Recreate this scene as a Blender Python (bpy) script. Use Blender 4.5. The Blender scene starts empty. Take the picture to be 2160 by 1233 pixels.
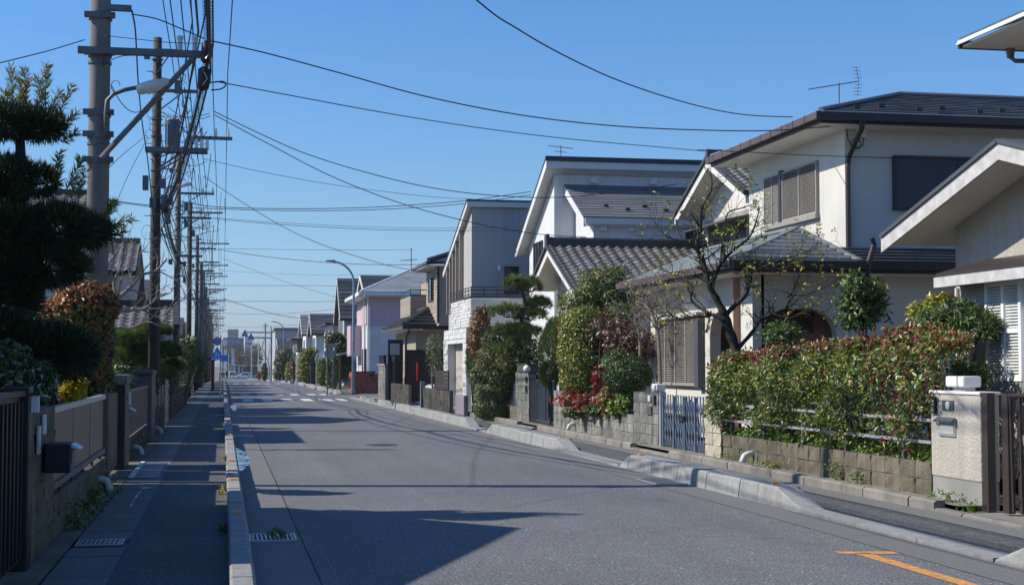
import bpy, math, random
import numpy as np
from mathutils import Vector, Matrix
random.seed(7)
R = math.radians
scene = bpy.context.scene
COL = scene.collection

# ------------------------------------------------------------------ camera
FPX, EYE = 3100.0, 1.6
PITCH = math.atan(154 / FPX)
YAW = math.atan(610 * math.cos(PITCH) / FPX)
cam_data = bpy.data.cameras.new('camera')
cam_data.sensor_width = 36.0
cam_data.lens = FPX / 2160 * 36.0
cam_data.clip_end = 6000
cam = bpy.data.objects.new('camera', cam_data)
COL.objects.link(cam)
cam.location = (0, 0, EYE)
cam.rotation_euler = (math.pi / 2 + PITCH, 0, -YAW)
scene.camera = cam

# ------------------------------------------------------------------ sky, sun, exposure
SUN_EL = 40.0
SUN_TO = Vector((-1.0, 0.20, 0)).normalized() * math.cos(R(SUN_EL)) + Vector((0, 0, math.sin(R(SUN_EL))))
world = bpy.data.worlds.new('World')
scene.world = world
world.use_nodes = True
wn = world.node_tree
wn.nodes.clear()
sky = wn.nodes.new('ShaderNodeTexSky')
sky.sky_type = 'NISHITA'
sky.sun_disc = False
sky.sun_elevation = R(SUN_EL)
sky.sun_rotation = math.atan2(SUN_TO.x, SUN_TO.y)
sky.altitude = 50
sky.air_density = 1.15
sky.dust_density = 0.6
sky.ozone_density = 3.0
bg = wn.nodes.new('ShaderNodeBackground')
bg.inputs['Strength'].default_value = 0.097
wo = wn.nodes.new('ShaderNodeOutputWorld')
# the same clear winter sky all round: deep blue overhead, paler towards the horizon
tc = wn.nodes.new('ShaderNodeTexCoord'); sx = wn.nodes.new('ShaderNodeSeparateXYZ'); wn.links.new(tc.outputs['Generated'], sx.inputs[0])
rp = wn.nodes.new('ShaderNodeValToRGB'); wn.links.new(sx.outputs['Z'], rp.inputs[0])
rp.color_ramp.elements[0].position = 0.0; rp.color_ramp.elements[0].color = (0.62, 0.79, 1.28, 1)
rp.color_ramp.elements[1].position = 0.30; rp.color_ramp.elements[1].color = (0.41, 0.76, 1.12, 1)
el = rp.color_ramp.elements.new(0.10); el.color = (0.56, 0.76, 1.04, 1)
tm = wn.nodes.new('ShaderNodeVectorMath'); tm.operation = 'MULTIPLY'
wn.links.new(sky.outputs[0], tm.inputs[0]); wn.links.new(rp.outputs[0], tm.inputs[1])
wn.links.new(tm.outputs[0], bg.inputs[0])
wn.links.new(bg.outputs[0], wo.inputs[0])
sun_data = bpy.data.lights.new('sun', 'SUN')
sun_data.energy = 3.95
sun_data.angle = R(0.55)
sun_data.color = (1.0, 0.94, 0.835)
sun = bpy.data.objects.new('sun', sun_data)
COL.objects.link(sun)
sun.rotation_euler = SUN_TO.to_track_quat('Z', 'Y').to_euler()
vs = scene.view_settings
vs.view_transform = 'Standard'
vs.look = 'None'
vs.exposure = 0.52
vs.gamma = 1.0
vs.use_curve_mapping = False
scene.cycles.max_bounces = 8
scene.cycles.diffuse_bounces = 5
scene.cycles.glossy_bounces = 3
scene.cycles.transparent_max_bounces = 6
scene.cycles.use_denoising = True

# ------------------------------------------------------------------ helpers
_fw = Vector((math.sin(YAW) * math.cos(PITCH), math.cos(YAW) * math.cos(PITCH), math.sin(PITCH)))
_rt = Vector((math.cos(YAW), -math.sin(YAW), 0))
_up = _rt.cross(_fw)

def U(px, py, X=None, Y=None, Z=None):
    """the point of the place seen at a photo pixel, on a plane of known X, Y or Z"""
    d = FPX * _fw + (px - 1080) * _rt + (616.5 - py) * _up
    if X is not None: t = X / d.x
    elif Y is not None: t = Y / d.y
    else: t = (Z - EYE) / d.z
    return Vector((0, 0, EYE)) + d * t

def gz(y):
    """the street runs level, then drops gently"""
    return 0.0 if y < 130 else -0.0073 * (min(y, 420) - 130)

WL = {}
def _wl(o): return WL.get(o, Vector((0, 0, 0)))

def tag(o, label=None, cat=None, group=None, kind=None):
    if label: o['label'] = label
    if cat: o['category'] = cat
    if group: o['group'] = group
    if kind: o['kind'] = kind
    return o

def empty(name, loc, label=None, cat=None, group=None, kind=None):
    o = bpy.data.objects.new(name, None)
    o.empty_display_size = 0.2
    COL.objects.link(o)
    o.location = loc
    WL[o] = Vector(loc)
    return tag(o, label, cat, group, kind)

def link_mesh(name, me, parent, loc=None, rot=None, scale=None):
    o = bpy.data.objects.new(name, me)
    COL.objects.link(o)
    base = _wl(parent) if parent else Vector((0, 0, 0))
    if parent: o.parent = parent
    w = Vector(loc) if loc is not None else base
    o.location = w - base
    WL[o] = w.copy()
    if rot is not None: o.rotation_euler = rot
    if scale is not None: o.scale = scale
    return o

def copy_tree(o, loc=None, parent=None):
    c = o.copy()
    COL.objects.link(c)
    if parent: c.parent = parent
    if loc is not None:
        c.location = loc
        WL[c] = Vector(loc)
    for ch in list(o.children):
        copy_tree(ch, None, c)
    return c

FX = lambda X: (lambda u, d, z: (X - d, u, z))      # a face looking towards -X
FXP = lambda X: (lambda u, d, z: (X + d, u, z))     # a face looking towards +X
FY = lambda Y: (lambda u, d, z: (u, Y - d, z))      # a face looking towards -Y

class MB:
    def __init__(self):
        self.v = []; self.f = []; self.mi = []; self.m = 0
    def add(self, vs_, fs_):
        n = len(self.v)
        self.v.extend([tuple(p) for p in vs_])
        for f in fs_:
            self.f.append(tuple(i + n for i in f)); self.mi.append(self.m)
        return self
    def box(self, x0, x1, y0, y1, z0, z1):
        return self.add([(x0,y0,z0),(x1,y0,z0),(x1,y1,z0),(x0,y1,z0),(x0,y0,z1),(x1,y0,z1),(x1,y1,z1),(x0,y1,z1)],
            [(0,3,2,1),(4,5,6,7),(0,1,5,4),(1,2,6,5),(2,3,7,6),(3,0,4,7)])
    def fbox(self, fm, u0, u1, d0, d1, z0, z1):
        p = [fm(u0,d0,z0),fm(u1,d0,z0),fm(u1,d1,z0),fm(u0,d1,z0),fm(u0,d0,z1),fm(u1,d0,z1),fm(u1,d1,z1),fm(u0,d1,z1)]
        return self.add(p, [(0,3,2,1),(4,5,6,7),(0,1,5,4),(1,2,6,5),(2,3,7,6),(3,0,4,7)])
    def prism(self, pts, ext):
        """a planar outline pushed along a vector"""
        n = len(pts); e = Vector(ext)
        a = [Vector(p) for p in pts]; b = [p + e for p in a]
        return self.add(a + b, [tuple(range(n))[::-1], tuple(range(n, 2*n))] + [(i, (i+1) % n, n + (i+1) % n, n + i) for i in range(n)])
    def slab(self, pts, t):
        a = [Vector(p) for p in pts]
        nrm = (a[1] - a[0]).cross(a[2] - a[0]).normalized()
        if nrm.z < 0: nrm = -nrm
        return self.prism(a, -nrm * t)
    def poly(self, pts):
        return self.add(pts, [tuple(range(len(pts)))])
    def beam(self, p, q, w, h):
        p, q = Vector(p), Vector(q)
        d = (q - p).normalized()
        s = d.cross(Vector((0, 0, 1)))
        s = Vector((1, 0, 0)) if s.length < 1e-4 else s.normalized()
        u = s.cross(d).normalized()
        a = [p - s*w/2 - u*h/2, p + s*w/2 - u*h/2, p + s*w/2 + u*h/2, p - s*w/2 + u*h/2]
        return self.prism(a, q - p)
    def tube(self, pts, r, n=6, caps=True):
        pts = [Vector(p) for p in pts]
        rr = r if isinstance(r, (list, tuple)) else [r] * len(pts)
        base = len(self.v); ref = None
        for i, p in enumerate(pts):
            d = (pts[min(i+1, len(pts)-1)] - pts[max(i-1, 0)])
            d = d.normalized() if d.length > 1e-9 else Vector((0, 0, 1))
            if ref is None:
                ref = Vector((1, 0, 0)) if abs(d.x) < 0.8 else Vector((0, 1, 0))
            ref = (ref - d * ref.dot(d))
            ref = ref.normalized() if ref.length > 1e-6 else d.orthogonal().normalized()
            b = d.cross(ref)
            for k in range(n):
                a = 2 * math.pi * k / n
                self.v.append(tuple(p + (ref * math.cos(a) + b * math.sin(a)) * rr[i]))
        for i in range(len(pts) - 1):
            for k in range(n):
                k2 = (k + 1) % n
                self.f.append((base+i*n+k, base+i*n+k2, base+(i+1)*n+k2, base+(i+1)*n+k)); self.mi.append(self.m)
        if caps:
            self.f.append(tuple(base + k for k in range(n))[::-1]); self.mi.append(self.m)
            e = base + (len(pts)-1)*n
            self.f.append(tuple(e + k for k in range(n))); self.mi.append(self.m)
        return self
    def cyl(self, p, q, r, n=12, r2=None):
        return self.tube([p, q], [r, r if r2 is None else r2], n)
    def ball(self, c, rx, ry, rz, nu=12, nv=8):
        c = Vector(c); b = len(self.v)
        for j in range(nv + 1):
            t = math.pi * j / nv
            for i in range(nu):
                a = 2*math.pi*i/nu
                self.v.append((c.x+rx*math.sin(t)*math.cos(a), c.y+ry*math.sin(t)*math.sin(a), c.z+rz*math.cos(t)))
        for j in range(nv):
            for i in range(nu):
                i2 = (i+1) % nu
                self.f.append((b+j*nu+i, b+(j+1)*nu+i, b+(j+1)*nu+i2, b+j*nu+i2)); self.mi.append(self.m)
        return self
    def mesh(self, name, mats, off=Vector((0, 0, 0)), smooth=False):
        me = bpy.data.meshes.new(name)
        v = np.array(self.v, dtype=np.float64).reshape(-1, 3) - np.array(off)
        me.from_pydata(v.tolist(), [], self.f)
        for m in (mats if isinstance(mats, (list, tuple)) else [mats] if mats else []):
            me.materials.append(m)
        me.polygons.foreach_set('material_index', self.mi)
        if smooth: me.polygons.foreach_set('use_smooth', [True] * len(self.f))
        me.update()
        return me
    def build(self, name, mats, parent=None, smooth=False, loc=None, **t):
        if parent: off = _wl(parent)
        elif loc is not None: off = Vector(loc)
        else:
            a = np.array(self.v); off = Vector(((a[:,0].min()+a[:,0].max())/2, (a[:,1].min()+a[:,1].max())/2, a[:,2].min()))
        o = link_mesh(name, self.mesh(name, mats, off, smooth), parent, off if not parent else None)
        return tag(o, **t)

def bevel(o, w=0.01, seg=2):
    m = o.modifiers.new('edge', 'BEVEL'); m.width = w; m.segments = seg; m.limit_method = 'ANGLE'
    return o

# ------------------------------------------------------------------ materials
def M(name, col, rough=0.8, var=0.12, vsc=1.5, fine=0.06, fsc=60, bump=0.0, bsc=60, metal=0.0, rnd=0.0, stain=None, stsc=0.8, stamt=0.5, streak=0.0, spec=0.4, coat=0.0):
    m = bpy.data.materials.new(name); m.use_nodes = True
    nt = m.node_tree; N = nt.nodes; L = nt.links; N.clear()
    out = N.new('ShaderNodeOutputMaterial'); p = N.new('ShaderNodeBsdfPrincipled')
    L.new(p.outputs[0], out.inputs[0])
    p.inputs['Roughness'].default_value = rough
    p.inputs['Metallic'].default_value = metal
    p.inputs['Specular IOR Level'].default_value = spec
    if coat: p.inputs['Coat Weight'].default_value = coat
    geo = N.new('ShaderNodeNewGeometry')
    def noise(scale, detail=4, vec=None):
        n = N.new('ShaderNodeTexNoise'); n.inputs['Scale'].default_value = scale; n.inputs['Detail'].default_value = detail
        L.new(vec or geo.outputs['Position'], n.inputs['Vector']); return n
    def mr(sock, a, b, c, d):
        r = N.new('ShaderNodeMapRange'); r.inputs[1].default_value = a; r.inputs[2].default_value = b
        r.inputs[3].default_value = c; r.inputs[4].default_value = d
        L.new(sock, r.inputs[0]); return r.outputs[0]
    def mul(a, b):
        q = N.new('ShaderNodeMath'); q.operation = 'MULTIPLY'; L.new(a, q.inputs[0]); L.new(b, q.inputs[1]); return q.outputs[0]
    f = mr(noise(vsc).outputs[0], 0.3, 0.7, 1 - var, 1 + var)
    if fine: f = mul(f, mr(noise(fsc, 2).outputs[0], 0.3, 0.7, 1 - fine, 1 + fine))
    if rnd:
        oi = N.new('ShaderNodeObjectInfo'); f = mul(f, mr(oi.outputs['Random'], 0, 1, 1 - rnd, 1 + rnd))
    if streak:
        mp = N.new('ShaderNodeMapping'); mp.inputs['Scale'].default_value = (5, 5, 0.35)
        L.new(geo.outputs['Position'], mp.inputs['Vector'])
        f = mul(f, mr(noise(1.6, 5, mp.outputs[0]).outputs[0], 0.35, 0.62, 1 - streak, 1.0))
    base = N.new('ShaderNodeRGB'); base.outputs[0].default_value = (*col, 1); csock = base.outputs[0]
    if stain:
        mx = N.new('ShaderNodeMix'); mx.data_type = 'RGBA'
        L.new(mr(noise(stsc, 6).outputs[0], 0.45, 0.68, 0, stamt), mx.inputs['Factor'])
        L.new(csock, mx.inputs['A']); mx.inputs['B'].default_value = (*stain, 1); csock = mx.outputs['Result']
    vm = N.new('ShaderNodeVectorMath'); vm.operation = 'SCALE'
    L.new(csock, vm.inputs[0]); L.new(f, vm.inputs['Scale'])
    L.new(vm.outputs[0], p.inputs['Base Color'])
    if bump:
        b = N.new('ShaderNodeBump'); b.inputs['Strength'].default_value = bump; b.inputs['Distance'].default_value = 0.02
        L.new(noise(bsc, 5).outputs[0], b.inputs['Height']); L.new(b.outputs[0], p.inputs['Normal'])
    return m

def leafmat(name, col, rough=0.36, trans=0.24, var=0.45, spec=0.55):
    m = bpy.data.materials.new(name); m.use_nodes = True
    nt = m.node_tree; N = nt.nodes; L = nt.links; N.clear()
    out = N.new('ShaderNodeOutputMaterial'); p = N.new('ShaderNodeBsdfPrincipled'); t = N.new('ShaderNodeBsdfTranslucent')
    mx = N.new('ShaderNodeMixShader'); mx.inputs[0].default_value = trans
    geo = N.new('ShaderNodeNewGeometry'); r = N.new('ShaderNodeMapRange')
    r.inputs[3].default_value = 1 - var; r.inputs[4].default_value = 1 + var
    L.new(geo.outputs['Random Per Island'], r.inputs[0])
    vm = N.new('ShaderNodeVectorMath'); vm.operation = 'SCALE'; vm.inputs[0].default_value = col
    L.new(r.outputs[0], vm.inputs['Scale'])
    hs = N.new('ShaderNodeHueSaturation'); r2 = N.new('ShaderNodeMapRange')
    r2.inputs[3].default_value = 0.475; r2.inputs[4].default_value = 0.525
    wn2 = N.new('ShaderNodeTexWhiteNoise'); wn2.noise_dimensions = '1D'
    L.new(geo.outputs['Random Per Island'], wn2.inputs['W']); L.new(wn2.outputs[0], r2.inputs[0]); L.new(r2.outputs[0], hs.inputs['Hue'])
    L.new(vm.outputs[0], hs.inputs['Color'])
    L.new(hs.outputs[0], p.inputs['Base Color']); L.new(hs.outputs[0], t.inputs['Color'])
    p.inputs['Roughness'].default_value = rough; p.inputs['Specular IOR Level'].default_value = spec
    L.new(p.outputs[0], mx.inputs[1]); L.new(t.outputs[0], mx.inputs[2]); L.new(mx.outputs[0], out.inputs[0])
    return m

def glassmat(name, col=(0.03, 0.04, 0.05), rough=0.05):
    m = M(name, col, rough=rough, var=0.05, fine=0, spec=0.8); return m

# asphalt: fine bright stones in a dark binder, large worn patches, hairline cracks
def asphalt(name, col, stone=0.35, patch=0.14):
    m = bpy.data.materials.new(name); m.use_nodes = True
    nt = m.node_tree; N = nt.nodes; L = nt.links
    p = N['Principled BSDF']; p.inputs['Roughness'].default_value = 0.82; p.inputs['Specular IOR Level'].default_value = 0.35
    geo = N.new('ShaderNodeNewGeometry')
    def tex(t, s, **k):
        n = N.new(t); n.inputs['Scale'].default_value = s; L.new(geo.outputs['Position'], n.inputs['Vector'])
        for a, b in k.items(): n.inputs[a].default_value = b
        return n
    def mr(sock, a, b, c, d):
        r = N.new('ShaderNodeMapRange'); r.inputs[1].default_value = a; r.inputs[2].default_value = b
        r.inputs[3].default_value = c; r.inputs[4].default_value = d; L.new(sock, r.inputs[0]); return r.outputs[0]
    def mul(a, b):
        q = N.new('ShaderNodeMath'); q.operation = 'MULTIPLY'; L.new(a, q.inputs[0]); L.new(b, q.inputs[1]); return q.outputs[0]
    big = mr(tex('ShaderNodeTexNoise', 0.35, Detail=6).outputs[0], 0.3, 0.7, 1 - patch, 1 + patch)
    mid = mr(tex('ShaderNodeTexNoise', 6, Detail=5).outputs[0], 0.3, 0.7, 0.9, 1.1)
    fin = mr(tex('ShaderNodeTexNoise', 48, Detail=5).outputs[0], 0.35, 0.65, 1 - stone, 1 + stone)
    vor = tex('ShaderNodeTexVoronoi', 26)
    spk = mr(vor.outputs['Distance'], 0.12, 0.34, 3.0, 1.0)
    wnn = N.new('ShaderNodeTexWhiteNoise'); L.new(vor.outputs['Position'], wnn.inputs['Vector'])
    gate = N.new('ShaderNodeMath'); gate.operation = 'GREATER_THAN'; gate.inputs[1].default_value = 0.84; L.new(wnn.outputs[0], gate.inputs[0])
    mixf = N.new('ShaderNodeMix'); mixf.data_type = 'FLOAT'; L.new(gate.outputs[0], mixf.inputs['Factor']); mixf.inputs['A'].default_value = 1; L.new(spk, mixf.inputs['B'])
    mp = N.new('ShaderNodeMapping'); mp.inputs['Scale'].default_value = (1.5, 0.06, 1); L.new(geo.outputs['Position'], mp.inputs['Vector'])
    trk = N.new('ShaderNodeTexNoise'); trk.inputs['Scale'].default_value = 1.0; trk.inputs['Detail'].default_value = 4; L.new(mp.outputs[0], trk.inputs['Vector'])
    track = mr(trk.outputs[0], 0.3, 0.7, 0.91, 1.09)
    wob = tex('ShaderNodeTexNoise', 1.3, Detail=5)
    av = N.new('ShaderNodeVectorMath'); av.operation = 'MULTIPLY_ADD'; L.new(wob.outputs['Color'], av.inputs[0]); av.inputs[1].default_value = (.9, .9, 0); L.new(geo.outputs['Position'], av.inputs[2])
    cr = N.new('ShaderNodeTexVoronoi'); cr.feature = 'DISTANCE_TO_EDGE'; cr.inputs['Scale'].default_value = 0.33; L.new(av.outputs[0], cr.inputs['Vector'])
    crack = mr(cr.outputs['Distance'], 0.0, 0.0025, 0.72, 1.0)
    spot = mr(tex('ShaderNodeTexNoise', 1.1, Detail=3).outputs[0], 0.62, 0.74, 1.0, 0.82)
    f = mul(mul(mul(big, mid), mul(track, crack)), mul(mul(fin, spot), mixf.outputs[0]))
    vm = N.new('ShaderNodeVectorMath'); vm.operation = 'SCALE'; vm.inputs[0].default_value = col; L.new(f, vm.inputs['Scale'])
    L.new(vm.outputs[0], p.inputs['Base Color'])
    b = N.new('ShaderNodeBump'); b.inputs['Strength'].default_value = 0.5; b.inputs['Distance'].default_value = 0.012
    L.new(tex('ShaderNodeTexNoise', 110, Detail=3).outputs[0], b.inputs['Height']); L.new(b.outputs[0], p.inputs['Normal'])
    return m

mt = {}
mt['road'] = asphalt('road_asphalt', (0.132, 0.134, 0.137), 0.68, 0.10)
mt['walk'] = asphalt('walk_asphalt', (0.085, 0.085, 0.087), 0.6)
mt['gutter'] = M('gutter_concrete', (0.155, 0.15, 0.145), var=0.18, fine=0.2, fsc=45, bump=0.3, rnd=0.08, stain=(0.09, 0.087, 0.08), stsc=1.5)
mt['earth'] = M('earth', (0.15, 0.13, 0.10), var=0.3, bump=0.6, bsc=40)
mt['conc'] = M('concrete', (0.26, 0.255, 0.24), var=0.15, fine=0.12, bump=0.25, rnd=0.06, stain=(0.12, 0.115, 0.10), stsc=1.2)
mt['kerb'] = M('kerb_concrete', (0.29, 0.287, 0.28), var=0.05, vsc=4, fine=0.22, fsc=55, bump=0.3, bsc=80, rnd=0.07, streak=0.12, stain=(0.18, 0.175, 0.16), stsc=9, stamt=0.4)
mt['oldkerb'] = M('old_kerb_concrete', (0.21, 0.19, 0.165), var=0.2, fine=0.14, bump=0.4, rnd=0.14, stain=(0.09, 0.085, 0.06), stsc=2.5)
mt['block'] = M('tan_block', (0.155, 0.13, 0.092), var=0.2, fine=0.15, fsc=40, bump=0.6, bsc=30, rnd=0.16, stain=(0.07, 0.075, 0.04), stsc=1.6, stamt=0.7, streak=0.3)
mt['ivory'] = M('ivory_block', (0.45, 0.40, 0.31), var=0.15, fine=0.1, bump=0.5, bsc=30, rnd=0.08, stain=(0.25, 0.21, 0.15), stsc=3)
mt['greyblock'] = M('grey_block', (0.225, 0.22, 0.20), var=0.2, fine=0.12, bump=0.4, bsc=45, rnd=0.16, stain=(0.10, 0.10, 0.09), stsc=2.2, stamt=0.6, streak=0.4)
mt['darkblock'] = M('stained_block', (0.06, 0.053, 0.045), var=0.3, fine=0.1, bump=0.4, rnd=0.4, stain=(0.03, 0.027, 0.025), stsc=0.9, stamt=0.85)
mt['mortar'] = M('mortar', (0.11, 0.10, 0.085), var=0.2)
mt['stucco'] = M('cream_stucco', (0.43, 0.395, 0.345), var=0.06, fine=0.08, fsc=35, bump=0.8, bsc=28, streak=0.12, rough=0.9)
mt['cream'] = M('cream_wall', (0.60, 0.57, 0.515), var=0.05, fine=0.05, fsc=40, bump=0.25, bsc=70, rough=0.9, streak=0.04, stain=(0.47, 0.44, 0.39), stsc=0.5, stamt=0.25)
mt['beige'] = M('beige_wall', (0.42, 0.38, 0.33), var=0.06, fine=0.07, fsc=40, bump=0.5, bsc=50, rough=0.9, streak=0.1)
mt['white'] = M('white_wall', (0.63, 0.625, 0.61), var=0.04, fine=0.03, bump=0.15, rough=0.85, streak=0.1)
mt['greywall'] = M('grey_wall', (0.40, 0.385, 0.37), var=0.04, fine=0.03, bump=0.12, rough=0.85, streak=0.1)
mt['whitepaint'] = M('white_paint', (0.64, 0.635, 0.62), rough=0.5, var=0.05, fine=0.03)
mt['soffit'] = M('soffit_board', (0.68, 0.64, 0.57), rough=0.8, var=0.05)
mt['bargeboard'] = M('weathered_board', (0.50, 0.485, 0.465), rough=0.7, var=0.14, vsc=6, fine=0.12, bump=0.2, stain=(0.36, 0.33, 0.3), stsc=5)
mt['brown'] = M('brown_metal', (0.045, 0.032, 0.028), rough=0.45, var=0.1)
mt['brownlit'] = M('brown_sunlit', (0.095, 0.066, 0.06), rough=0.5, var=0.1)  # lighter copy of the brown metal: sunlight put into the road-facing gutters
mt['black'] = M('black_metal', (0.015, 0.016, 0.02), rough=0.45, var=0.1)
mt['navy'] = M('dark_blue_panel', (0.035, 0.042, 0.06), rough=0.5, var=0.1)
mt['alum'] = M('aluminium', (0.55, 0.56, 0.57), rough=0.4, metal=0.6, var=0.1)
mt['steel'] = M('galvanised_steel', (0.13, 0.135, 0.14), rough=0.5, metal=0.5, var=0.2, vsc=8)
mt['blue_gate'] = M('blue_grey_gate', (0.155, 0.20, 0.27), rough=0.45, metal=0.3, var=0.08)
mt['kawara'] = M('kawara_tile', (0.135, 0.125, 0.12), rough=0.55, var=0.18, vsc=3, fine=0.1, rnd=0.22, stain=(0.24, 0.22, 0.2), stsc=6, spec=0.5)
mt['kawara_dark'] = M('kawara_ridge', (0.055, 0.052, 0.055), rough=0.5, var=0.15, rnd=0.15)
mt['slate'] = M('dark_slate', (0.055, 0.058, 0.065), rough=0.5, var=0.2, rnd=0.35, fine=0.1)
mt['slate_pale'] = M('pale_slate', (0.25, 0.255, 0.27), rough=0.55, var=0.1, rnd=0.12, fine=0.08)
mt['slate_grey'] = M('grey_slate', (0.14, 0.143, 0.155), rough=0.55, var=0.12, rnd=0.14, fine=0.1)
mt['metalroof'] = M('green_grey_metal_roof', (0.215, 0.24, 0.235), rough=0.5, var=0.1, rnd=0.1, metal=0.1)
mt['navyroof'] = M('navy_roof', (0.03, 0.034, 0.048), rough=0.45, var=0.1, rnd=0.1)
mt['shutter'] = M('taupe_shutter', (0.30, 0.275, 0.25), rough=0.55, var=0.08)
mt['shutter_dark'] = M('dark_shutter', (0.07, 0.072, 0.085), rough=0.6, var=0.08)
mt['shutter_white'] = M('white_shutter', (0.74, 0.745, 0.74), rough=0.5, var=0.04)
mt['glass'] = glassmat('window_glass')
mt['frame_dark'] = M('dark_frame', (0.03, 0.028, 0.028), rough=0.4, var=0.05)
mt['pole'] = M('pole_concrete', (0.185, 0.183, 0.175), rough=0.85, var=0.14, fine=0.08, bump=0.15, streak=0.2)
mt['pole_brown'] = M('pole_brown', (0.075, 0.057, 0.05), rough=0.8, var=0.2, fine=0.1, streak=0.2)
mt['pole_grey'] = M('pole_grey', (0.15, 0.14, 0.13), rough=0.8, var=0.15, streak=0.2)
mt['wire'] = M('black_cable', (0.02, 0.02, 0.022), rough=0.6, var=0)
mt['transformer'] = M('transformer_grey', (0.085, 0.11, 0.145), rough=0.5, var=0.1)
mt['porcelain'] = M('porcelain', (0.6, 0.58, 0.55), rough=0.25, var=0.05)
mt['lampglass'] = M('lamp_shade', (0.72, 0.72, 0.70), rough=0.3, var=0.03)
mt['orange'] = M('orange_reflector', (0.75, 0.30, 0.04), rough=0.35, var=0.1)
mt['orangeline'] = M('orange_paint', (0.62, 0.27, 0.06), rough=0.8, var=0.12, vsc=9, fine=0.25, fsc=70, stain=(0.15, 0.13, 0.12), stsc=16, stamt=0.75)
mt['whiteline'] = M('white_line_paint', (0.62, 0.62, 0.6), rough=0.8, var=0.1, vsc=4, fine=0.15, stain=(0.2, 0.2, 0.2), stsc=9, stamt=0.5)
mt['pvc'] = M('white_pvc', (0.55, 0.55, 0.53), rough=0.4, var=0.06)
mt['bark'] = M('bark', (0.075, 0.058, 0.045), rough=0.9, var=0.3, vsc=9, bump=0.8, bsc=30)
mt['bark_dark'] = M('dark_bark', (0.028, 0.024, 0.02), rough=0.9, var=0.3, vsc=9, bump=0.8, bsc=30, stain=(0.07, 0.075, 0.05), stsc=7)
mt['bark_grey'] = M('grey_bark', (0.22, 0.19, 0.165), rough=0.9, var=0.2, vsc=9, bump=0.5, bsc=30)
mt['pink'] = M('pink_siding', (0.48, 0.365, 0.41), rough=0.8, var=0.03)
mt['paletile'] = M('pale_tile_wall', (0.55, 0.56, 0.58), rough=0.7, var=0.04, rnd=0.05)
mt['browntile'] = M('brown_tile_wall', (0.33, 0.27, 0.215), rough=0.75, var=0.08, rnd=0.12)
mt['stone_white'] = M('white_stone_cladding', (0.56, 0.55, 0.53), rough=0.85, var=0.06, rnd=0.1, bump=0.5, bsc=18)
mt['brick'] = M('red_brick', (0.30, 0.085, 0.06), rough=0.8, var=0.15, rnd=0.25, bump=0.2)
mt['brickbrown'] = M('brown_brick', (0.30, 0.17, 0.13), rough=0.8, var=0.15, rnd=0.25, bump=0.2)
mt['redwood'] = M('red_brown_board', (0.075, 0.036, 0.028), rough=0.6, var=0.1)
mt['red'] = M('red_paint', (0.45, 0.025, 0.02), rough=0.4, var=0.08)
mt['vermilion'] = M('vermilion_paint', (0.12, 0.025, 0.017), rough=0.5, var=0.08)
mt['signblue'] = M('sign_blue', (0.06, 0.30, 0.78), rough=0.4, var=0.04)
mt['signnavy'] = M('sign_dark_blue', (0.03, 0.08, 0.26), rough=0.4, var=0.04)
mt['signred'] = M('sign_red', (0.70, 0.07, 0.08), rough=0.4, var=0.04)
mt['signwhite'] = M('sign_white', (0.78, 0.78, 0.78), rough=0.4, var=0.03)
mt['signgrey'] = M('sign_back_grey', (0.30, 0.30, 0.30), rough=0.5, metal=0.3, var=0.1)
mt['lampblue'] = M('lamp_post_blue_grey', (0.20, 0.27, 0.34), rough=0.45, var=0.1)
mt['paint_white'] = M('car_white', (0.75, 0.76, 0.78), rough=0.25, var=0.02, coat=0.5)
mt['paint_blue'] = M('car_pale_blue', (0.28, 0.50, 0.72), rough=0.25, var=0.02, coat=0.5)
mt['tyre'] = M('tyre_rubber', (0.02, 0.02, 0.02), rough=0.8, var=0.1)
mt['grate'] = M('grate_steel', (0.42, 0.43, 0.44), rough=0.45, metal=0.7, var=0.15)
mt['pit'] = M('dark_pit', (0.012, 0.012, 0.012), rough=0.9, var=0)
mt['panelbrown'] = M('smoked_panel', (0.07, 0.056, 0.045), rough=0.35, var=0.08, vsc=1.0, spec=0.5)
mt['water'] = M('gutter_water', (0.15, 0.15, 0.15), rough=0.08, var=0.2, fine=0.1, spec=1.0)
_n = mt['water'].node_tree; _t = _n.nodes.new('ShaderNodeTexNoise'); _t.inputs['Scale'].default_value = 5; _t.inputs['Detail'].default_value = 6
_g = _n.nodes.new('ShaderNodeNewGeometry'); _n.links.new(_g.outputs['Position'], _t.inputs['Vector'])
_r = _n.nodes.new('ShaderNodeMapRange'); _r.inputs[1].default_value = 0.45; _r.inputs[2].default_value = 0.66; _r.inputs[3].default_value = 0.08; _r.inputs[4].default_value = 0.6
_n.links.new(_t.outputs[0], _r.inputs[0]); _n.links.new(_r.outputs[0], _n.nodes['Principled BSDF'].inputs['Roughness'])
mt['iron'] = M('cast_iron', (0.09, 0.09, 0.095), rough=0.55, metal=0.4, var=0.2)
mt['ppl'] = M('mauve_plate', (0.22, 0.19, 0.22), rough=0.8, var=0.1, bump=0.4)
mt['teal'] = M('teal_paint', (0.05, 0.45, 0.42), rough=0.5, var=0.03)
mt['farblue'] = M('far_blue_cladding', (0.13, 0.22, 0.32), rough=0.6, var=0.05)
mt['fargrey'] = M('far_grey_wall', (0.36, 0.36, 0.37), rough=0.8, var=0.05)
mt['farbrown'] = M('far_brown_wall', (0.17, 0.12, 0.095), rough=0.8, var=0.1)
mt['farpale'] = M('far_pale_wall', (0.62, 0.61, 0.60), rough=0.8, var=0.05)
mt['darksiding'] = M('dark_grey_siding', (0.15, 0.155, 0.17), rough=0.7, var=0.06)
mt['trim'] = M('pale_trim', (0.62, 0.60, 0.57), rough=0.6, var=0.04)
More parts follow.
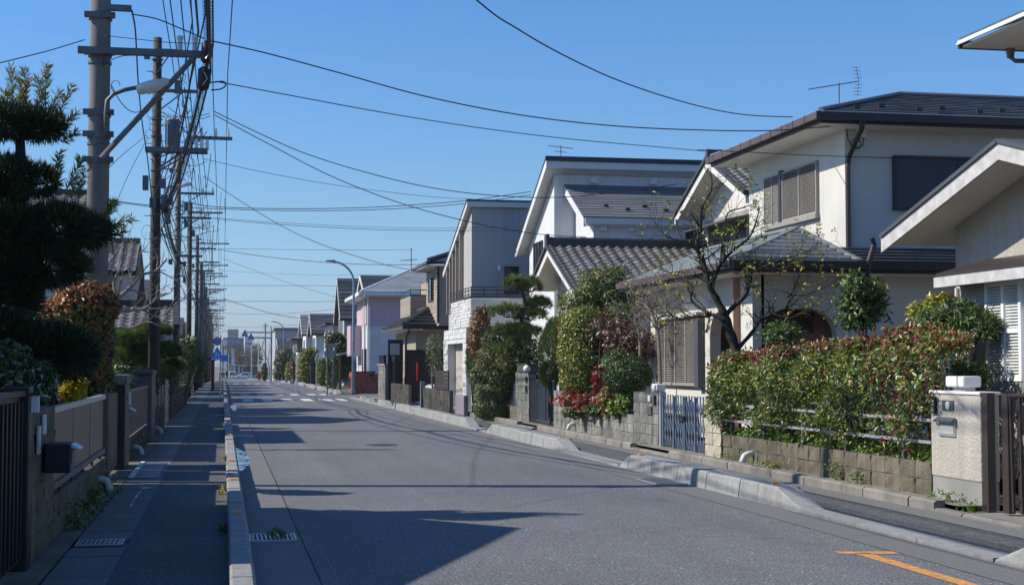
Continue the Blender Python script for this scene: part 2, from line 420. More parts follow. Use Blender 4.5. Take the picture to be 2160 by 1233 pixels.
# leaves
mt['lf_green'] = leafmat('leaf_green', (0.125, 0.19, 0.04))
mt['lf_deep'] = leafmat('leaf_deep_green', (0.045, 0.082, 0.026))
mt['lf_yel'] = leafmat('leaf_yellow_green', (0.27, 0.27, 0.035))
mt['lf_olive'] = leafmat('leaf_olive', (0.16, 0.155, 0.04))
mt['lf_red'] = leafmat('leaf_red', (0.27, 0.06, 0.04))
mt['lf_crim'] = leafmat('leaf_crimson', (0.42, 0.015, 0.02), trans=0.35)
mt['lf_maroon'] = leafmat('leaf_maroon', (0.14, 0.045, 0.04))
mt['lf_orange'] = leafmat('leaf_orange', (0.40, 0.16, 0.05), trans=0.3)
mt['lf_gold'] = leafmat('leaf_gold', (0.62, 0.50, 0.035), trans=0.35)
mt['lf_grey'] = leafmat('leaf_grey_green', (0.16, 0.19, 0.11))
mt['lf_dull'] = leafmat('leaf_dull_brown', (0.18, 0.11, 0.055))
mt['lf_flower'] = leafmat('petal_white', (0.55, 0.50, 0.48))
mt['nd_deep'] = leafmat('needle_deep_green', (0.02, 0.045, 0.016), rough=0.5, trans=0.1)
mt['nd_green'] = leafmat('needle_green', (0.115, 0.205, 0.055), rough=0.5, trans=0.25)
mt['nd_tip'] = leafmat('needle_tip', (0.24, 0.22, 0.05), rough=0.5, trans=0.25)
mt['weed'] = leafmat('weed_green', (0.13, 0.22, 0.025), trans=0.3)
# ------------------------------------------------------------------ builders: foliage and branches
rng = np.random.default_rng(11)

def unit(a):
    return a / np.maximum(np.linalg.norm(a, axis=1, keepdims=True), 1e-9)

def mesh_np(name, verts, faces, mats, mi, off):
    """faces: (n,3) triangles"""
    me = bpy.data.meshes.new(name)
    v = (verts - np.array(off)).astype(np.float32)
    me.vertices.add(len(v)); me.vertices.foreach_set('co', v.ravel())
    nf = len(faces)
    me.loops.add(nf * 3); me.loops.foreach_set('vertex_index', faces.astype(np.int32).ravel())
    me.polygons.add(nf)
    me.polygons.foreach_set('loop_start', np.arange(0, nf * 3, 3, dtype=np.int32))
    try: me.polygons.foreach_set('loop_total', np.full(nf, 3, dtype=np.int32))
    except Exception: pass
    for m in mats: me.materials.append(m)
    me.polygons.foreach_set('material_index', mi.astype(np.int32))
    me.update(calc_edges=True)
    return me

def leaves(name, parent, P, D, L, W, mats, mi, droop=0.0, face=True):
    """folded leaves at points P, two triangles each; D is where the blades look (face) or where they point"""
    n = len(P)
    D = unit(D + rng.normal(0, .25, (n, 3)) - np.array([0, 0, droop]))
    if face:
        Fv = unit(D + rng.normal(0, .30, (n, 3)))
        T = unit(np.cross(Fv, rng.normal(0, 1, (n, 3))))
        D = unit(T + .35*Fv)
        Nn = unit(Fv - D * (Fv*D).sum(1, keepdims=True))
        S = np.cross(D, Nn)
    else:
        S = unit(np.cross(D, rng.normal(0, 1, (n, 3))))
        Nn = np.cross(S, D)
    l = (L * rng.uniform(.65, 1.3, n))[:, None]; w = (W * rng.uniform(.7, 1.25, n))[:, None]
    mid = P + D * l * .45
    a = mid + S * w * .5 + Nn * w * .22; b = mid - S * w * .5 + Nn * w * .22
    tip = P + D * l - Nn * l * .06
    V = np.stack([P, a, tip, b], 1).reshape(-1, 3)
    i = np.arange(n) * 4
    Fc = np.stack([np.stack([i, i+1, i+2], 1), np.stack([i, i+2, i+3], 1)], 1).reshape(-1, 3)
    me = mesh_np(name, V, Fc, mats, np.repeat(mi, 2), _wl(parent))
    o = link_mesh(name, me, parent)
    return o

def lump(P, s, seed=0):
    a = np.sin(P[:, 0]*s + seed) + np.sin(P[:, 1]*s*1.13 + 1.7*seed + 1) + np.sin(P[:, 2]*s*.9 + 2.3*seed + 2)
    b = np.sin(P[:, 0]*s*2.3 + seed*3 + P[:, 2]*s) + np.sin(P[:, 1]*s*2.1 + seed - P[:, 2]*s*1.4)
    return (a/3 * .6 + b/2 * .4)

def blob_points(blobs, n, depth=.45, rough=.14, seed=0, e=1.0):
    """points in the outer shell of lumpy ellipsoids; blobs: (cx,cy,cz,rx,ry,rz)"""
    blobs = np.array(blobs, dtype=float)
    wgt = (blobs[:, 3]*blobs[:, 4] + blobs[:, 4]*blobs[:, 5] + blobs[:, 3]*blobs[:, 5]); wgt /= wgt.sum()
    k = rng.choice(len(blobs), n, p=wgt)
    d = unit(rng.normal(0, 1, (n, 3)))
    if e != 1.0:
        q = np.abs(d) ** e
        d2 = np.sign(d) * q
        d = d2 / np.maximum(np.abs(d2).max(1, keepdims=True) ** .6 * np.linalg.norm(d2, axis=1, keepdims=True) ** .4, 1e-6)
    r = 1 - depth * rng.uniform(0, 1, n) ** 1.6
    c = blobs[k, :3]; rad = blobs[k, 3:]
    P = c + d * rad
    f = 1 + rough * lump(P, 6.0 / max(.4, float(np.median(blobs[:, 3:]))), seed)
    P = c + d * rad * (r * f)[:, None]
    return P, unit(d / rad * np.median(rad)), k

def pick_mi(n, weights):
    w = np.array(weights, float); return rng.choice(len(w), n, p=w / w.sum())

def bush(name, base, label, cat, blobs, n, L, W, mats, weights, depth=.45, rough=.14, up=.35, stem=True, group=None, seed=0, e=1.0, tint=None, part='foliage', face=True, stem_mat='bark', stem_r=.025, nstem=4):
    """blobs are relative to the base"""
    base = Vector(base)
    root = empty(name, base, label, cat, group)
    bl = [(base.x+b[0], base.y+b[1], base.z+b[2], b[3], b[4], b[5]) for b in blobs]
    P, D, k = blob_points(bl, n, depth, rough, seed, e)
    mi = pick_mi(n, weights)
    if tint is not None: mi = tint(P - np.array(base), mi)
    D = D + np.array([0, 0, up])
    leaves(part, root, P, D, L, W, [mt[m] for m in mats], mi, face=face)
    if stem:
        mb = MB()
        for i in range(nstem):
            b = bl[i % len(bl)]
            a = random.uniform(0, 6.28)
            p0 = base + Vector((math.cos(a)*.06, math.sin(a)*.06, 0))
            p2 = Vector((b[0] + random.uniform(-.5, .5)*b[3], b[1] + random.uniform(-.5, .5)*b[4], b[2] + .3*b[5]))
            p1 = p0.lerp(p2, .5) + Vector((random.uniform(-.1, .1), random.uniform(-.1, .1), 0))
            mb.tube([p0, p1, p2], [stem_r, stem_r*.7, stem_r*.3], 5)
        mb.build('stem', mt[stem_mat], root)
    return root

def needles(name, parent, P, D, L, k, mats, mi, spread=.8, w=.006):
    """tufts of k thin needles at every point"""
    n = len(P)
    PP = np.repeat(P, k, 0); DD = np.repeat(unit(D), k, 0)
    d = unit(DD + rng.normal(0, spread, (n*k, 3)))
    s = unit(np.cross(d, rng.normal(0, 1, (n*k, 3)))) * w
    l = (L * rng.uniform(.7, 1.2, n*k))[:, None]
    V = np.stack([PP - s, PP + s, PP + d*l], 1).reshape(-1, 3)
    Fc = np.arange(n*k*3).reshape(-1, 3)
    me = mesh_np(name, V, Fc, mats, np.repeat(mi, k), _wl(parent))
    return link_mesh(name, me, parent)

def grow(mb, p, d, length, r, lev, ends, spread=.6, up=.15, seg=4, kids=(2, 3), shrink=.68, wob=.22):
    """a limb that bends, tapers and forks"""
    pts = [Vector(p)]; rr = [r]; d = Vector(d).normalized()
    for i in range(seg):
        d = (d + Vector((random.gauss(0, wob), random.gauss(0, wob), random.gauss(0, wob) + up*.2))).normalized()
        pts.append(pts[-1] + d * length/seg); rr.append(r * (1 - .55*(i+1)/seg))
    mb.tube(pts, rr, 5 if r > .012 else 4, caps=False)
    if lev <= 0:
        ends.append((pts[-1], d)); ends.append((pts[-2], d)); return
    for _ in range(random.randint(*kids)):
        i = random.randint(max(1, seg//2), seg)
        nd = (d + Vector((random.gauss(0, spread), random.gauss(0, spread), random.gauss(0, spread) + up))).normalized()
        grow(mb, pts[i], nd, length*shrink*random.uniform(.75, 1.2), max(rr[i]*.72, .003), lev-1, ends, spread, up, seg, kids, shrink, wob)

def resample(pts, r0, r1, n=3):
    """a smooth limb through given points"""
    out = []; rr = []
    m = len(pts)
    for i in range(m - 1):
        p0 = pts[max(i-1, 0)]; p1 = pts[i]; p2 = pts[i+1]; p3 = pts[min(i+2, m-1)]
        for k in range(n):
            t = k / n
            out.append(0.5*((2*p1) + (p2-p0)*t + (2*p0-5*p1+4*p2-p3)*t*t + (3*p1-p0-3*p2+p3)*t*t*t))
    out.append(pts[-1])
    for i in range(len(out)): rr.append(r0 + (r1-r0) * (i/(len(out)-1)) ** .8)
    return out, rr

# ------------------------------------------------------------------ builders: masonry
def block_mesh(name, l, h, t, mat, bumpy=.006, seed=0, ch=.006):
    """one block: l along x, front towards -y, base at z=0; rough front, small chamfer"""
    rr = random.Random(seed)
    mb = MB(); nx, nz = 4, 3
    g = 0.005
    xs = [-l/2+g, -l/2+g+ch, 0, l/2-g-ch, l/2-g]; zs = [g, g+ch, h/2, h-g-ch, h-g]
    idx = {}
    vs_ = []
    for j, z in enumerate(zs):
        for i, x in enumerate(xs):
            edge = i in (0, 4) or j in (0, 4)
            y = ch if edge else rr.uniform(-bumpy, bumpy)
            idx[i, j] = len(vs_); vs_.append((x, y, z))
    fs = [(idx[i,j], idx[i+1,j], idx[i+1,j+1], idx[i,j+1]) for i in range(4) for j in range(4)]
    b = len(vs_)
    vs_ += [(xs[0], t, zs[0]), (xs[4], t, zs[0]), (xs[4], t, zs[4]), (xs[0], t, zs[4])]
    bot = [idx[i,0] for i in range(5)]; top = [idx[i,4] for i in range(5)]; lf = [idx[0,j] for j in range(5)]; rt_ = [idx[4,j] for j in range(5)]
    fs += [tuple(bot[::-1] + [b, b+1])[::1], tuple(top + [b+2, b+3]), tuple(lf + [b+3, b]), tuple(rt_[::-1] + [b+1, b+2]), (b+1, b, b+3, b+2)]
    mb.add(vs_, fs)
    return mb.mesh(name, mat)

_bm = {}
def blocks(parent, p0, p1, z0, rows, mat, l=.4, h=.2, t=.12, name='block', bumpy=.006, stagger=False, mortar=True, facing=None, top=None, keep=None):
    """a wall of separate blocks from p0 to p1 (x,y); the front is on the right-hand side going p0->p1 unless facing says otherwise"""
    p0 = Vector((p0[0], p0[1], 0)); p1 = Vector((p1[0], p1[1], 0))
    d = p1 - p0; ln = d.length; d.normalize()
    out = Vector((d.y, -d.x, 0))
    if facing is not None and out.dot(Vector(facing)) < 0:
        p0, p1 = p1, p0; d = -d; out = -out
    n = max(1, round(ln / l)); ll = ln / n
    ang = math.atan2(d.y, d.x)
    key = (mat, round(l, 3), round(h, 3), round(t, 3), bumpy)
    if key not in _bm: _bm[key] = [block_mesh(name, l, h, t, mt[mat], bumpy, s) for s in range(4)]
    res = []
    for r in range(rows):
        off = ll/2 if stagger and r % 2 else 0
        for i in range(n + (1 if off else 0)):
            c = (i + .5) * ll - off; w = ll
            if off and i == 0: c, w = ll/4, ll/2
            if off and i == n: c, w = ln - ll/4, ll/2
            if keep and not keep(c, r): continue
            pos = p0 + d * c + Vector((0, 0, z0 + r*h)) + out * random.uniform(-.003, .003)
            o = link_mesh(name, random.choice(_bm[key]), parent, pos, (0, 0, ang), (w / l, 1, 1))
            res.append(o)
    if mortar:
        mb = MB(); a = p0 + d*.004 - out*.012; b = p1 - d*.004 - out*.012; c = b - out*(t-.02); e = a - out*(t-.02)
        zt = z0 + rows*h - .004
        mb.prism([(a.x,a.y,z0), (b.x,b.y,z0), (c.x,c.y,z0), (e.x,e.y,z0)], (0, 0, zt - z0))
        mb.build('mortar', mt['mortar'], parent)
    return res

# ------------------------------------------------------------------ builders: roofs
def kawara_mesh(w=.28, l=.30):
    us = [0, .04, .085, .13, .18, .23, .28]; hs = [.052, .058, .046, .018, .002, .006, .040]
    mb = MB()
    lo = [(u*w/.28, -.03, h+.028) for u, h in zip(us, hs)]
    hi = [(u*w/.28, l, h) for u, h in zip(us, hs)]
    lip = [(u*w/.28, -.03, h+.028-.024) for u, h in zip(us, hs)]
    n = len(us)
    mb.add(lo + hi + lip, [(i, i+1, n+i+1, n+i) for i in range(n-1)] + [(2*n+i, 2*n+i+1, i+1, i) for i in range(n-1)])
    return mb.mesh('roof_tile', mt['kawara'])
_kw = None
def kawara(parent, O, Ud, Vd, width, length, rows_single=None, w=.28, l=.24, cap=300, skip=None, name='roof_tile'):
    """separate tiles from eave corner O, along Ud, up-slope Vd"""
    global _kw
    if _kw is None: _kw = kawara_mesh()
    O, u, v = Vector(O), Vector(Ud).normalized(), Vector(Vd).normalized()
    nrm = u.cross(v); flip = nrm.z < 0
    if flip: O = O + u*width; u = -u; nrm = -nrm
    nu = max(1, round(width / w)); nv = max(1, round(length / l)); wu = width/nu; lv = length/nv
    rot = Matrix((u, v, nrm)).transposed().to_euler()
    cnt = 0; rest = MB(); mv = [x.co.copy() for x in _kw.vertices]; mf = [tuple(p.vertices) for p in _kw.polygons]
    Mx = Matrix((u, v, nrm)).transposed()
    for j in range(nv - 1, -1, -1):
        for i in range(nu):
            p = O + u*(i*wu) + v*(j*lv) + nrm*.012
            if skip and skip(p): continue
            if cnt < cap and (rows_single is None or rows_single(i, j, nu, nv)):
                link_mesh(name, _kw, parent, p + nrm*random.uniform(-.003, .003), rot, (wu/.28, lv/.25, 1)); cnt += 1
            else:
                rest.add([p + Mx @ Vector((c.x*wu/.28, c.y*lv/.25, c.z)) for c in mv], mf)
    if rest.v:
        rest.build('lower_tiles', mt['kawara'], parent, kind='stuff')
    return cnt

def step_roof(parent, e0, e1, t0, t1, n, mat, name='roof_strip', rise=.022, frac=1.0, sub=None, thick=.02):
    """a roof face laid in horizontal strips, each lapping the one below; e eave corners, t top corners"""
    e0, e1, t0, t1 = map(Vector, (e0, e1, t0, t1))
    nrm = (e1 - e0).cross(t0 - e0 if (t0-e0).length > 1e-3 else t1 - e0).normalized()
    if nrm.z < 0: nrm = -nrm
    for i in range(n):
        a, b = i/n, (i+frac)/n
        p0, p1 = e0.lerp(t0, a), e1.lerp(t1, a); q0, q1 = e0.lerp(t0, b), e1.lerp(t1, b)
        pieces = [(0, 1)]
        if sub:
            k = max(1, round((p1-p0).length / sub)); cuts = [0] + sorted(min(.995, max(.005, (j + random.uniform(-.3, .3) + (.5 if i % 2 else 0)) / k)) for j in range(1, k)) + [1]
            pieces = list(zip(cuts[:-1], cuts[1:]))
        for s0, s1 in pieces:
            a0, a1, b0, b1 = p0.lerp(p1, s0), p0.lerp(p1, s1), q0.lerp(q1, s0), q0.lerp(q1, s1)
            jit = random.uniform(0, .006) if sub else 0
            mb = MB()
            up = nrm*(rise + jit); lo = nrm*.003
            g = (a1 - a0).normalized()*.002 if (a1-a0).length > .02 else Vector((0, 0, 0))
            pts = [a0+g+up, a1-g+up, b1-g+lo, b0+g+lo, a0+g, a1-g]
            fs = [(0, 1, 2, 3), (4, 5, 1, 0), (4, 0, 3), (5, 2, 1)]
            mb.add(pts, fs)
            mb.build(name, mat, parent)

# ------------------------------------------------------------------ builders: openings
def window(parent, fm, u0, u1, z0, z1, bars=1, frame='alum', glass='glass', fw_=.05, d=.04, name='window', hbars=0):
    mb = MB()
    mb.fbox(fm, u0, u1, .001, d, z0, z0+fw_); mb.fbox(fm, u0, u1, .001, d, z1-fw_, z1)
    mb.fbox(fm, u0, u0+fw_, .001, d, z0+fw_, z1-fw_); mb.fbox(fm, u1-fw_, u1, .001, d, z0+fw_, z1-fw_)
    w = mb.build(name, mt[frame], parent)
    n = bars + 1; st = (u1-u0-2*fw_) / n
    for i in range(n):
        g = MB(); a = u0+fw_+i*st
        g.fbox(fm, a+.002, a+st-.002, .002, .012 + .004*(i % 2), z0+fw_, z1-fw_); g.build('pane', mt[glass], w)
    if bars or hbars:
        s = MB()
        for i in range(1, n):
            a = u0+fw_+i*st; s.fbox(fm, a-.02, a+.02, .018, d-.004, z0+fw_+.002, z1-fw_-.002)
        for j in range(hbars):
            z = z0 + (z1-z0)*(j+1)/(hbars+1); s.fbox(fm, u0+fw_+.002, u1-fw_-.002, .018, d-.006, z-.015, z+.015)
        s.build('sash', mt[frame], w)
    return w

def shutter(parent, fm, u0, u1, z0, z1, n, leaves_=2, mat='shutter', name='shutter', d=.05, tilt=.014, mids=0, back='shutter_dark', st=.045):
    """louvred leaves: frame, stiles and single slats"""
    mb = MB()
    mb.fbox(fm, u0, u1, .001, d, z0, z0+st); mb.fbox(fm, u0, u1, .001, d, z1-st, z1)
    lw = (u1-u0)/leaves_
    for i in range(leaves_ + 1):
        a = u0 + i*lw; a0 = max(u0, a-st/2) if 0 < i < leaves_ else (u0 if i == 0 else u1-st); a1 = a0+st
        mb.fbox(fm, a0, a1, .002, d-.002, z0+st, z1-st)
    for k in range(mids):
        zm = z0 + (z1-z0)*(k+1)/(mids+1); mb.fbox(fm, u0+st, u1-st, .003, d-.004, zm-.03, zm+.03)
    w = mb.build(name, mt[mat], parent)
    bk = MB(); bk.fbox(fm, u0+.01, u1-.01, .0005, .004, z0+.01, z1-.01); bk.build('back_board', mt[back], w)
    dz = (z1-z0-2*st)/n; me = None; zc0 = None
    for i in range(leaves_):
        a, b = u0+i*lw+st*.8, u0+(i+1)*lw-st*.8
        for j in range(n):
            zc = z0+st+(j+.5)*dz
            if any(abs(zc - (z0+(z1-z0)*(k+1)/(mids+1))) < .035 for k in range(mids)): continue
            if i == 0 and me is None:
                s = MB(); t = .007
                q = [fm(a, .008, zc+dz*.42), fm(a, .008, zc+dz*.42-t), fm(a, d-.010, zc-dz*.42-t*.2), fm(a, d-.010, zc-dz*.42+t)]
                s.prism(q, Vector(fm(b, 0, 0)) - Vector(fm(a, 0, 0)))
                me = s.mesh('slat', mt[mat], Vector(fm(a, 0, zc)))
                zc0 = a
            link_mesh('slat', me, w, Vector(fm(a, 0, zc)))
    return w

def gutter(mb, p, q, r=.05):
    mb.tube([p, q], r, 8)
# ------------------------------------------------------------------ the ground and the street
YS = [-6, 8, 14, 20, 30, 45, 60, 80, 100, 130, 160, 200, 250, 300, 350, 390, 420, 600]
def strip(name, x0, x1, z, mat, ys=YS, y0=None, y1=None, label=None, kind='structure'):
    yy = [y for y in ys if (y0 is None or y > y0) and (y1 is None or y < y1)]
    if y0 is not None: yy = [y0] + yy
    if y1 is not None: yy = yy + [y1]
    mb = MB()
    for a, b in zip(yy[:-1], yy[1:]):
        mb.poly([(x0, a, gz(a)+z), (x1, a, gz(a)+z), (x1, b, gz(b)+z), (x0, b, gz(b)+z)])
    return mb.build(name, mt[mat], None, kind=kind, label=label)

mb = MB()
gy = [-60, -6, 60, 130, 200, 300, 420, 900, 4500]
for a, b in zip(gy[:-1], gy[1:]):
    za, zb = gz(a)-.03, gz(b)-.03
    mb.poly([(-1500, a, za), (1500, a, za), (1500, b, zb), (-1500, b, zb)])
mb.build('ground', mt['earth'], kind='structure')
strip('road', .73, 5.68, .0, 'road', y1=392)
strip('gutter_strip', .25, .722, .004, 'gutter', y1=392)
strip('gutter_strip', 5.678, 6.16, .004, 'gutter', y0=3, y1=73.5)
strip('gutter_strip', 5.678, 6.16, .004, 'gutter', y0=81, y1=392)
mb = MB(); mb.box(.722, .731, -6, 130, -.01, .006); mb.build('joint_line', mt['pit'], kind='structure')
strip('sidewalk', -.80, .06, .045, 'walk', y1=392)
strip('sidewalk', 6.44, 7.12, .035, 'walk', y0=3, y1=73.5)
strip('sidewalk', 6.44, 7.4, .035, 'walk', y0=81, y1=392)
# side street joining from beyond the gate pillar, and the cross road at the far end
mb = MB(); mb.poly([(5.69, 73.5, .002), (60, 73.5, .002), (60, 81, .002), (5.69, 81, .002)]); mb.build('side_street', mt['road'], kind='structure')
mb = MB(); mb.poly([(-120, 392, gz(392)+.001), (120, 392, gz(392)+.001), (120, 404, gz(404)+.001), (-120, 404, gz(404)+.001)]); mb.build('cross_road', mt['road'], kind='structure')

# near gutter with its concrete lids, one by one
lid_root = empty('gutter_cover', (-1.03, 8, .03), 'row of grey concrete gutter lids along the shaded garden walls', None, None, 'structure')
mb = MB(); mb.box(-.455/2, .455/2, -.297, .297, -.05, .015)
lid_me = mb.mesh('gutter_lid', mt['gutter'])
for i in range(110):
    y = 8 + i*.6
    if 13.3 < y < 13.7 or 20.6 < y < 21.0: continue
    link_mesh('gutter_lid', lid_me, lid_root, (-1.03, y, .035 + random.uniform(-.004, .004)), (0, 0, random.uniform(-.006, .006)))
strip('gutter_bed', -1.27, -.80, .012, 'conc', y0=3, y1=74)
strip('gutter_cover_far', -1.27, -.80, .045, 'gutter', y0=74, y1=392)
strip('garden_verge', -1.6, -1.27, .05, 'earth', y0=3, y1=300)

# grates in the gutters
def grate(name, x0, x1, y0, y1, z, n, along, label, cat='drain grate'):
    root = empty(name, ((x0+x1)/2, (y0+y1)/2, z), label, cat)
    mb = MB(); mb.box(x0, x1, y0, y1, z-.004, z+.002); mb.build('pit', mt['pit'], root)
    fr = MB(); t = .02
    fr.box(x0-t, x1+t, y0-t, y0, z-.004, z+.012); fr.box(x0-t, x1+t, y1, y1+t, z-.004, z+.012)
    fr.box(x0-t, x0, y0, y1, z-.004, z+.012); fr.box(x1, x1+t, y0, y1, z-.004, z+.012)
    fr.build('grate_frame', mt['grate'], root)
    bar = MB()
    if along == 'y': bar.box(-.007, .007, y0-(y0+y1)/2, y1-(y0+y1)/2, 0, .006)
    else: bar.box(x0-(x0+x1)/2, x1-(x0+x1)/2, -.012, .012, 0, .006)
    me = bar.mesh('grate_bar', mt['grate'])
    for i in range(n):
        t_ = (i+.5)/n
        p = (x0+(x1-x0)*t_, (y0+y1)/2, z+.004) if along == 'y' else ((x0+x1)/2, y0+(y1-y0)*t_, z+.004)
        link_mesh('grate_bar', me, root, p)
    if along == 'y':
        b2 = MB()
        for i in (1, 2): b2.box(x0, x1, y0+(y1-y0)*i/3-.006, y0+(y1-y0)*i/3+.006, z+.0045, z+.0095)
        b2.build('cross_bar', mt['grate'], root)
    return root
grate('drain_grate', .27, .66, 13.62, 14.12, .01, 10, 'y', 'steel drain grate with a green weed in the shaded road gutter')
grate('drain_grate', -1.22, -.86, 13.3, 13.65, .045, 9, 'y', 'small slotted grate in the concrete gutter lids by the garden wall')
grate('drain_grate', .28, .68, 33.6, 34.2, .01, 9, 'y', 'far thin drain grate crossing the shaded gutter beside the long kerb')
grate('drain_grate', 5.74, 6.12, 19.0, 20.0, .01, 14, 'x', 'checkered drain grate at the foot of the sunlit pale kerb')
p = Vector((.5, 13.85, .02))
bush('weed', p, 'green weed sprouting through the steel drain grate', 'weed', [(0, 0, .02, .07, .07, .05)], 60, .06, .03, ['weed', 'lf_green'], [3, 1], stem=False)

# wet patch in the gutter, manhole, paint
mb = MB()
pts = []
ctr = (.375, 25.6)
yy = [22.7 + 6.4*i/40 for i in range(41)]
pts = [(.258, y, .008) for y in yy[::8]] + [(.258 + .015 + .17*(1-abs(2*i/40-1)**3)*(1+.25*math.sin(i*1.7)+.2*math.sin(i*.63+1)), yy[i], .008) for i in range(40, -1, -1)]
mb.poly(pts); mb.build('puddle', mt['water'], kind='structure', label='thin pool of water lying in the gutter beside the kerb')
mb = MB(); mb.poly([(.42+.11*math.cos(a)*(1+.2*math.sin(3*a)), 57+4*math.sin(a), .008) for a in [2*math.pi*i/24 for i in range(24)]])
mb.build('puddle', mt['water'], kind='structure', label='far thin pool of water in the gutter')
root = empty('manhole_cover', (*U(805, 938, Z=0).xy, .0), 'round cast iron manhole cover set in the asphalt road', 'manhole cover')
c = _wl(root)
mb = MB(); mb.cyl(c+Vector((0,0,-.01)), c+Vector((0,0,.006)), .34, 28); mb.build('rim', mt['iron'], root)
mb = MB(); mb.cyl(c+Vector((0,0,0)), c+Vector((0,0,.010)), .30, 28)
for i in range(-4, 5):
    for j in range(-4, 5):
        if (i*i+j*j) < 18: mb.box(c.x+i*.06-.018, c.x+i*.06+.018, c.y+j*.06-.018, c.y+j*.06+.018, .010, .015)
mb.build('lid', mt['iron'], root)

def paint(name, pts, mat, label=None, z=.004):
    mb = MB(); mb.poly([(x, y, gz(y)+z) for x, y in pts]); return mb.build(name, mt[mat], kind='structure', label=label)
a = U(1765, 1165, Z=0); b = U(1895, 1165, Z=0); y0 = a.y
xl = U(1836, 1172, Z=0).x
paint('road_marking', [(a.x, y0-.09), (b.x, b.y-.09), (b.x, b.y+.07), (a.x, y0+.07)], 'orangeline', 'orange cross bar painted on the road', .004)
paint('road_marking', [(xl-.07, 3), (xl+.07, 3), (xl+.07, y0-.092), (xl-.07, y0-.092)], 'orangeline', 'orange line painted along the road', .004)
for yy0, yy1, xs in [(67.2, 71.6, (.95, 1.85, 2.75, 3.65, 4.55, 5.35)), (80.5, 83.6, (1.0, 1.9, 2.8, 3.7, 4.6, 5.3)), (130, 137, (1.0, 1.9, 2.8, 3.7, 4.6))]:
    for x in xs:
        paint('crosswalk_stripe', [(x-.02, yy0+random.uniform(-.1, .1)), (x+.44, yy0+random.uniform(-.1, .1)), (x+.44, yy1), (x-.02, yy1)], 'whiteline')
for yy in (74.2, 79.7):
    paint('road_marking', [(6.3, yy), (12, yy), (12, yy+.25), (6.3, yy+.25)], 'whiteline', None, .007)
paint('road_marking', [(1, 386), (5, 386), (5, 388), (1, 388)], 'whiteline')
mb = MB(); mb.poly([(-1.2, 70.0, .052), (.02, 70.0, .052), (.02, 73.6, .052), (-1.2, 73.6, .052)]); mb.build('pale_paving', mt['kerb'], kind='structure')

# ------------------------------------------------------------------ kerbs, stone by stone
def kerb_stone_mesh(name, l, w, h, mat, taper=0.0, top_in=.05):
    """along +y from 0 to l; road face at x=0; taper: height left at the far end"""
    mb = MB(); g = .006; c = .024
    def sec(y, hh):
        if hh < .06: return [(0, y, 0), (w, y, 0), (w-.01, y, hh), (w-.02, y, hh+.004), (top_in+.02, y, hh+.004), (top_in*.3, y, hh)]
        return [(0, y, 0), (w, y, 0), (w, y, hh-c*.6), (w-c*.7, y, hh), (top_in*.5+c, y, hh), (top_in*.5, y, hh-c)]
    a = sec(g, h); b = sec(l-g, h if not taper else taper)
    n = 6
    mb.add(a + b, [tuple(range(n))[::-1], tuple(range(n, 2*n))] + [(i, (i+1) % n, n+(i+1) % n, n+i) for i in range(n)])
    return mb.mesh(name, mt[mat])

kl = empty('kerb', (.06, 8, 0), 'long continuous row of concrete kerb stones beside the shaded walk', None, None, 'structure')
me_k = kerb_stone_mesh('kerb_stone', .6, .195, .2, 'kerb')
# the road face of this kerb looks to +x, so stones are turned half round
for i in range(135):
    y = 6.4 + i*.6
    if 70.5 < y < 72.6 or 40.2 < y < 41.3: continue
    link_mesh('kerb_stone', me_k, kl, (.255 + random.uniform(-.003, .003), y + .6, 0), (0, 0, math.pi), (1, 1, 1 + random.uniform(-.02, .02)))
mb = MB()
for i in range(400):
    y = 87.5 + i*.6
    if 130 < y < 137: continue
    mb.box(.06, .245, y+.005, y+.595, gz(y)-.02, gz(y)+.2)
mb.build('far_kerb', mt['kerb'], kind='structure')

def kerb_run(y_near, y_far, label, h=.25, x=6.16, tn=.75, tf=.55):
    """a raised run with sloped ends, from y_near to y_far"""
    root = empty('kerb', (x, y_near, 0), label, None, None, 'structure')
    L_ = y_far - y_near - tn - tf; n = max(1, round(L_/.6)); l = L_/n
    me = kerb_stone_mesh('kerb_stone', l, .30, h, 'kerb')
    for i in range(n):
        link_mesh('kerb_stone', me, root, (x + random.uniform(-.004, .004), y_near+tn+i*l, 0), None, (1, 1, 1+random.uniform(-.02, .02)))
    e = kerb_stone_mesh('kerb_end', tf, .30, h, 'kerb', .03); link_mesh('kerb_end', e, root, (x, y_far-tf, 0))
    e2 = kerb_stone_mesh('kerb_end', tn, .30, h, 'kerb', .03)
    link_mesh('kerb_end', e2, root, (x+.30, y_near+tn, 0), (0, 0, math.pi))
    return root
def kerb_flat(y0, y1, x=6.16, label=None):
    root = empty('lowered_kerb', (x, y0, 0), label, None, None, 'structure')
    n = max(1, round((y1-y0)/1.2)); l = (y1-y0)/n
    mb = MB(); mb.box(0, .28, .005, l-.005, -.02, .04); me = mb.mesh('kerb_stone', mt['kerb'])
    for i in range(n): link_mesh('kerb_stone', me, root, (x, y0+i*l, 0))
KR = [(3.0, 11.05), (15.1, 22.6), (26.3, 34.6), (37.0, 54.5), (56.5, 60.2), (63.2, 64.6), (66.6, 68.0)]
ends = []
for a_, b_ in KR:
    kerb_run(a_, b_, 'raised run of pale concrete kerb stones with sloped ends', tn=.75 if b_-a_ > 2 else .4, tf=.55 if b_-a_ > 2 else .4, h=.225 if b_-a_ > 2 else .2)
for (a0, a1), (b0, b1) in zip(KR[:-1], KR[1:]): kerb_flat(a1+.01, b0-.01, label='lowered kerb stones at a gate entrance')
kerb_flat(68.02, 73.4, label='lowered kerb stones at the side street')
for a_, b_ in [(81.6, 84.6), (86.6, 90.5), (93, 99), (102, 112), (116, 124)]:
    kerb_run(a_, b_, 'far raised run of kerb stones', tn=.5, tf=.5)
mb = MB()
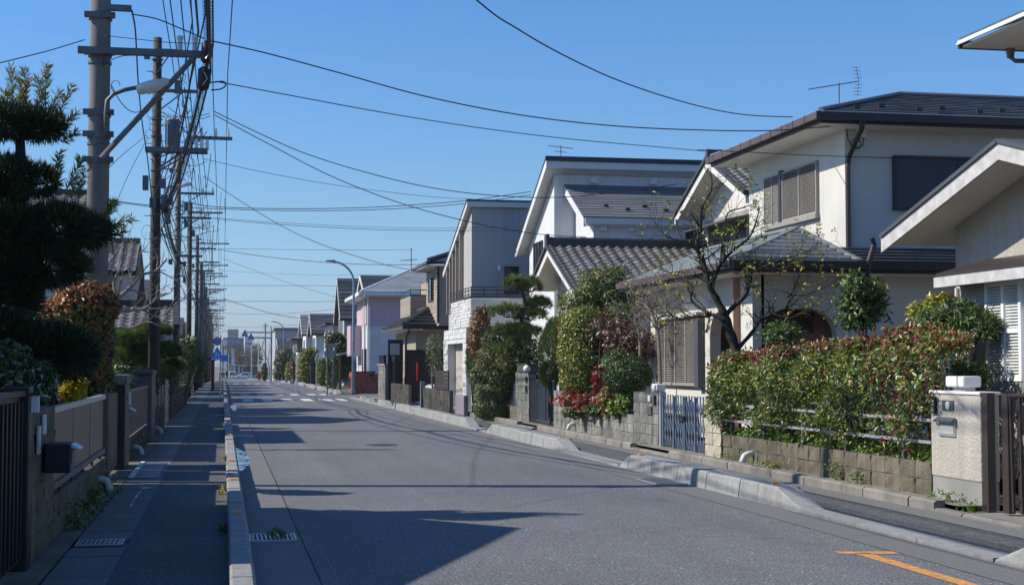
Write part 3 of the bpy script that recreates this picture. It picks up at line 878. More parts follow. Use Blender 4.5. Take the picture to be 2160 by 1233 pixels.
for i in range(400):
    y = 126 + i*.65
    if 130 < y < 138: continue
    mb.box(6.16, 6.42, y+.01, y+.64, gz(y)-.02, gz(y)+(.2 if (i // 9) % 3 else .05))
mb.build('far_kerb', mt['kerb'], kind='structure')

# inner gutter strip, low old kerb and raised verge before the garden walls
strip('inner_gutter_strip', 7.12, 7.5, .04, 'gutter', y0=3, y1=47)
ik = empty('old_kerb', (7.5, 3, 0), 'low weathered kerb stones in front of the garden walls', None, None, 'structure')
mb = MB(); mb.prism([(0, 0, 0), (.13, 0, 0), (.13, 0, .155), (.03, 0, .155), (0, 0, .13)], (0, .59, 0)); me_o = mb.mesh('kerb_stone', mt['oldkerb'])
mb = MB(); mb.prism([(0, 0, 0), (.13, 0, 0), (.13, 0, .075), (.03, 0, .075), (0, 0, .06)], (0, .59, 0)); me_ol = mb.mesh('kerb_stone', mt['oldkerb'])
for i in range(73):
    y = 3.3 + i*.6
    low = y < 14.2 or 24.0 < y < 26.2 or 35.0 < y < 37.2
    link_mesh('kerb_stone', me_ol if low else me_o, ik, (7.5 + random.uniform(-.006, .006), y, 0), (0, 0, random.uniform(-.008, .008)))
strip('raised_verge', 7.63, 9.4, .12, 'oldkerb', y0=14.4, y1=47)
strip('gate_apron', 7.63, 9.4, .06, 'conc', y0=3, y1=14.4)
strip('forecourt', 7.1, 9.4, .05, 'kerb', y0=47, y1=57.5)
strip('forecourt', 7.1, 12, .045, 'conc', y0=57.5, y1=73.5)
strip('yard', 9.4, 30, .2, 'earth', y0=3, y1=57.5)

# reflector studs on the kerb tops
rs = MB(); rs.prism([(-.055, -.04, 0), (.055, -.04, 0), (.04, -.028, .028), (-.04, -.028, .028)], (0, .001, 0))
rs = MB()
rs.add([(-.046,-.032,0),(.046,-.032,0),(.046,.032,0),(-.046,.032,0),(-.036,-.018,.024),(.036,-.018,.024),(.036,.018,.024),(-.036,.018,.024)],
       [(0,3,2,1),(4,5,6,7),(0,1,5,4),(1,2,6,5),(2,3,7,6),(3,0,4,7)])
rme = rs.mesh('kerb_reflector', mt['orange'])
def stud(x, y, z, label):
    o = link_mesh('kerb_reflector', rme, None, (x, y, z)); tag(o, label, 'reflector', 'orange reflectors on the kerb tops')
stud(.145, 14.3, .2, 'orange reflector on the shaded kerb beside the weedy drain grate')
stud(.145, 18.4, .2, 'orange reflector on the sunlit stone of the shaded kerb before the long pole shadow')
stud(.145, 22.0, .2, 'orange reflector on the shaded kerb just before the puddle')
stud(.145, 30.0, .2, 'orange reflector on the kerb beyond the puddle')
stud(.145, 37.0, .2, 'small far orange reflector on the kerb of the shaded walk')
stud(6.33, 16.3, .225, 'orange reflector on the pale kerb below the photinia hedge')
stud(6.33, 21.9, .225, 'orange reflector on the pale kerb in front of the blue gate')
stud(6.33, 27.3, .225, 'orange reflector on the pale kerb below the grey block wall')
stud(6.33, 33.8, .225, 'orange reflector on the kerb in front of the dark louvred gate')
# ------------------------------------------------------------------ garden walls, gates and houses on the sunny side
WX = 7.9     # face of the garden walls

def chk_prism(parent, name, pts, ext, mat): 
    mb = MB(); mb.prism(pts, ext); return mb.build(name, mt[mat], parent)

# --- R0: rough cream gate pillar, brown folding gate
gp = empty('gate_pillar', (7.9, 14.9, .1), 'rough cream stucco gate pillar with mail slot and a square lamp on top', 'gate pillar')
YA, YB = 14.40, 15.52
b = MB(); b.box(7.9, 8.12, YA, YB, .36, 1.285); o = b.build('stucco_body', mt['stucco'], gp); bevel(o, .015)
b = MB(); b.box(7.912, 8.11, YA+.01, YB-.01, 0, .358); b.build('plinth', mt['conc'], gp)
b = MB(); b.box(7.885, 8.135, YA-.015, YB+.015, 1.286, 1.32); o = b.build('cap', mt['whitepaint'], gp); bevel(o, .008)
fx = FX(7.9)
b = MB(); b.fbox(fx, 14.93, 15.31, .001, .018, .82, 1.02); ms = b.build('mail_slot', mt['alum'], gp)
b = MB(); b.prism([fx(14.91, .018, 1.03), fx(14.91, .075, .985), fx(14.91, .07, .975), fx(14.91, .018, .995)], (0, .42, 0)); b.build('flap', mt['steel'], ms)
b = MB(); b.fbox(fx, 14.95, 15.29, .0185, .024, .845, .955); b.build('slot_plate', mt['greywall'], ms)
b = MB(); b.fbox(fx, 14.97, 15.23, .001, .012, 1.105, 1.215); ic = b.build('intercom', mt['steel'], gp)
b = MB(); b.cyl(Vector(fx(15.09, .012, 1.16)), Vector(fx(15.09, .02, 1.16)), .045, 18); b.build('speaker_disc', mt['whitepaint'], ic)
b = MB(); b.fbox(fx, 15.36, 15.44, .001, .03, 1.06, 1.24); npl = b.build('name_plate', mt['black'], gp)
for k, (u, w_) in enumerate([(15.40, .03)]):
    t = MB()
    for zz in (1.20, 1.165, 1.13, 1.095): t.fbox(fx, u-.014, u+.014, .0305, .034, zz-.003, zz+.004); t.fbox(fx, u-.003, u+.003, .0305, .0335, zz-.013, zz+.013)
    t.build('lettering', mt['signwhite'], npl)
b = MB(); b.box(7.95, 8.08, 14.83, 15.07, 1.32, 1.36); lm = b.build('lamp_base', mt['alum'], gp)
b = MB(); b.box(7.90, 8.12, 14.76, 15.17, 1.362, 1.485); o = b.build('lamp_shade', mt['lampglass'], lm); bevel(o, .02)
b = MB(); b.box(7.895, 8.125, 14.88, 14.9, 1.36, 1.488); b.build('lamp_band', mt['alum'], lm)

fg = empty('folding_gate', (7.95, 14.0, .06), 'brown folding driveway gate pushed together beside the cream pillar', 'gate')
b = MB(); b.box(7.90, 7.99, 14.26, 14.37, 0, 1.31); b.build('gate_post', mt['brown'], fg)
b = MB(); b.box(7.93, 8.0, 13.90, 14.02, .08, 1.31); b.build('leading_post', mt['brown'], fg)
bar = MB(); bar.box(-.012, .012, -.014, .014, 0, 1.2); gb = bar.mesh('gate_bar', mt['brown'])
for i in range(14):
    link_mesh('gate_bar', gb, fg, (7.95 + .03*(i % 2), 13.84 - i*.085, .1), (R(random.uniform(-2.5, 2.5)), 0, 0))
for i in range(6):
    y = 13.8 - i*.17
    t = MB()
    for z0 in (.15, .45, .75, 1.05):
        t.tube([(7.965, y, z0), (7.965, y-.05, z0+.08), (7.965, y-.10, z0+.13), (7.965, y-.15, z0+.22)], .011, 5)
    t.build('scissor_link', mt['brown'], fg)
t = MB(); t.box(7.93, 8.0, 12.65, 13.89, 1.285, 1.315); t.build('top_rail', mt['brown'], fg)

# --- low tan block wall with rail fence under the hedge
lw = empty('low_block_wall', (7.9, 19, .1), 'low mossy tan block wall in two courses under the photinia hedge', 'wall')
blocks(lw, (7.9, 15.53), (7.9, 22.62), .1, 2, 'block', l=.40, h=.2, facing=(-1, 0, 0), bumpy=.012)
rf = empty('rail_fence', (7.96, 19, .5), 'grey posts with thin pale rails standing on the low mossy wall', 'fence')
pm = MB(); pm.box(-.025, .025, -.025, .025, 0, .74); pme = pm.mesh('post', mt['steel'])
for y in (16.3, 17.95, 19.4, 20.9, 22.3): link_mesh('post', pme, rf, (7.955, y, .5))
for z in (.71, .96):
    t = MB(); t.box(7.905, 7.928, 15.54, 22.6, z, z+.035); t.build('rail', mt['alum'], rf)

ip = empty('block_pillar', (7.9, 23, .1), 'ivory rough block pillar between the blue gate and the photinia hedge', 'gate pillar')
blocks(ip, (7.87, 22.63), (7.87, 23.43), .1, 4, 'ivory', l=.40, h=.2, t=.16, facing=(-1, 0, 0), bumpy=.012)
blocks(ip, (7.87, 23.03), (7.87, 23.43), .9, 1, 'ivory', l=.40, h=.2, t=.16, facing=(-1, 0, 0), bumpy=.012)

# --- blue accordion gate
bg_ = empty('accordion_gate', (7.95, 24.8, .12), 'blue grey folding accordion gate of wavy bars, closed and latched', 'gate')
y0, y1, z0, z1 = 23.50, 26.02, .13, 1.07
nb = 32
wav = MB()
pts = []
for k in range(25):
    z = z0 + (z1-z0)*k/24
    pts.append((0, .022*math.sin(k/24*math.pi*6), z-z0))
wav.tube(pts, .0115, 5); wme = wav.mesh('gate_bar', mt['blue_gate'], smooth=True)
wav2 = MB(); wav2.tube([(a, -b_, c) for a, b_, c in pts], .0115, 5); wme2 = wav2.mesh('gate_bar', mt['blue_gate'], smooth=True)
for i in range(nb):
    y = y0 + .06 + (y1-y0-.12)*i/(nb-1)
    link_mesh('gate_bar', wme if i % 2 else wme2, bg_, (7.95 + .012*(i % 2), y, z0))
for y in (y0+.01, y0+.64, 24.72, 24.80, y1-.66, y1-.02):
    t = MB(); t.box(7.925, 7.985, y-.022, y+.022, z0-.03, z1-.02); t.build('stile', mt['blue_gate'], bg_)
t = MB(); t.box(7.90, 7.924, 24.66, 24.86, .66, .72); t.beam((7.895, 24.62, .70), (7.895, 24.86, .60), .02, .03); t.build('latch', mt['black'], bg_)
t = MB(); t.box(7.90, 8.0, 26.05, 26.15, .1, 1.13); t.build('gate_post', mt['alum'], bg_)

# --- grey block pillar with lamp, block wall with iron fence
dp = empty('block_pillar', (7.9, 27.2, .1), 'dark grey block pillar with a small white lamp beside the blue gate', 'gate pillar')
blocks(dp, (7.9, 26.2), (7.9, 27.85), .1, 5, 'greyblock', l=.41, h=.2, t=.16, facing=(-1, 0, 0), bumpy=.008)
t = MB(); t.box(7.915, 8.05, 26.196, 26.2, .1, 1.1); t.build('shaded_face', mt['darkblock'], dp)  # dark sheet that paints the shade on the pillar's near end
t = MB(); t.fbox(FX(7.9), 26.62, 26.78, .012, .03, .93, 1.04); t.build('intercom', mt['whitepaint'], dp)
t = MB(); t.fbox(FX(7.9), 26.32, 26.38, .012, .035, .86, 1.05); t.build('name_plate', mt['black'], dp)
t = MB(); t.fbox(FX(7.9), 26.56, 26.86, .012, .03, .68, .84); t.build('mail_slot', mt['steel'], dp)
t = MB(); t.box(7.94, 8.06, 26.38, 26.52, 1.101, 1.13); lb = t.build('lamp_base', mt['alum'], dp)
t = MB(); t.box(7.90, 8.08, 26.30, 26.62, 1.13, 1.26); o = t.build('lamp_shade', mt['lampglass'], lb); bevel(o, .02)
t = MB(); t.fbox(FX(7.90), 26.34, 26.40, .001, .006, 1.15, 1.24); t.build('lamp_slot', mt['black'], lb)

gw = empty('block_wall', (7.9, 31, .1), 'grey block garden wall in three courses below the red nandina', 'wall')
blocks(gw, (7.9, 27.86), (7.9, 34.95), .1, 3, 'greyblock', l=.41, h=.18, t=.14, facing=(-1, 0, 0), bumpy=.008)
blocks(gw, (7.9, 33.9), (7.9, 34.95), .64, 2, 'greyblock', l=.41, h=.18, t=.14, facing=(-1, 0, 0), bumpy=.008)
itf = empty('iron_fence', (7.97, 31, .64), 'low black iron railing on the grey block wall', 'fence')
pk = MB(); pk.box(-.008, .008, -.008, .008, 0, .34); pkm = pk.mesh('picket', mt['black'])
for i in range(46): link_mesh('picket', pkm, itf, (7.97, 28.0 + i*.128, .64))
for z in (.70, .95):
    t = MB(); t.box(7.955, 7.985, 27.9, 33.88, z, z+.025); t.build('rail', mt['black'], itf)

lg = empty('louvred_gate', (7.95, 36.1, .1), 'dark louvred metal gate leaf between two grey block pillars', 'gate')
shutter(lg, FX(7.98), 35.0, 37.1, .16, 1.25, 22, leaves_=2, mat='navy', name='gate_leaf', d=.06, st=.06, back='black')
t = MB(); t.box(7.93, 8.0, 37.15, 37.85, .1, 1.36); t.build('gate_post', mt['black'], lg)
t = MB(); t.fbox(FX(7.92), 35.35, 35.46, .001, .02, .7, .86); t.build('sticker', mt['orange'], lg)

lp = empty('block_pillar', (7.9, 38.8, .1), 'pale block pillar topped by a grey mailbox beside the dark louvred gate', 'gate pillar')
blocks(lp, (7.9, 37.9), (7.9, 39.7), .1, 7, 'greyblock', l=.45, h=.19, t=.2, facing=(-1, 0, 0), bumpy=.008)
t = MB(); t.fbox(FX(7.9), 38.05, 38.2, .012, .04, 1.16, 1.3); t.build('intercom', mt['black'], lp)
t = MB(); t.fbox(FX(7.9), 38.05, 38.2, .012, .04, .9, 1.06); t.build('name_plate', mt['black'], lp)
mbx = empty('mailbox', (7.98, 38.6, 1.43), 'grey steel mailbox lying on the pale block pillar', 'mailbox')
t = MB(); t.box(7.86, 8.16, 37.9, 39.3, 1.432, 1.62); o = t.build('box_body', mt['steel'], mbx); bevel(o, .02)
t = MB(); t.box(7.84, 8.18, 37.86, 39.34, 1.622, 1.645); t.build('lid', mt['steel'], mbx)
sp = empty('round_lamp', (7.9, 37.9, 1.43), 'small round pale lamp beside the steel mailbox', 'lamp')
t = MB(); t.ball((7.86, 37.95, 1.52), .10, .10, .10); t.build('globe', mt['lampglass'], sp, smooth=True)
t = MB(); t.cyl((7.86, 37.95, 1.40), (7.86, 37.95, 1.43), .05); t.build('lamp_base', mt['black'], sp)

pf = empty('panel_fence', (7.95, 41.5, .1), 'dark blue panel fence with a low wall behind the clipped bush', 'fence')
blocks(pf, (7.92, 39.75), (7.92, 46.1), .1, 2, 'block', l=.41, h=.19, facing=(-1, 0, 0))
for i in range(3):
    t = MB(); ya = 39.8 + i*2.1; t.box(7.96, 7.985, ya, ya+2.06, .5, 1.12); t.build('panel', mt['navy'], pf)
    t = MB(); t.box(7.94, 8.0, ya-.03, ya-.001, .49, 1.15); t.build('post', mt['black'], pf)
tp = empty('block_pillar', (7.85, 46.4, .1), 'slim tan block pillar at the end of the dark blue fence', 'gate pillar')
blocks(tp, (7.82, 46.2), (7.82, 46.6), .1, 6, 'ivory', l=.4, h=.19, facing=(-1, 0, 0))
tag(bevel((lambda b: (b.box(7.3, 7.45, 44.9, 46.6, .05, .68), b.build('mauve_plate', mt['ppl'], None))[1])(MB()), .03), 'mauve grey rough slab standing at the forecourt beside the tan pillar', 'slab')

# --- house R0: gable, soffit, cream wall, white louvres
h0 = empty('cream_house', (9.7, 14, .2), 'cream stucco house with a weathered white bargeboard and white louvred shutters', 'house')
XV, XW = 8.97, 9.7
ap = U(2105, 292, X=XV); ev = U(1866, 488, X=XV); nr_y = ap.y - (ev.y - ap.y); 
zA, zE, yA, yE = ap.z, ev.z, ap.y, ev.y
sl = (zA - zE)/(yE - yA)
wl = lambda y, dz=0: zA - sl*abs(y-yA) - dz
b = MB()
yw1 = 18.28; yw0 = 2*yA - yw1
b.prism([(XW, yw0, 0), (XW, yw1, 0), (XW, yw1, wl(yw1, .16)), (XW, yA, wl(yA, .16)), (XW, yw0, wl(yw0, .16))], (6, 0, 0))
b.build('wall', mt['stucco'], h0)
roof0 = MB()
for (ya, yb) in ((yA, yE+.12), (yA, 2*yA-yE-.12)):
    roof0.slab([(XV-.03, ya, wl(ya)), (XV-.03, yb, wl(yb)), (16, yb, wl(yb)), (16, ya, wl(ya))], .05)
rf0 = roof0.build('roof', mt['slate'], h0)
for s in (1, -1):
    y_e = yA + s*(yE+.12-yA)
    t = MB(); t.prism([(XV, yA, wl(yA, .052)), (XV, y_e, wl(y_e, .052)), (XV, y_e, wl(y_e, .25)), (XV, yA, wl(yA, .25))], (.04, 0, 0)); t.build('bargeboard', mt['bargeboard'], h0)
    t = MB(); t.slab([(XV+.041, yA, wl(yA, .13)), (XV+.041, y_e, wl(y_e, .13)), (15.9, y_e, wl(y_e, .13)), (15.9, yA, wl(yA, .13))], .02); t.build('soffit', mt['soffit'], h0)
t = MB(); gutter(t, (XV+.05, yE+.15, zE-.08), (15, yE+.15, zE-.08), .05); t.build('gutter', mt['steel'], h0)
aw0, aw1 = 9.0, 9.7
t = MB(); t.prism([(9.0, 12, 2.73), (9.0, 17.5, 2.73), (9.7, 17.5, 2.92), (9.7, 12, 2.92)], (0, 0, .05)); t.build('awning_roof', mt['brown'], h0)
t = MB(); t.box(8.985, 9.02, 12, 17.52, 2.60, 2.728); t.build('awning_fascia', mt['bargeboard'], h0)
t = MB(); t.box(9.02, 9.69, 17.46, 17.52, 2.62, 2.73); t.build('awning_end', mt['bargeboard'], h0)
sa = U(2082, 590, X=9.62); sb = U(2157, 590, X=9.62)
f0 = FX(9.35)
t = MB(); t.box(9.35, 9.699, 10, 17.6, 0, 2.70); t.build('lower_wall', mt['stucco'], h0)
yl, yr_ = U(2157, 700, X=9.3).y, U(2081, 700, X=9.3).y
shutter(h0, f0, yl, yr_, U(2120, 803, X=9.3).z, U(2120, 592, X=9.3).z, 30, leaves_=2, mat='shutter_white', name='shutter', d=.075, st=.06, mids=1, back='shutter_white')
t = MB(); t.fbox(f0, 12, 17.5, .001, .06, 1.24, U(2120, 803, X=9.3).z-.004); t.build('sill', mt['conc'], h0)
t = MB(); t.fbox(f0, 15.2, yl-.03, .001, .012, 1.4, 2.5); t.build('shutter_jamb', mt['shutter_white'], h0)
t = MB(); t.cyl((9.33, 17.56, .2), (9.33, 17.56, 2.6), .03, 8); t.build('downpipe', mt['trim'], h0)
# upper storey roof corner
c0 = U(2022, 90, Z=6.4)
ux, uy, uz = c0.x, c0.y, 6.4
t = MB(); t.slab([(ux, uy, uz+.06), (ux, 8, uz+.06), (ux+4, 8, uz+1.5), (ux+4, uy, uz+1.5)], .05)
t.build('upper_roof', mt['slate_grey'], h0)
for k in range(3):
    t = MB(); t.box(ux-.03+.02*k, ux+.0+.02*k, 8, uy+.02, uz-.04+.035*k, uz-.01+.035*k); t.build('fascia_strip', mt['trim'], h0)
t = MB(); t.box(ux+.05, ux+4, 8, uy-.02, uz-.08, uz-.045); t.build('upper_soffit', mt['soffit'], h0)
t = MB(); t.box(ux, ux+4, uy-.021, uy+.03, uz-.09, uz+.03); t.build('upper_fascia', mt['brown'], h0)
t = MB(); t.box(ux+1.15, ux+5, 8, uy-.75, zA, uz-.08); t.build('upper_wall', mt['stucco'], h0)
q = U(2135, 100, Y=uy-.15)
t = MB(); t.cyl((q.x, uy-.1, uz-.08), (q.x, uy-.1, uz-.22), .07, 10, .05); t.tube([(q.x, uy-.1, uz-.2), (q.x+.05, uy-.14, uz-.27), (q.x+1.2, uy-.7, uz-.36)], .035, 8); t.build('downpipe', mt['steel'], h0)

# --- house R1: two storeys, brown gutters
h1 = empty('hipped_house', (11.4, 26, .2), 'two storey cream house with brown gutters and a hipped dark roof', 'house')
XW = 11.4
cw = U(1783, 400, X=XW); fw2 = U(1580, 400, X=XW)
Y0, Y1 = cw.y, fw2.y
b = MB(); b.box(XW, 20, Y0, Y1, .2, 6.12); b.build('wall', mt['cream'], h1)
e0 = U(1732, 242, Z=6.22); EX = 10.66; EY0, EY1 = 25.05, 31.2
zE = 6.22; pit = .315
apx = Vector((EX+3.05, (EY0+EY1)/2, zE + 3.05*pit)); A_ = Vector((EX, EY0, zE)); B_ = Vector((EX, EY1, zE)); RX = 21
ap2 = Vector((RX, apx.y, apx.z))
rb = MB()
rb.slab([A_, B_, apx], .04); rb.slab([A_, (RX, EY0, zE), ap2, apx], .04); rb.slab([B_, apx, ap2, (RX, EY1, zE)], .04)
roof1 = rb.build('roof', mt['slate'], h1)
step_roof(roof1, A_+Vector((0,0,.004)), Vector((17.4, EY0, zE+.004)), apx+Vector((0,0,.004)), Vector((17.4, apx.y, apx.z+.004)), 12, mt['slate'], name='shingle', sub=.46, rise=.02)
step_roof(roof1, B_+Vector((0,0,.004)), A_+Vector((0,0,.004)), apx+Vector((0,0,.004)), apx+Vector((0,0,.004)), 12, mt['slate'], name='roof_strip', rise=.02)
t = MB(); t.tube([A_+Vector((0,0,.05)), apx+Vector((0,0,.05))], .045, 6); t.tube([apx+Vector((0,0,.05)), ap2+Vector((0,0,.05))], .045, 6); t.tube([B_+Vector((0,0,.05)), apx+Vector((0,0,.05))], .045, 6)
t.build('ridge_cap', mt['slate_grey'], roof1)
for k in range(9):
    q = A_.lerp(apx, .13) + Vector((.5+k*.62, 0, .05)) + Vector((0, (.28 if k % 2 else 0), (.28*pit if k % 2 else 0)))
    t = MB(); t.box(q.x-.06, q.x+.06, q.y-.03, q.y+.0, q.z-.03, q.z+.05); t.build('snow_guard', mt['brown'], roof1)
t = MB(); t.box(EX+.02, RX, EY0+.02, EY1-.02, zE-.20, zE-.17); t.build('soffit', mt['soffit'], h1)
# fascia and gutters in pieces
t = MB(); t.box(EX, RX, EY0-.001, EY0+.03, zE-.2, zE-.03); t.build('fascia', mt['brown'], h1)
t = MB(); t.box(EX, EX+.03, EY0+.031, EY1, zE-.2, zE-.03); t.build('fascia', mt['brown'], h1)
n = 11
for k in range(n):
    a = EY0-.09 + (EY1-EY0+.15)*k/n; c = EY0-.09 + (EY1-EY0+.15)*(k+1)/n
    t = MB(); t.box(EX-.11, EX-.002, a+.004, c-.004, zE-.13, zE-.005); o = t.build('gutter', mt['brownlit'], h1)
    t = MB(); t.box(EX-.116, EX+.0, a-.012, a+.012, zE-.14, zE+.002); t.build('gutter_bracket', mt['brown'], h1)
t = MB(); t.box(EX+.0, RX, EY0-.115, EY0-.003, zE-.15, zE-.005); t.build('gutter', mt['brown'], h1)
t = MB(); t.box(EX+.0, RX, EY0-.122, EY0-.003, zE-.004, zE+.006); t.build('gutter_lip', mt['trim'], h1)
dpx = U(1818, 255, Y=EY0-.05).x
t = MB(); t.cyl((dpx, EY0-.05, zE-.15), (dpx, EY0-.05, zE-.3), .075, 10, .04)
t.tube([(dpx, EY0-.05, zE-.28), (XW+.06, Y0-.06, zE-.72), (XW+.03, Y0-.06, zE-.9), (XW+.03, Y0-.06, 3.75)], .045, 8)
t.build('downpipe', mt['brown'], h1)
# road-facing louvred windows
f1 = FX(XW)
wl1, wr1 = U(1655, 400, X=XW).y, U(1728, 400, X=XW).y
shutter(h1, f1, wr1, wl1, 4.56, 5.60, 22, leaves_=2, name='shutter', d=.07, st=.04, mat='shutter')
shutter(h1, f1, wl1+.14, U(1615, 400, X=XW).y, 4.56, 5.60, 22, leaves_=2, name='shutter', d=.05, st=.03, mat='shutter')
t = MB(); t.fbox(f1, wl1+.003, wl1+.137, .001, .09, 4.5, 5.64); t.build('shutter_case', mt['frame_dark'], h1)
t = MB(); t.fbox(f1, wr1-.03, U(1612, 400, X=XW).y, .001, .10, 4.47, 4.555); t.build('sill', mt['shutter'], h1)
# shaded front: dark shuttered window
f2 = FY(Y0)
wa, wb = U(1886, 380, Y=Y0), U(1886, 438, Y=Y0)
b = MB(); b.fbox(f2, wa.x, wa.x+2.6, .001, .03, wb.z, U(1886, 333, Y=Y0).z); sh = b.build('shutter', mt['shutter_dark'], h1)
zt = U(1886, 333, Y=Y0).z
for k in range(30):
    z = wb.z + (zt-wb.z)*(k+.5)/30
    t = MB(); t.fbox(f2, wa.x+.03, wa.x+2.57, .0305, .036, z-.014, z+.014); t.build('slat', mt['shutter_dark'], sh)
t = MB(); t.fbox(f2, wa.x-.04, wa.x-.001, .001, .06, wb.z-.03, zt+.03); t.fbox(f2, wa.x-.06, wa.x+2.62, .031, .09, wb.z-.05, wb.z-.002); t.fbox(f2, wa.x+1.27, wa.x+1.33, .0365, .046, wb.z+.02, zt-.02); t.fbox(f2, wa.x-.02, wa.x+2.62, .0365, .07, zt+.002, zt+.045); t.build('window_frame', mt['frame_dark'], h1)
# meter box and loops of cable on the corner
q = U(1812, 272, Y=Y0-.1)
b = MB(); b.box(q.x-.02, q.x+.14, Y0-.16, Y0-.001, q.z-.16, q.z+.10); o = b.build('meter_box', mt['trim'], h1); bevel(o, .015)
t = MB(); t.tube([(q.x+.05+.11*math.cos(a)-.1, Y0-.06, q.z-.28+.09*math.sin(a)) for a in [i*.5 for i in range(14)]], .010, 5)
t.tube([(q.x+.1, Y0-.08, q.z-.16), (q.x+.08, Y0-.1, q.z-.3), (q.x-.08, Y0-.08, q.z-.36), (q.x-.2, Y0-.05, q.z-.2), (q.x-.26, Y0-.04, q.z+.4)], .011, 5)
t.build('cable_loop', mt['wire'], h1)
# skirt roof over the ground floor, and the hipped porch
zP = 3.42
PA = Vector((8.66, 24.25, zP)); PF = Vector((8.66, 31.6, zP)); PR = Vector((11.05, 24.25, zP))
PT = Vector((10.45, 25.75, 4.13)); PT2 = Vector((10.45, 31.6, 4.13))
rb = MB(); rb.slab([PA, PF, PT2, PT], .04); rb.slab([PA, PR, PT], .04); rb.slab([PR, (11.39, 25.75, 3.7), (11.39, 31, 4.0), PT2, PT], .03)
pr1 = rb.build('porch_roof', mt['navyroof'], h1)
dz = Vector((0, 0, .004))
step_roof(pr1, PA+dz, PR+dz, PT+dz, PT+dz, 9, mt['trim'], rise=.06, frac=.55)  # pale strips and dark gaps paint sunlit laps and riser shadows into the colour
step_roof(pr1, PF+dz, PA+dz, PT2+dz, PT+dz, 8, mt['metalroof'], rise=.02)
t = MB(); t.beam(PA+dz*8, PT+dz*8, .14, .05); t.beam(PR+dz*8, PT+dz*8, .12, .05); t.beam(PT+dz*8, PT2+dz*8, .14, .05); t.build('ridge_cap', mt['metalroof'], pr1)
t = MB(); t.slab([(11.05, 24.2, zP-.005), (20, 24.2, zP-.005), (20, Y0, 3.80), (11.05, Y0, 3.80)], .04); sk = t.build('skirt_roof', mt['navyroof'], h1)
step_roof(sk, (11.06, 24.2, zP), (20, 24.2, zP), (11.06, Y0-.01, 3.805), (20, Y0-.01, 3.805), 5, mt['navyroof'], rise=.03)
t = MB(); t.box(PA.x-.0, 20, 24.13, 24.19, zP-.2, zP-.03); t.build('fascia', mt['brown'], h1)
t = MB(); t.box(PA.x-.05, 20, 24.03, 24.128, zP-.14, zP-.0); t.build('gutter', mt['brown'], h1)
t = MB(); t.box(PA.x-.0, PA.x+.03, 24.191, 31.6, zP-.2, zP-.03); t.build('fascia', mt['brown'], h1)
for k in range(10):
    a = 24.1+7.5*k/10; t = MB(); t.box(PA.x-.10, PA.x-.001, a+.004, a+.746, zP-.13, zP-.005); t.build('gutter', mt['brownlit'], h1)
t = MB(); t.box(PA.x+.03, 20, 24.2, 31.5, zP-.2, zP-.18); t.build('soffit', mt['soffit'], h1)
t = MB(); t.tube([(11.15, 24.0, zP+.42), (11.2, 24.02, zP+.3), (11.12, 24.05, zP+.02), (11.1, 24.1, zP-.3)], .05, 8); t.build('downpipe', mt['brown'], h1)
# porch walls with arches
PX, PY = 9.25, 24.85     # road face and front face of the porch
def arch_wall(fm, u0, u1, z0, z1, a0, a1, za, rr, d, name, mat):
    """a wall with an opening that has rounded upper corners"""
    mb = MB(); T = -d
    def face(dd):
        out = []
        arc0 = [(a0 + rr - rr*math.cos(t), za - rr + rr*math.sin(t)) for t in [i*math.pi/2/6 for i in range(7)]]
        arc1 = [(a1 - rr + rr*math.sin(t), za - rr + rr*math.cos(t)) for t in [i*math.pi/2/6 for i in range(7)]]
        return arc0 + arc1
    prof = face(0)
    left = [(u0, z0), (a0, z0)] ; 
    for dd0, dd1 in ((0, T),):
        # left pier, right pier, head
        mb.fbox(fm, u0, a0, dd1, dd0, z0, z1); mb.fbox(fm, a1, u1, dd1, dd0, z0, z1)
        n = len(prof)
        for i in range(n-1):
            (x0, y0_), (x1, y1_) = prof[i], prof[i+1]
            if x1 - x0 < 1e-6: continue
            p = [fm(x0, dd0, y0_), fm(x1, dd0, y1_), fm(x1, dd0, z1), fm(x0, dd0, z1)]
            q = [fm(x0, dd1, y0_), fm(x1, dd1, y1_), fm(x1, dd1, z1), fm(x0, dd1, z1)]
            mb.add(p + q, [(0,1,2,3), (4,7,6,5), (0,4,5,1)])
    return mb.build(name, mt[mat], h1)
yA0, yA1 = U(1543, 640, X=PX).y, U(1497, 640, X=PX).y
arch_wall(FX(PX), PY+.0, 31.2, .2, zP-.2, yA0, yA1, 2.62, .5, .22, 'porch_wall', 'cream')
xA0, xA1 = U(1606, 640, Y=PY).x, U(1765, 640, Y=PY).x
arch_wall(FY(PY), PX+.221, 20, .2, zP-.2, xA0, xA1, 2.62, .5, .22, 'porch_wall', 'cream')
# brick behind the arches, brick by brick where it shows
t = MB(); t.box(10.4, 10.42, 25.6, 31, .2, 3.2); t.build('inner_wall', mt['brickbrown'], h1)
bkm = MB(); bkm.box(-.105, .105, -.012, 0, .004, .066); bme = bkm.mesh('brick', mt['brickbrown'])
for r in range(22):
    for c in range(12):
        link_mesh('brick', bme, h1, (10.398, 25.6 + c*.22 + (.11 if r % 2 else 0), 1.5 + r*.07), (0, 0, -math.pi/2))
t = MB(); t.fbox(FY(25.5), xA0-.3, xA1+.5, 0, .02, .2, 3.2); t.build('inner_wall', mt['brickbrown'], h1)
t = MB(); t.fbox(FY(25.47), xA0+.3, xA1-.2, 0, .03, 2.2, 2.6); t.build('door_header', mt['redwood'], h1)
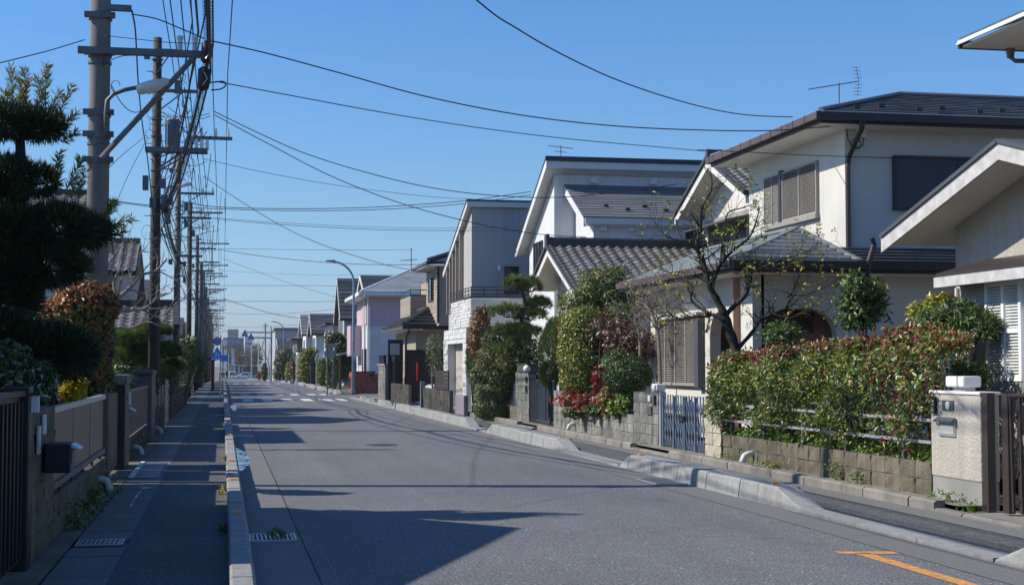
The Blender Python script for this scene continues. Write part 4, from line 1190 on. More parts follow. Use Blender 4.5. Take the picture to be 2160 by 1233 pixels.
# big louvred bay shutters on the ground floor
ya, yb = U(1478, 740, X=PX).y, U(1391, 740, X=PX).y
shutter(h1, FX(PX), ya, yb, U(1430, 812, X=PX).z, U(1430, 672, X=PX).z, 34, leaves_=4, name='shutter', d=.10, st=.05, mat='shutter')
t = MB(); t.fbox(FX(PX), ya-.25, ya-.01, .001, .14, U(1430, 815, X=PX).z, U(1430, 670, X=PX).z); t.build('shutter_case', mt['shutter_dark'], h1)
t = MB(); t.fbox(FX(PX), ya-.2, yb+.1, .001, .16, U(1430, 672, X=PX).z+.002, U(1430, 672, X=PX).z+.08); t.build('shutter_hood', mt['trim'], h1)
t = MB(); t.cyl((XW+1.5, Y0-.03, .3), (XW+1.5, Y0-.03, 3.3), .012, 6); t.build('wall_cable', mt['wire'], h1)
# antenna
an = empty('television_antenna', U(1770, 198, X=12.2), 'grey television aerial on the hipped roof', 'antenna')
q = _wl(an)
t = MB(); t.cyl(q+Vector((0,0,-.25)), q+Vector((0,0,.22)), .014, 6); t.build('mast', mt['steel'], an)
t = MB(); bm0 = q+Vector((-.55, .25, .12)); bm1 = q+Vector((.36, -.16, .24)); t.tube([bm0, bm1], .010, 5); t.build('boom', mt['steel'], an)
t = MB()
for i in range(16):
    p = bm0.lerp(bm1, i/16); t.cyl(p+Vector((.03, .07, 0)), p-Vector((.03, .07, 0)), .005, 4)
t.build('directors', mt['steel'], an)
t = MB()
for s in (-1, 1):
    e = bm1 + Vector((.04*s if s < 0 else -.06, 0, .28*s)); t.tube([bm1, e], .008, 4)
    for i in range(1, 5):
        p = bm1.lerp(e, i/4.0); t.cyl(p+Vector((-.07, .03, 0)), p+Vector((.07, -.03, 0)), .005, 4)
t.build('reflector', mt['steel'], an)

# --- gabled house builder: ridge along x, gable towards the road
def gable_wall(parent, X, yr, zr, y_n, z_n, y_f, z_f, z0, depth, mat, name='wall', dz=.2):
    mb = MB(); mb.prism([(X, y_n, z0), (X, y_f, z0), (X, y_f, z_f-dz), (X, yr, zr-dz), (X, y_n, z_n-dz)], (depth, 0, 0))
    return mb.build(name, mt[mat], parent)

# --- house R2: kawara roofs
h2 = empty('tiled_house', (9.7, 40, .2), 'cream house with wavy grey kawara roofs, gables facing the road', 'house')
XV = 9.0
r1 = U(1153, 520, X=XV); fa = U(1121, 588, X=XV); yr, zr = r1.y, r1.z
sN = .43; yN = yr - 3.6; zN = zr - sN*3.6; yF = yr + 2.4; zF = zr - sN*2.4
gable_wall(h2, 9.75, yr, zr, yN+.55, zN+.55*sN, yF-.5, zF+.5*sN, .2, 4.3, 'cream')
rb = MB(); rb.slab([(XV, yN, zN), (14.2, yN, zN), (14.2, yr, zr), (XV, yr, zr)], .06); rb.slab([(XV, yF, zF), (14.2, yF, zF), (14.2, yr, zr), (XV, yr, zr)], .06)
rr2 = rb.build('lower_roof', mt['kawara_dark'], h2)
kawara(rr2, (XV+.02, yN, zN+.004), (1, 0, 0), (0, yr-yN, zr-zN), 5.1, math.hypot(yr-yN, zr-zN), lambda i, j, nu, nv: j > 5, cap=200, w=.285, l=.245)
def ridge(parent, p, q, n, w=.2, h=.2, mat='kawara_dark'):
    p, q = Vector(p), Vector(q)
    t = MB(); t.beam(p, q, w, h); t.build('ridge_course', mt[mat], parent)
    d = (q-p)/n
    c = MB(); m = 7
    for i in range(m): pass
    tube = MB(); ln = d.length*.5
    tube.tube([(-ln*.96, 0, 0), (ln*.96, 0, 0)], [.085, .075], 8); me = tube.mesh('ridge_tile', mt[mat])
    ang = math.atan2(d.y, d.x)
    for i in range(n): link_mesh('ridge_tile', me, parent, p + d*(i+.5) + Vector((0, 0, h*.55)), (0, 0, ang))
ridge(rr2, (XV, yr, zr+.09), (14.2, yr, zr+.09), 16)
t = MB(); t.box(XV-.05, XV+.07, yr-.12, yr+.12, zr+.0, zr+.36); o = t.build('ridge_end', mt['kawara_dark'], rr2); bevel(o, .04)
def verge(parent, X, yr, zr, yN, zN, yF, zF, dz0=.062, h=.2, mat='trim', w=.04, bs=.0):
    for (ye, ze) in ((yN, zN), (yF, zF)):
        t = MB(); t.prism([(X, yr, zr-dz0), (X, ye, ze-dz0), (X, ye, ze-dz0-h), (X, yr, zr-dz0-h)], (w, 0, 0)); t.build('bargeboard', mt[mat], parent)
        t = MB(); t.slab([(X+w, yr, zr-dz0-.04), (X+w, ye, ze-dz0-.04), (X+w+.75, ye, ze-dz0-.04), (X+w+.75, yr, zr-dz0-.04)], .02); t.build('soffit', mt['soffit'], parent)
verge(h2, XV+.02, yr, zr, yN, zN, yF, zF)
for (ye, ze) in ((yN, zN), (yF, zF)):
    t = MB(); t.beam((XV+.01, yr, zr+.03), (XV+.01, ye, ze+.03), .1, .09); t.build('verge_tiles', mt['kawara_dark'], rr2)
t = MB(); t.fbox(FX(9.75), yN+.9, yF-.7, .001, .03, zr-1.5, zr-1.3); t.build('belt_board', mt['shutter'], h2)
# upper storey
XV2 = 13.0
r2 = U(1490, 335, X=XV2); yr2, zr2 = r2.y, r2.z
s2 = .43; yN2 = yr2-3.0; yF2 = yr2+3.0; zN2 = zF2 = zr2-3.0*s2
gable_wall(h2, 13.75, yr2, zr2, yN2+.6, zN2+.6*s2, yF2-.6, zF2+.6*s2, .2, 7, 'cream')
rb = MB(); rb.slab([(XV2, yN2, zN2), (21, yN2, zN2), (21, yr2, zr2), (XV2, yr2, zr2)], .06); rb.slab([(XV2, yF2, zF2), (21, yF2, zF2), (21, yr2, zr2), (XV2, yr2, zr2)], .06)
rr3 = rb.build('upper_roof', mt['kawara_dark'], h2)
kawara(rr3, (XV2+.02, yN2, zN2+.004), (1, 0, 0), (0, yr2-yN2, zr2-zN2), 2.6, math.hypot(yr2-yN2, zr2-zN2), None, cap=110, w=.285, l=.245)
ridge(rr3, (XV2, yr2, zr2+.08), (21, yr2, zr2+.08), 22)
verge(h2, XV2+.02, yr2, zr2, yN2, zN2, yF2, zF2)
for (ye, ze) in ((yN2, zN2), (yF2, zF2)):
    t = MB(); t.beam((XV2+.01, yr2, zr2+.03), (XV2+.01, ye, ze+.03), .1, .09); t.build('verge_tiles', mt['kawara_dark'], rr3)
t = MB(); t.fbox(FX(13.75), yN2+.7, yF2-.7, .001, .03, zr2-1.75, zr2-1.5); t.build('belt_board', mt['shutter'], h2)
wa, wb = U(1580, 485, X=13.75).y, U(1498, 485, X=13.75).y
window(h2, FX(13.75), wa, wa+(wb-wa)*.62, U(1540, 525, X=13.75).z, U(1540, 462, X=13.75).z, 1, 'shutter', d=.06)
shutter(h2, FX(13.75), wa+(wb-wa)*.64, wb, U(1540, 525, X=13.75).z, U(1540, 462, X=13.75).z, 14, 1, 'shutter')
t = MB(); t.prism([(13.05, wa-.2, zN2-.55), (13.05, wb+.3, zN2-.55), (13.75, wb+.3, zN2-.40), (13.75, wa-.2, zN2-.40)], (0, 0, .05)); t.build('window_hood', mt['steel'], h2)

# --- house R3: white house with a steep shed roof
h3 = empty('white_house', (10.6, 46, .2), 'tall white house with a navy shed roof and a lower slate lean-to', 'house')
XV = 10.0
ra, fa = U(1152, 330, X=XV), U(1089, 522, X=XV)
ya, za, yf, zf = ra.y, ra.z, fa.y, fa.z; s3 = (za-zf)/(yf-ya)
YW = ya+.42; XW3 = U(1169, 400, Y=YW).x
zrf = lambda y: za - s3*(y-ya)
yb_ = yf - .55
b = MB(); b.prism([(XW3, YW, .2), (XW3, yb_, .2), (XW3, yb_, zrf(yb_)-.3), (XW3, YW, zrf(YW)-.3)], (8, 0, 0)); b.build('wall', mt['white'], h3)
t = MB(); t.slab([(XV-.02, ya-.02, za), (20, ya-.02, za), (20, yf, zf), (XV-.02, yf, zf)], .05); t.build('roof', mt['navyroof'], h3)
t = MB(); t.box(XV-.03, 20, ya-.06, ya-.021, za-.14, za+.015); t.build('ridge_flashing', mt['navyroof'], h3)
t = MB(); t.box(XV+.0, 20, ya-.02, ya+.03, za-.36, za-.052); t.build('front_fascia', mt['trim'], h3)
t = MB(); t.prism([(XV, ya+.03, za-.07), (XV, yf, zf-.052), (XV, yf, zf-.30), (XV, ya+.03, za-.36)], (.04, 0, 0)); t.build('bargeboard', mt['whitepaint'], h3)
t = MB(); t.slab([(XV+.041, ya+.03, zrf(ya)-.27), (20, ya+.03, zrf(ya)-.27), (20, yf, zf-.25), (XV+.041, yf, zf-.25)], .02); t.build('soffit', mt['white'], h3)
t = MB(); t.box(XV-.02, XV+.05, yf, yf+.12, zf-.32, zf-.2); t.build('gutter_end', mt['trim'], h3)
# projecting front bay under the lean-to roof
PXb = U(1213, 500, Y=YW).x; PYb = U(1252, 500, X=PXb).y
zt3 = U(1190, 389, Y=YW).z; xt3 = U(1190, 389, Y=YW).x
le = U(1231, 457, X=xt3); 
b = MB(); b.prism([(PXb, PYb, .2), (PXb, YW-.002, .2), (PXb, YW-.002, zt3-.25), (PXb, PYb, le.z+ (zt3-le.z)*(PYb-le.y)/(YW-le.y) -.25)], (8, 0, 0)); b.build('bay_wall', mt['white'], h3)
t = MB(); t.slab([(xt3, le.y, le.z), (20, le.y, le.z), (20, YW, zt3), (xt3, YW, zt3)], .04); lr = t.build('lean_roof', mt['slate_grey'], h3)
step_roof(lr, (xt3, le.y, le.z+.004), (17.2, le.y, le.z+.004), (xt3, YW, zt3+.004), (17.2, YW, zt3+.004), 13, mt['slate_grey'], sub=None, rise=.02)
t = MB(); t.prism([(xt3-.002, YW-.002, zt3-.042), (xt3-.002, le.y, le.z-.042), (xt3-.002, le.y, le.z-.30), (xt3-.002, YW-.002, zt3-.30)], (.05, 0, 0)); t.build('bargeboard', mt['whitepaint'], h3)
t = MB(); t.box(xt3+.05, 20, le.y-.04, le.y, le.z-.22, le.z-.03); t.build('front_fascia', mt['trim'], h3)
t = MB(); t.box(xt3+.05, 20, le.y+.001, PYb, le.z-.26, le.z-.23); t.build('soffit', mt['white'], h3)
for k in range(6):
    q = Vector((xt3+.9+k*.62, le.y+(.5 if k % 2 else .75), 0)); q.z = le.z+(zt3-le.z)*(q.y-le.y)/(YW-le.y)+.02
    t = MB(); t.box(q.x-.07, q.x+.07, q.y-.05, q.y, q.z, q.z+.08); t.build('snow_guard', mt['navyroof'], lr)
for px, py in ((1253, 381), (1377, 383)):
    q = U(px, py, Y=YW); t = MB(); t.prism([(q.x-.12, YW-.13, q.z-.1), (q.x-.12, YW-.001, q.z-.1), (q.x-.12, YW-.001, q.z+.1), (q.x-.12, YW-.08, q.z+.1)], (.24, 0, 0)); t.build('vent_hood', mt['whitepaint'], h3)
for px, py in ((1272, 481), (1329, 481)):
    q = U(px, py, Y=PYb); t = MB(); t.prism([(q.x-.1, PYb-.13, q.z-.09), (q.x-.1, PYb-.001, q.z-.09), (q.x-.1, PYb-.001, q.z+.09), (q.x-.1, PYb-.08, q.z+.09)], (.2, 0, 0)); t.build('vent_hood', mt['whitepaint'], h3)
q0, q1 = U(1446, 508, Y=PYb), U(1482, 485, Y=PYb)
window(h3, FY(PYb), q0.x, q1.x, q0.z, q1.z, 0, 'frame_dark')
q0, q1 = U(1146, 575, X=XW3), U(1127, 520, X=XW3)
window(h3, FX(XW3), q0.y, q1.y, q0.z, q1.z+.1, 2, 'frame_dark')
an3 = empty('television_antenna', U(1183, 325, Y=ya+1.5), 'thin aerial on the white house roof', 'antenna')
q = _wl(an3); t = MB(); t.cyl(q+Vector((0,0,-.6)), q+Vector((0,0,.28)), .015, 5); t.build('mast', mt['steel'], an3)
t = MB(); t.cyl(q+Vector((-.4,.1,.28)), q+Vector((.4,-.1,.18)), .012, 4); t.cyl(q+Vector((-.2,.05,.1)), q+Vector((.2,-.05,.05)), .01, 4); t.build('boom', mt['steel'], an3)

# --- house R4: grey shed-roofed house with fins and a stone balcony
h4 = empty('grey_house', (8.9, 54, .05), 'grey rendered house with a shed roof, upright fins and a white stone balcony', 'house')
XV = 8.5
ra, fa = U(985, 420, X=XV), U(934, 572, X=XV)
ya, za, yf, zf = ra.y, ra.z, fa.y, fa.z; s4 = (za-zf)/(yf-ya); zrf4 = lambda y: za - s4*(y-ya)
YW4 = ya+.14; XW4 = U(995, 500, Y=YW4).x
b = MB(); b.prism([(XW4, YW4, .05), (XW4, yf-.3, .05), (XW4, yf-.3, zrf4(yf-.3)-.22), (XW4, YW4, zrf4(YW4)-.22)], (6, 0, 0)); b.build('wall', mt['greywall'], h4)
t = MB(); t.slab([(XV-.02, ya-.02, za), (15, ya-.02, za), (15, yf, zf), (XV-.02, yf, zf)], .06); t.build('roof', mt['navyroof'], h4)
t = MB(); t.box(XV, 15, ya-.01, ya+.03, za-.26, za-.062); t.build('front_fascia', mt['trim'], h4)
t = MB(); t.prism([(XV, ya+.031, za-.075), (XV, yf, zf-.062), (XV, yf, zf-.26), (XV, ya+.031, za-.26)], (.04, 0, 0)); t.build('bargeboard', mt['whitepaint'], h4)
t = MB(); t.slab([(XV+.041, ya+.031, zrf4(ya)-.2), (15, ya+.031, zrf4(ya)-.2), (15, yf, zf-.18), (XV+.041, yf, zf-.18)], .02); t.build('soffit', mt['soffit'], h4)
for k, px in enumerate((978, 970, 963, 957, 951)):
    y = U(px, 560, X=XW4).y
    t = MB(); t.prism([(XW4-.16, y, 3.6), (XW4-.001, y, 3.6), (XW4-.001, y, zrf4(y)-.23), (XW4-.16, y, zrf4(y)-.23)], (0, .1, 0)); t.build('fin', mt['browntile'], h4)
    t = MB(); t.fbox(FX(XW4), y+.12, y+.62, .001, .02, 3.6, zrf4(y+.6)-.5); t.build('window', mt['glass'], h4)
q0, q1 = U(1064, 618, Y=YW4), U(1094, 562, Y=YW4)
window(h4, FY(YW4), q0.x, q1.x, q0.z, q1.z, 0, 'frame_dark')
q = U(1052, 566, Y=YW4); t = MB(); t.ball((q.x, YW4-.06, q.z), .06, .06, .12, 8, 6); t.build('wall_lamp', mt['lampglass'], h4, smooth=True)
BX = 8.35; BY = U(994, 650, X=BX).y; BYF = U(952, 650, X=BX).y
zb1, zb0 = U(994, 627, X=BX).z, U(994, 688, X=BX).z
b = MB(); b.box(BX, 12, BY, BYF, zb0, zb1); bal = b.build('balcony', mt['stone_white'], h4)
random.seed(3)
for r in range(9):
    z = zb0 + (zb1-zb0)*r/9; hh = (zb1-zb0)/9-.008
    u = BX
    while u < 10.6:
        w = random.uniform(.35, .8); p = random.uniform(.008, .035)
        t = MB(); t.box(u+.004, min(u+w, 10.7)-.004, BY-p, BY-.001, z+.004, z+hh); t.build('stone', mt['stone_white'], bal); u += w
    u = BY
    while u < BYF:
        w = random.uniform(.35, .8); p = random.uniform(.008, .035)
        t = MB(); t.box(BX-p, BX-.001, u+.004, min(u+w, BYF)-.004, z+.004, z+hh); t.build('stone', mt['stone_white'], bal); u += w
t = MB(); t.box(BX-.05, 12, BY-.05, BYF, zb1+.001, zb1+.05); t.build('coping', mt['frame_dark'], h4)
rl = MB()
for z in (.12, .26, .36): rl.tube([(10.6, BY, zb1+z), (BX, BY, zb1+z), (BX, BYF, zb1+z)], .018, 5)
for k in range(6): rl.cyl((BX+k*.45, BY, zb1+.05), (BX+k*.45, BY, zb1+.36), .014, 5)
for k in range(1, 8): rl.cyl((BX, BY+(BYF-BY)*k/7, zb1+.05), (BX, BY+(BYF-BY)*k/7, zb1+.36), .014, 5)
rl.build('railing', mt['frame_dark'], h4)
GX = 8.35; g0 = U(985, 740, X=GX).y; g1 = U(937, 740, X=GX).y
zg = zb0-.02
yo0, yo1 = U(976, 760, X=GX).y, U(944, 760, X=GX).y; zo = U(960, 724, X=GX).z
b = MB(); b.box(GX, GX+.3, g0, yo0, .05, zg); b.box(GX, GX+.3, yo1, g1, .05, zg); b.box(GX, GX+.3, yo0, yo1, zo, zg)
pw = b.build('porch_wall', mt['stone_white'], h4)
for r in range(16):
    z = .1 + (zg-.1)*r/16; hh = (zg-.1)/16-.01; u = g0
    while u < g1:
        w = random.uniform(.4, .9); a, c = u+.004, min(u+w, g1)-.004; u += w
        if z < zo and c > yo0 and a < yo1: continue
        t = MB(); t.box(GX-random.uniform(.008, .035), GX-.001, a, c, z, z+hh); t.build('stone', mt['stone_white'], pw)
b = MB(); b.box(GX+.31, GX+.62, yo0-.3, g1, .05, zg); b.build('porch_inner_wall', mt['beige'], h4)

# --- front walls of R4 and R5
w4 = empty('dark_block_wall', (7.15, 50, .05), 'soot stained block wall carrying brown boards in front of the grey house', 'wall')
blocks(w4, (7.15, 46.8), (7.15, 53.3), .05, 4, 'darkblock', l=.42, h=.19, facing=(-1, 0, 0))
for k in range(5):
    t = MB(); t.box(7.12, 7.16, 46.9, 49.8, .815+k*.125, .815+k*.125+.118); t.build('board', mt['brown'], w4)
t = MB(); t.box(7.10, 7.26, 53.32, 53.6, .05, 1.02); o = t.build('end_post', mt['conc'], w4); bevel(o, .02)
w5 = empty('dark_block_wall', (7.1, 60, .05), 'soot stained block wall beside the black gate with a concrete end post', 'wall')
blocks(w5, (7.1, 57.0), (7.1, 63.4), .05, 4, 'darkblock', l=.42, h=.2, facing=(-1, 0, 0))
t = MB(); t.box(7.05, 7.22, 63.42, 63.75, .05, 1.0); o = t.build('end_post', mt['conc'], w5); bevel(o, .02)
p5 = empty('block_pillar', (7.05, 66, .05), 'pale block pillar with a black lantern at the street corner', 'gate pillar')
blocks(p5, (7.02, 64.7), (7.02, 67.6), .0, 8, 'greyblock', l=.72, h=.2, t=.4, facing=(-1, 0, 0))
blocks(p5, (7.02, 64.69), (7.42, 64.69), .0, 8, 'greyblock', l=.4, h=.2, t=.4, facing=(0, -1, 0))
t = MB(); t.box(6.98, 7.46, 64.6, 67.7, 1.6, 1.68); t.build('cap', mt['conc'], p5)
t = MB(); t.box(7.0, 7.1, 65.0, 67.2, 1.68, 2.02); t.box(6.96, 7.14, 64.9, 67.3, 2.02, 2.06); t.build('lantern', mt['black'], p5)
g5 = empty('black_gate', (7.2, 64.2, .05), 'tall black entrance gate frame between the corner pillar and the dark wall', 'gate')
t = MB(); t.box(7.12, 7.22, 64.25, 64.5, .05, 2.0); t.box(7.12, 7.22, 62.0, 62.2, .05, 2.0); t.box(7.12, 7.22, 62.2, 64.25, 1.75, 2.0); t.build('gate_frame', mt['black'], g5)
t = MB(); t.box(7.15, 7.19, 63.0, 64.2, .1, 1.7); t.build('gate_leaf', mt['black'], g5)
t = MB(); t.cyl((7.08, 63.7, .7), (7.08, 63.7, 1.2), .03, 8); t.build('handle', mt['alum'], g5)

# --- house R5: brown tiled house with a dark roofed entrance
h5 = empty('brown_house', (8, 63, .05), 'brown tile clad house with a dark stepped entrance roof and small balcony', 'house')
ex, ey0, ey1, ez = 7.6, 62.6, 71.3, 3.3
b = MB(); b.box(8.2, 13, ey0+.7, ey1-.5, .05, ez-.15); b.build('ground_wall', mt['browntile'], h5)
A_ = Vector((ex, ey0, ez)); A2 = Vector((12, ey0, ez)); T1 = Vector((8.9, ey0+2.2, ez+.75)); T2 = Vector((12, ey0+2.2, ez+.75)); B_ = Vector((ex, ey1, ez)); T3 = Vector((8.9, ey1, ez+.75))
rb = MB(); rb.slab([A_, A2, T2, T1], .06); rb.slab([A_, B_, T3, T1], .06); er = rb.build('entrance_roof', mt['kawara_dark'], h5)
step_roof(er, A_+dz, A2+dz, T1+dz, T2+dz, 5, mt['slate'], rise=.12)
step_roof(er, B_+dz, A_+dz, T3+dz, T1+dz, 5, mt['slate'], rise=.10)
t = MB(); t.tube([A_+dz*20, T1+dz*20], .1, 7); t.tube([T1+dz*20, T3+dz*20], .1, 7); t.build('ridge_tiles', mt['kawara_dark'], er)
t = MB(); t.box(ex-.08, 12, ey0-.1, ey0-.001, ez-.14, ez-.02); t.build('gutter', mt['brown'], h5)
t = MB(); t.box(ex-.08, ex-.001, ey0, ey1, ez-.14, ez-.02); t.build('gutter', mt['steel'], h5)
t = MB(); t.box(ex+.02, 12, ey0+.01, ey1, ez-.18, ez-.16); t.build('soffit', mt['soffit'], h5)
q = U(856, 700, Y=ey0+.6)
t = MB(); t.tube([(q.x+.1, ey0+.1, ez-.15), (q.x, ey0+.5, ez-.5), (q.x, ey0+.6, .1)], .05, 7); t.build('downpipe', mt['brown'], h5)
b = MB(); fy5 = FY(ey0+.7)
q0, q1 = U(818, 800, Y=ey0+.6), U(850, 716, Y=ey0+.6)
b.box(q0.x, q1.x, ey0+.55, ey0+.66, .05, q1.z); dr = b.build('door', mt['black'], h5)
qa, qb = U(823, 748, Y=ey0+.5), U(843, 724, Y=ey0+.5)
b = MB(); b.box(qa.x, qb.x, ey0+.53, ey0+.549, qa.z, qb.z); b.build('door_pane', mt['greywall'], dr)
b = MB(); b.fbox(fy5, q1.x+.1, 11.5, .001, .04, .05, 2.2); pn = b.build('front_boards', mt['redwood'], h5)
b = MB(); b.fbox(fy5, q1.x+.1, 11.5, .041, .07, 2.0, 2.28); b.build('lattice_band', mt['black'], h5)
# upper floor and tiled balcony
U5 = Vector((8.45, 61.3, 6.0)); uy1 = 66.2
b = MB(); b.box(9.0, 14, 61.9, uy1-.4, ez, 5.85); uw = b.build('upper_wall', mt['browntile'], h5)
for k in range(14):
    z = 3.9+k*.14
    t = MB(); t.fbox(FX(9.0), 61.9, uy1-.4, .001, .012, z+.008, z+.13); t.build('tile_course', mt['browntile'], uw)
rb = MB(); apx5 = Vector((10.9, 63.75, 6.85))
rb.slab([U5, (U5.x, uy1, 6.0), apx5], .08); rb.slab([U5, (14, U5.y, 6.0), (14, 63.75, 6.85), apx5], .08); ur = rb.build('upper_roof', mt['slate'], h5)
t = MB(); t.tube([U5+dz*12, apx5+dz*12], .09, 7); t.build('ridge_tiles', mt['kawara_dark'], ur)
t = MB(); t.box(U5.x-.1, U5.x, U5.y-.1, uy1, 5.86, 5.98); t.build('gutter', mt['brownlit'], h5)
t = MB(); t.box(U5.x, 14, U5.y-.1, U5.y, 5.86, 5.98); t.build('gutter', mt['brown'], h5)
t = MB(); t.box(U5.x+.02, 14, U5.y+.02, uy1, 5.80, 5.83); t.build('soffit', mt['soffit'], h5)
window(h5, FX(9.0), 63.4, 65.0, 4.4, 5.5, 1, 'frame_dark')
q0, q1 = U(868, 655, Y=68.0), U(846, 655, Y=72.5)
bx, by = 8.55, 68.0; byf = 71.9
b = MB(); b.box(bx, 11, by, byf, 3.9, 4.85); bl5 = b.build('balcony', mt['browntile'], h5)
for k in range(7):
    z = 3.92+k*.13
    t = MB(); t.box(bx-.012, bx-.001, by, byf, z, z+.12); t.build('tile_course', mt['browntile'], bl5)
    t = MB(); t.box(bx, 11, by-.012, by-.001, z, z+.12); t.build('tile_course', mt['browntile'], bl5)
t = MB(); t.box(bx-.03, 11, by-.03, byf, 4.851, 4.9); t.tube([(11, by, 5.12), (bx, by, 5.12), (bx, byf, 5.12)], .025, 5)
for k in range(6): t.cyl((bx+k*.45, by, 4.9), (bx+k*.45, by, 5.12), .02, 5)
t.build('railing', mt['frame_dark'], h5)
b = MB(); b.box(9.6, 14, 66.2, 72.2, 3.0, 5.6); b.build('back_wall', mt['browntile'], h5)
t = MB(); t.tube([(8.95, 61.85, 5.8), (8.95, 61.85, 3.4)], .05, 6); t.build('downpipe', mt['brown'], h5)
po = tag((lambda b: (b.tube([(7.9, 60.5, 1.0), (7.9, 60.5, 1.72)], .04, 8), b.build('red_post', mt['red'], None))[1])(MB()), 'slim red upright standing before the brown house entrance', 'post')
# ------------------------------------------------------------------ beyond the side street
# --- house R6: pink and pale tiled, hipped grey roof
h6 = empty('pink_house', (8.5, 88, 0), 'pink and pale tiled two storey house with a grey hipped roof and white gutters', 'house')
X6, Y6, Y6f = 8.5, 87.2, 95.5
b = MB(); b.box(X6, 16, Y6, Y6f, 0, 3.9); lowr = b.build('lower_wall', mt['paletile'], h6)
b = MB(); b.box(X6, 16, Y6, Y6f, 3.9, 5.85); b.build('upper_wall', mt['pink'], h6)
t = MB(); t.box(X6-.03, 16, Y6-.03, Y6f, 3.86, 3.92); t.build('belt_course', mt['trim'], h6)
tl = MB(); tl.box(-.29, .29, -.012, 0, .006, .394); tlm = tl.mesh('wall_tile', mt['paletile'])
for r in range(9):
    for c in range(9):
        link_mesh('wall_tile', tlm, lowr, (X6+.3+c*.6, Y6-.001, .2+r*.4))
e = Vector((X6-.6, Y6-.8, 5.95)); ex2 = 16.5; hz = 1.55; hy = (Y6f-Y6+1.6)/2
ap6 = Vector((e.x+3.4, e.y+hy, e.z+hz)); bf = Vector((e.x, Y6f+.8, e.z))
rb = MB(); rb.slab([e, bf, ap6], .06); rb.slab([e, (ex2, e.y, e.z), (ex2, ap6.y, ap6.z), ap6], .06); r6 = rb.build('roof', mt['slate_pale'], h6)
step_roof(r6, e+Vector((0,0,.006)), Vector((ex2, e.y, e.z+.006)), ap6+Vector((0,0,.006)), Vector((ex2, ap6.y, ap6.z+.006)), 10, mt['slate_pale'], name='shingle', sub=.9, rise=.03)
t = MB(); t.tube([e, ap6], .08, 6); t.tube([ap6, (ex2, ap6.y, ap6.z)], .08, 6); t.build('ridge_cap', mt['trim'], r6)
t = MB(); t.box(e.x-.1, ex2, e.y-.12, e.y, 5.72, 5.93); t.build('gutter', mt['whitepaint'], h6)
t = MB(); t.box(e.x-.12, e.x-.001, e.y, bf.y, 5.72, 5.93); t.build('gutter', mt['whitepaint'], h6)
t = MB(); t.box(e.x+.01, ex2, e.y+.01, bf.y, 5.66, 5.70); t.build('soffit', mt['whitepaint'], h6)
for yy in (Y6-.06, Y6+2.2):
    t = MB(); t.cyl((X6-.08, yy, 0), (X6-.08, yy, 5.7), .06, 6); t.build('downpipe', mt['whitepaint'], h6)
for a, c in ((88.4, 89.3), (90.3, 91.2)):
    t = MB(); t.fbox(FX(X6), a, c, .001, .08, 4.1, 5.3); t.build('shutter', mt['pink'], h6)
window(h6, FX(X6), 88.3, 90.6, 1.0, 2.6, 1, 'frame_dark', d=.1)
b = MB(); b.box(X6-.7, X6-.001, 92.0, 94.6, 2.2, 4.1); b.build('bay', mt['pink'], h6)
an = empty('television_antenna', (11.6, 92, 7.4), 'thin aerial mast on the pink house roof', 'antenna')
t = MB(); t.cyl((11.6, 92, 7.2), (11.6, 92, 9.0), .03, 5); t.build('mast', mt['steel'], an)
t = MB(); t.cyl((10.9, 92, 8.2), (12, 92, 8.3), .02, 4)
for i in range(8): t.cyl((11.0+i*.12, 91.7, 8.2), (11.0+i*.12, 92.3, 8.2), .012, 4)
t.build('boom', mt['steel'], an)

# --- red brick garden wall at the corner
bw = empty('brick_wall', (7.0, 82, .05), 'low red brick garden wall at the corner in front of the pink house', 'wall')
b = MB(); b.box(7.0, 8.25, 81.22, 81.42, .05, 1.22); b.box(7.0, 7.2, 81.425, 83.2, .05, 1.22); b.build('mortar', mt['mortar'], bw)
bk = MB(); bk.box(-.105, .105, -.014, 0, .006, .064); bme2 = bk.mesh('brick', mt['brick'])
for r in range(16):
    for c in range(5):
        x = 7.13+c*.22+(.11 if r % 2 else 0)
        if x < 8.2: link_mesh('brick', bme2, bw, (x, 81.219, .07+r*.07))
    for c in range(8):
        link_mesh('brick', bme2, bw, (6.999, 81.4+c*.22+(.0 if r % 2 else .11), .07+r*.07), (0, 0, -math.pi/2))
t = MB(); t.box(6.97, 8.28, 81.19, 81.45, 1.221, 1.29); t.build('coping', mt['brick'], bw)
t = MB(); t.box(8.26, 8.5, 81.25, 81.5, .05, 1.15); t.build('end_post', mt['brick'], bw)
t = MB(); t.fbox(FY(81.205), 7.95, 8.15, .001, .01, .98, 1.12); t.build('name_plate', mt['black'], bw)
t = MB(); t.fbox(FX(6.985), 82.0, 83.0, .001, .02, .35, .95); t.build('opening_grille', mt['black'], bw)

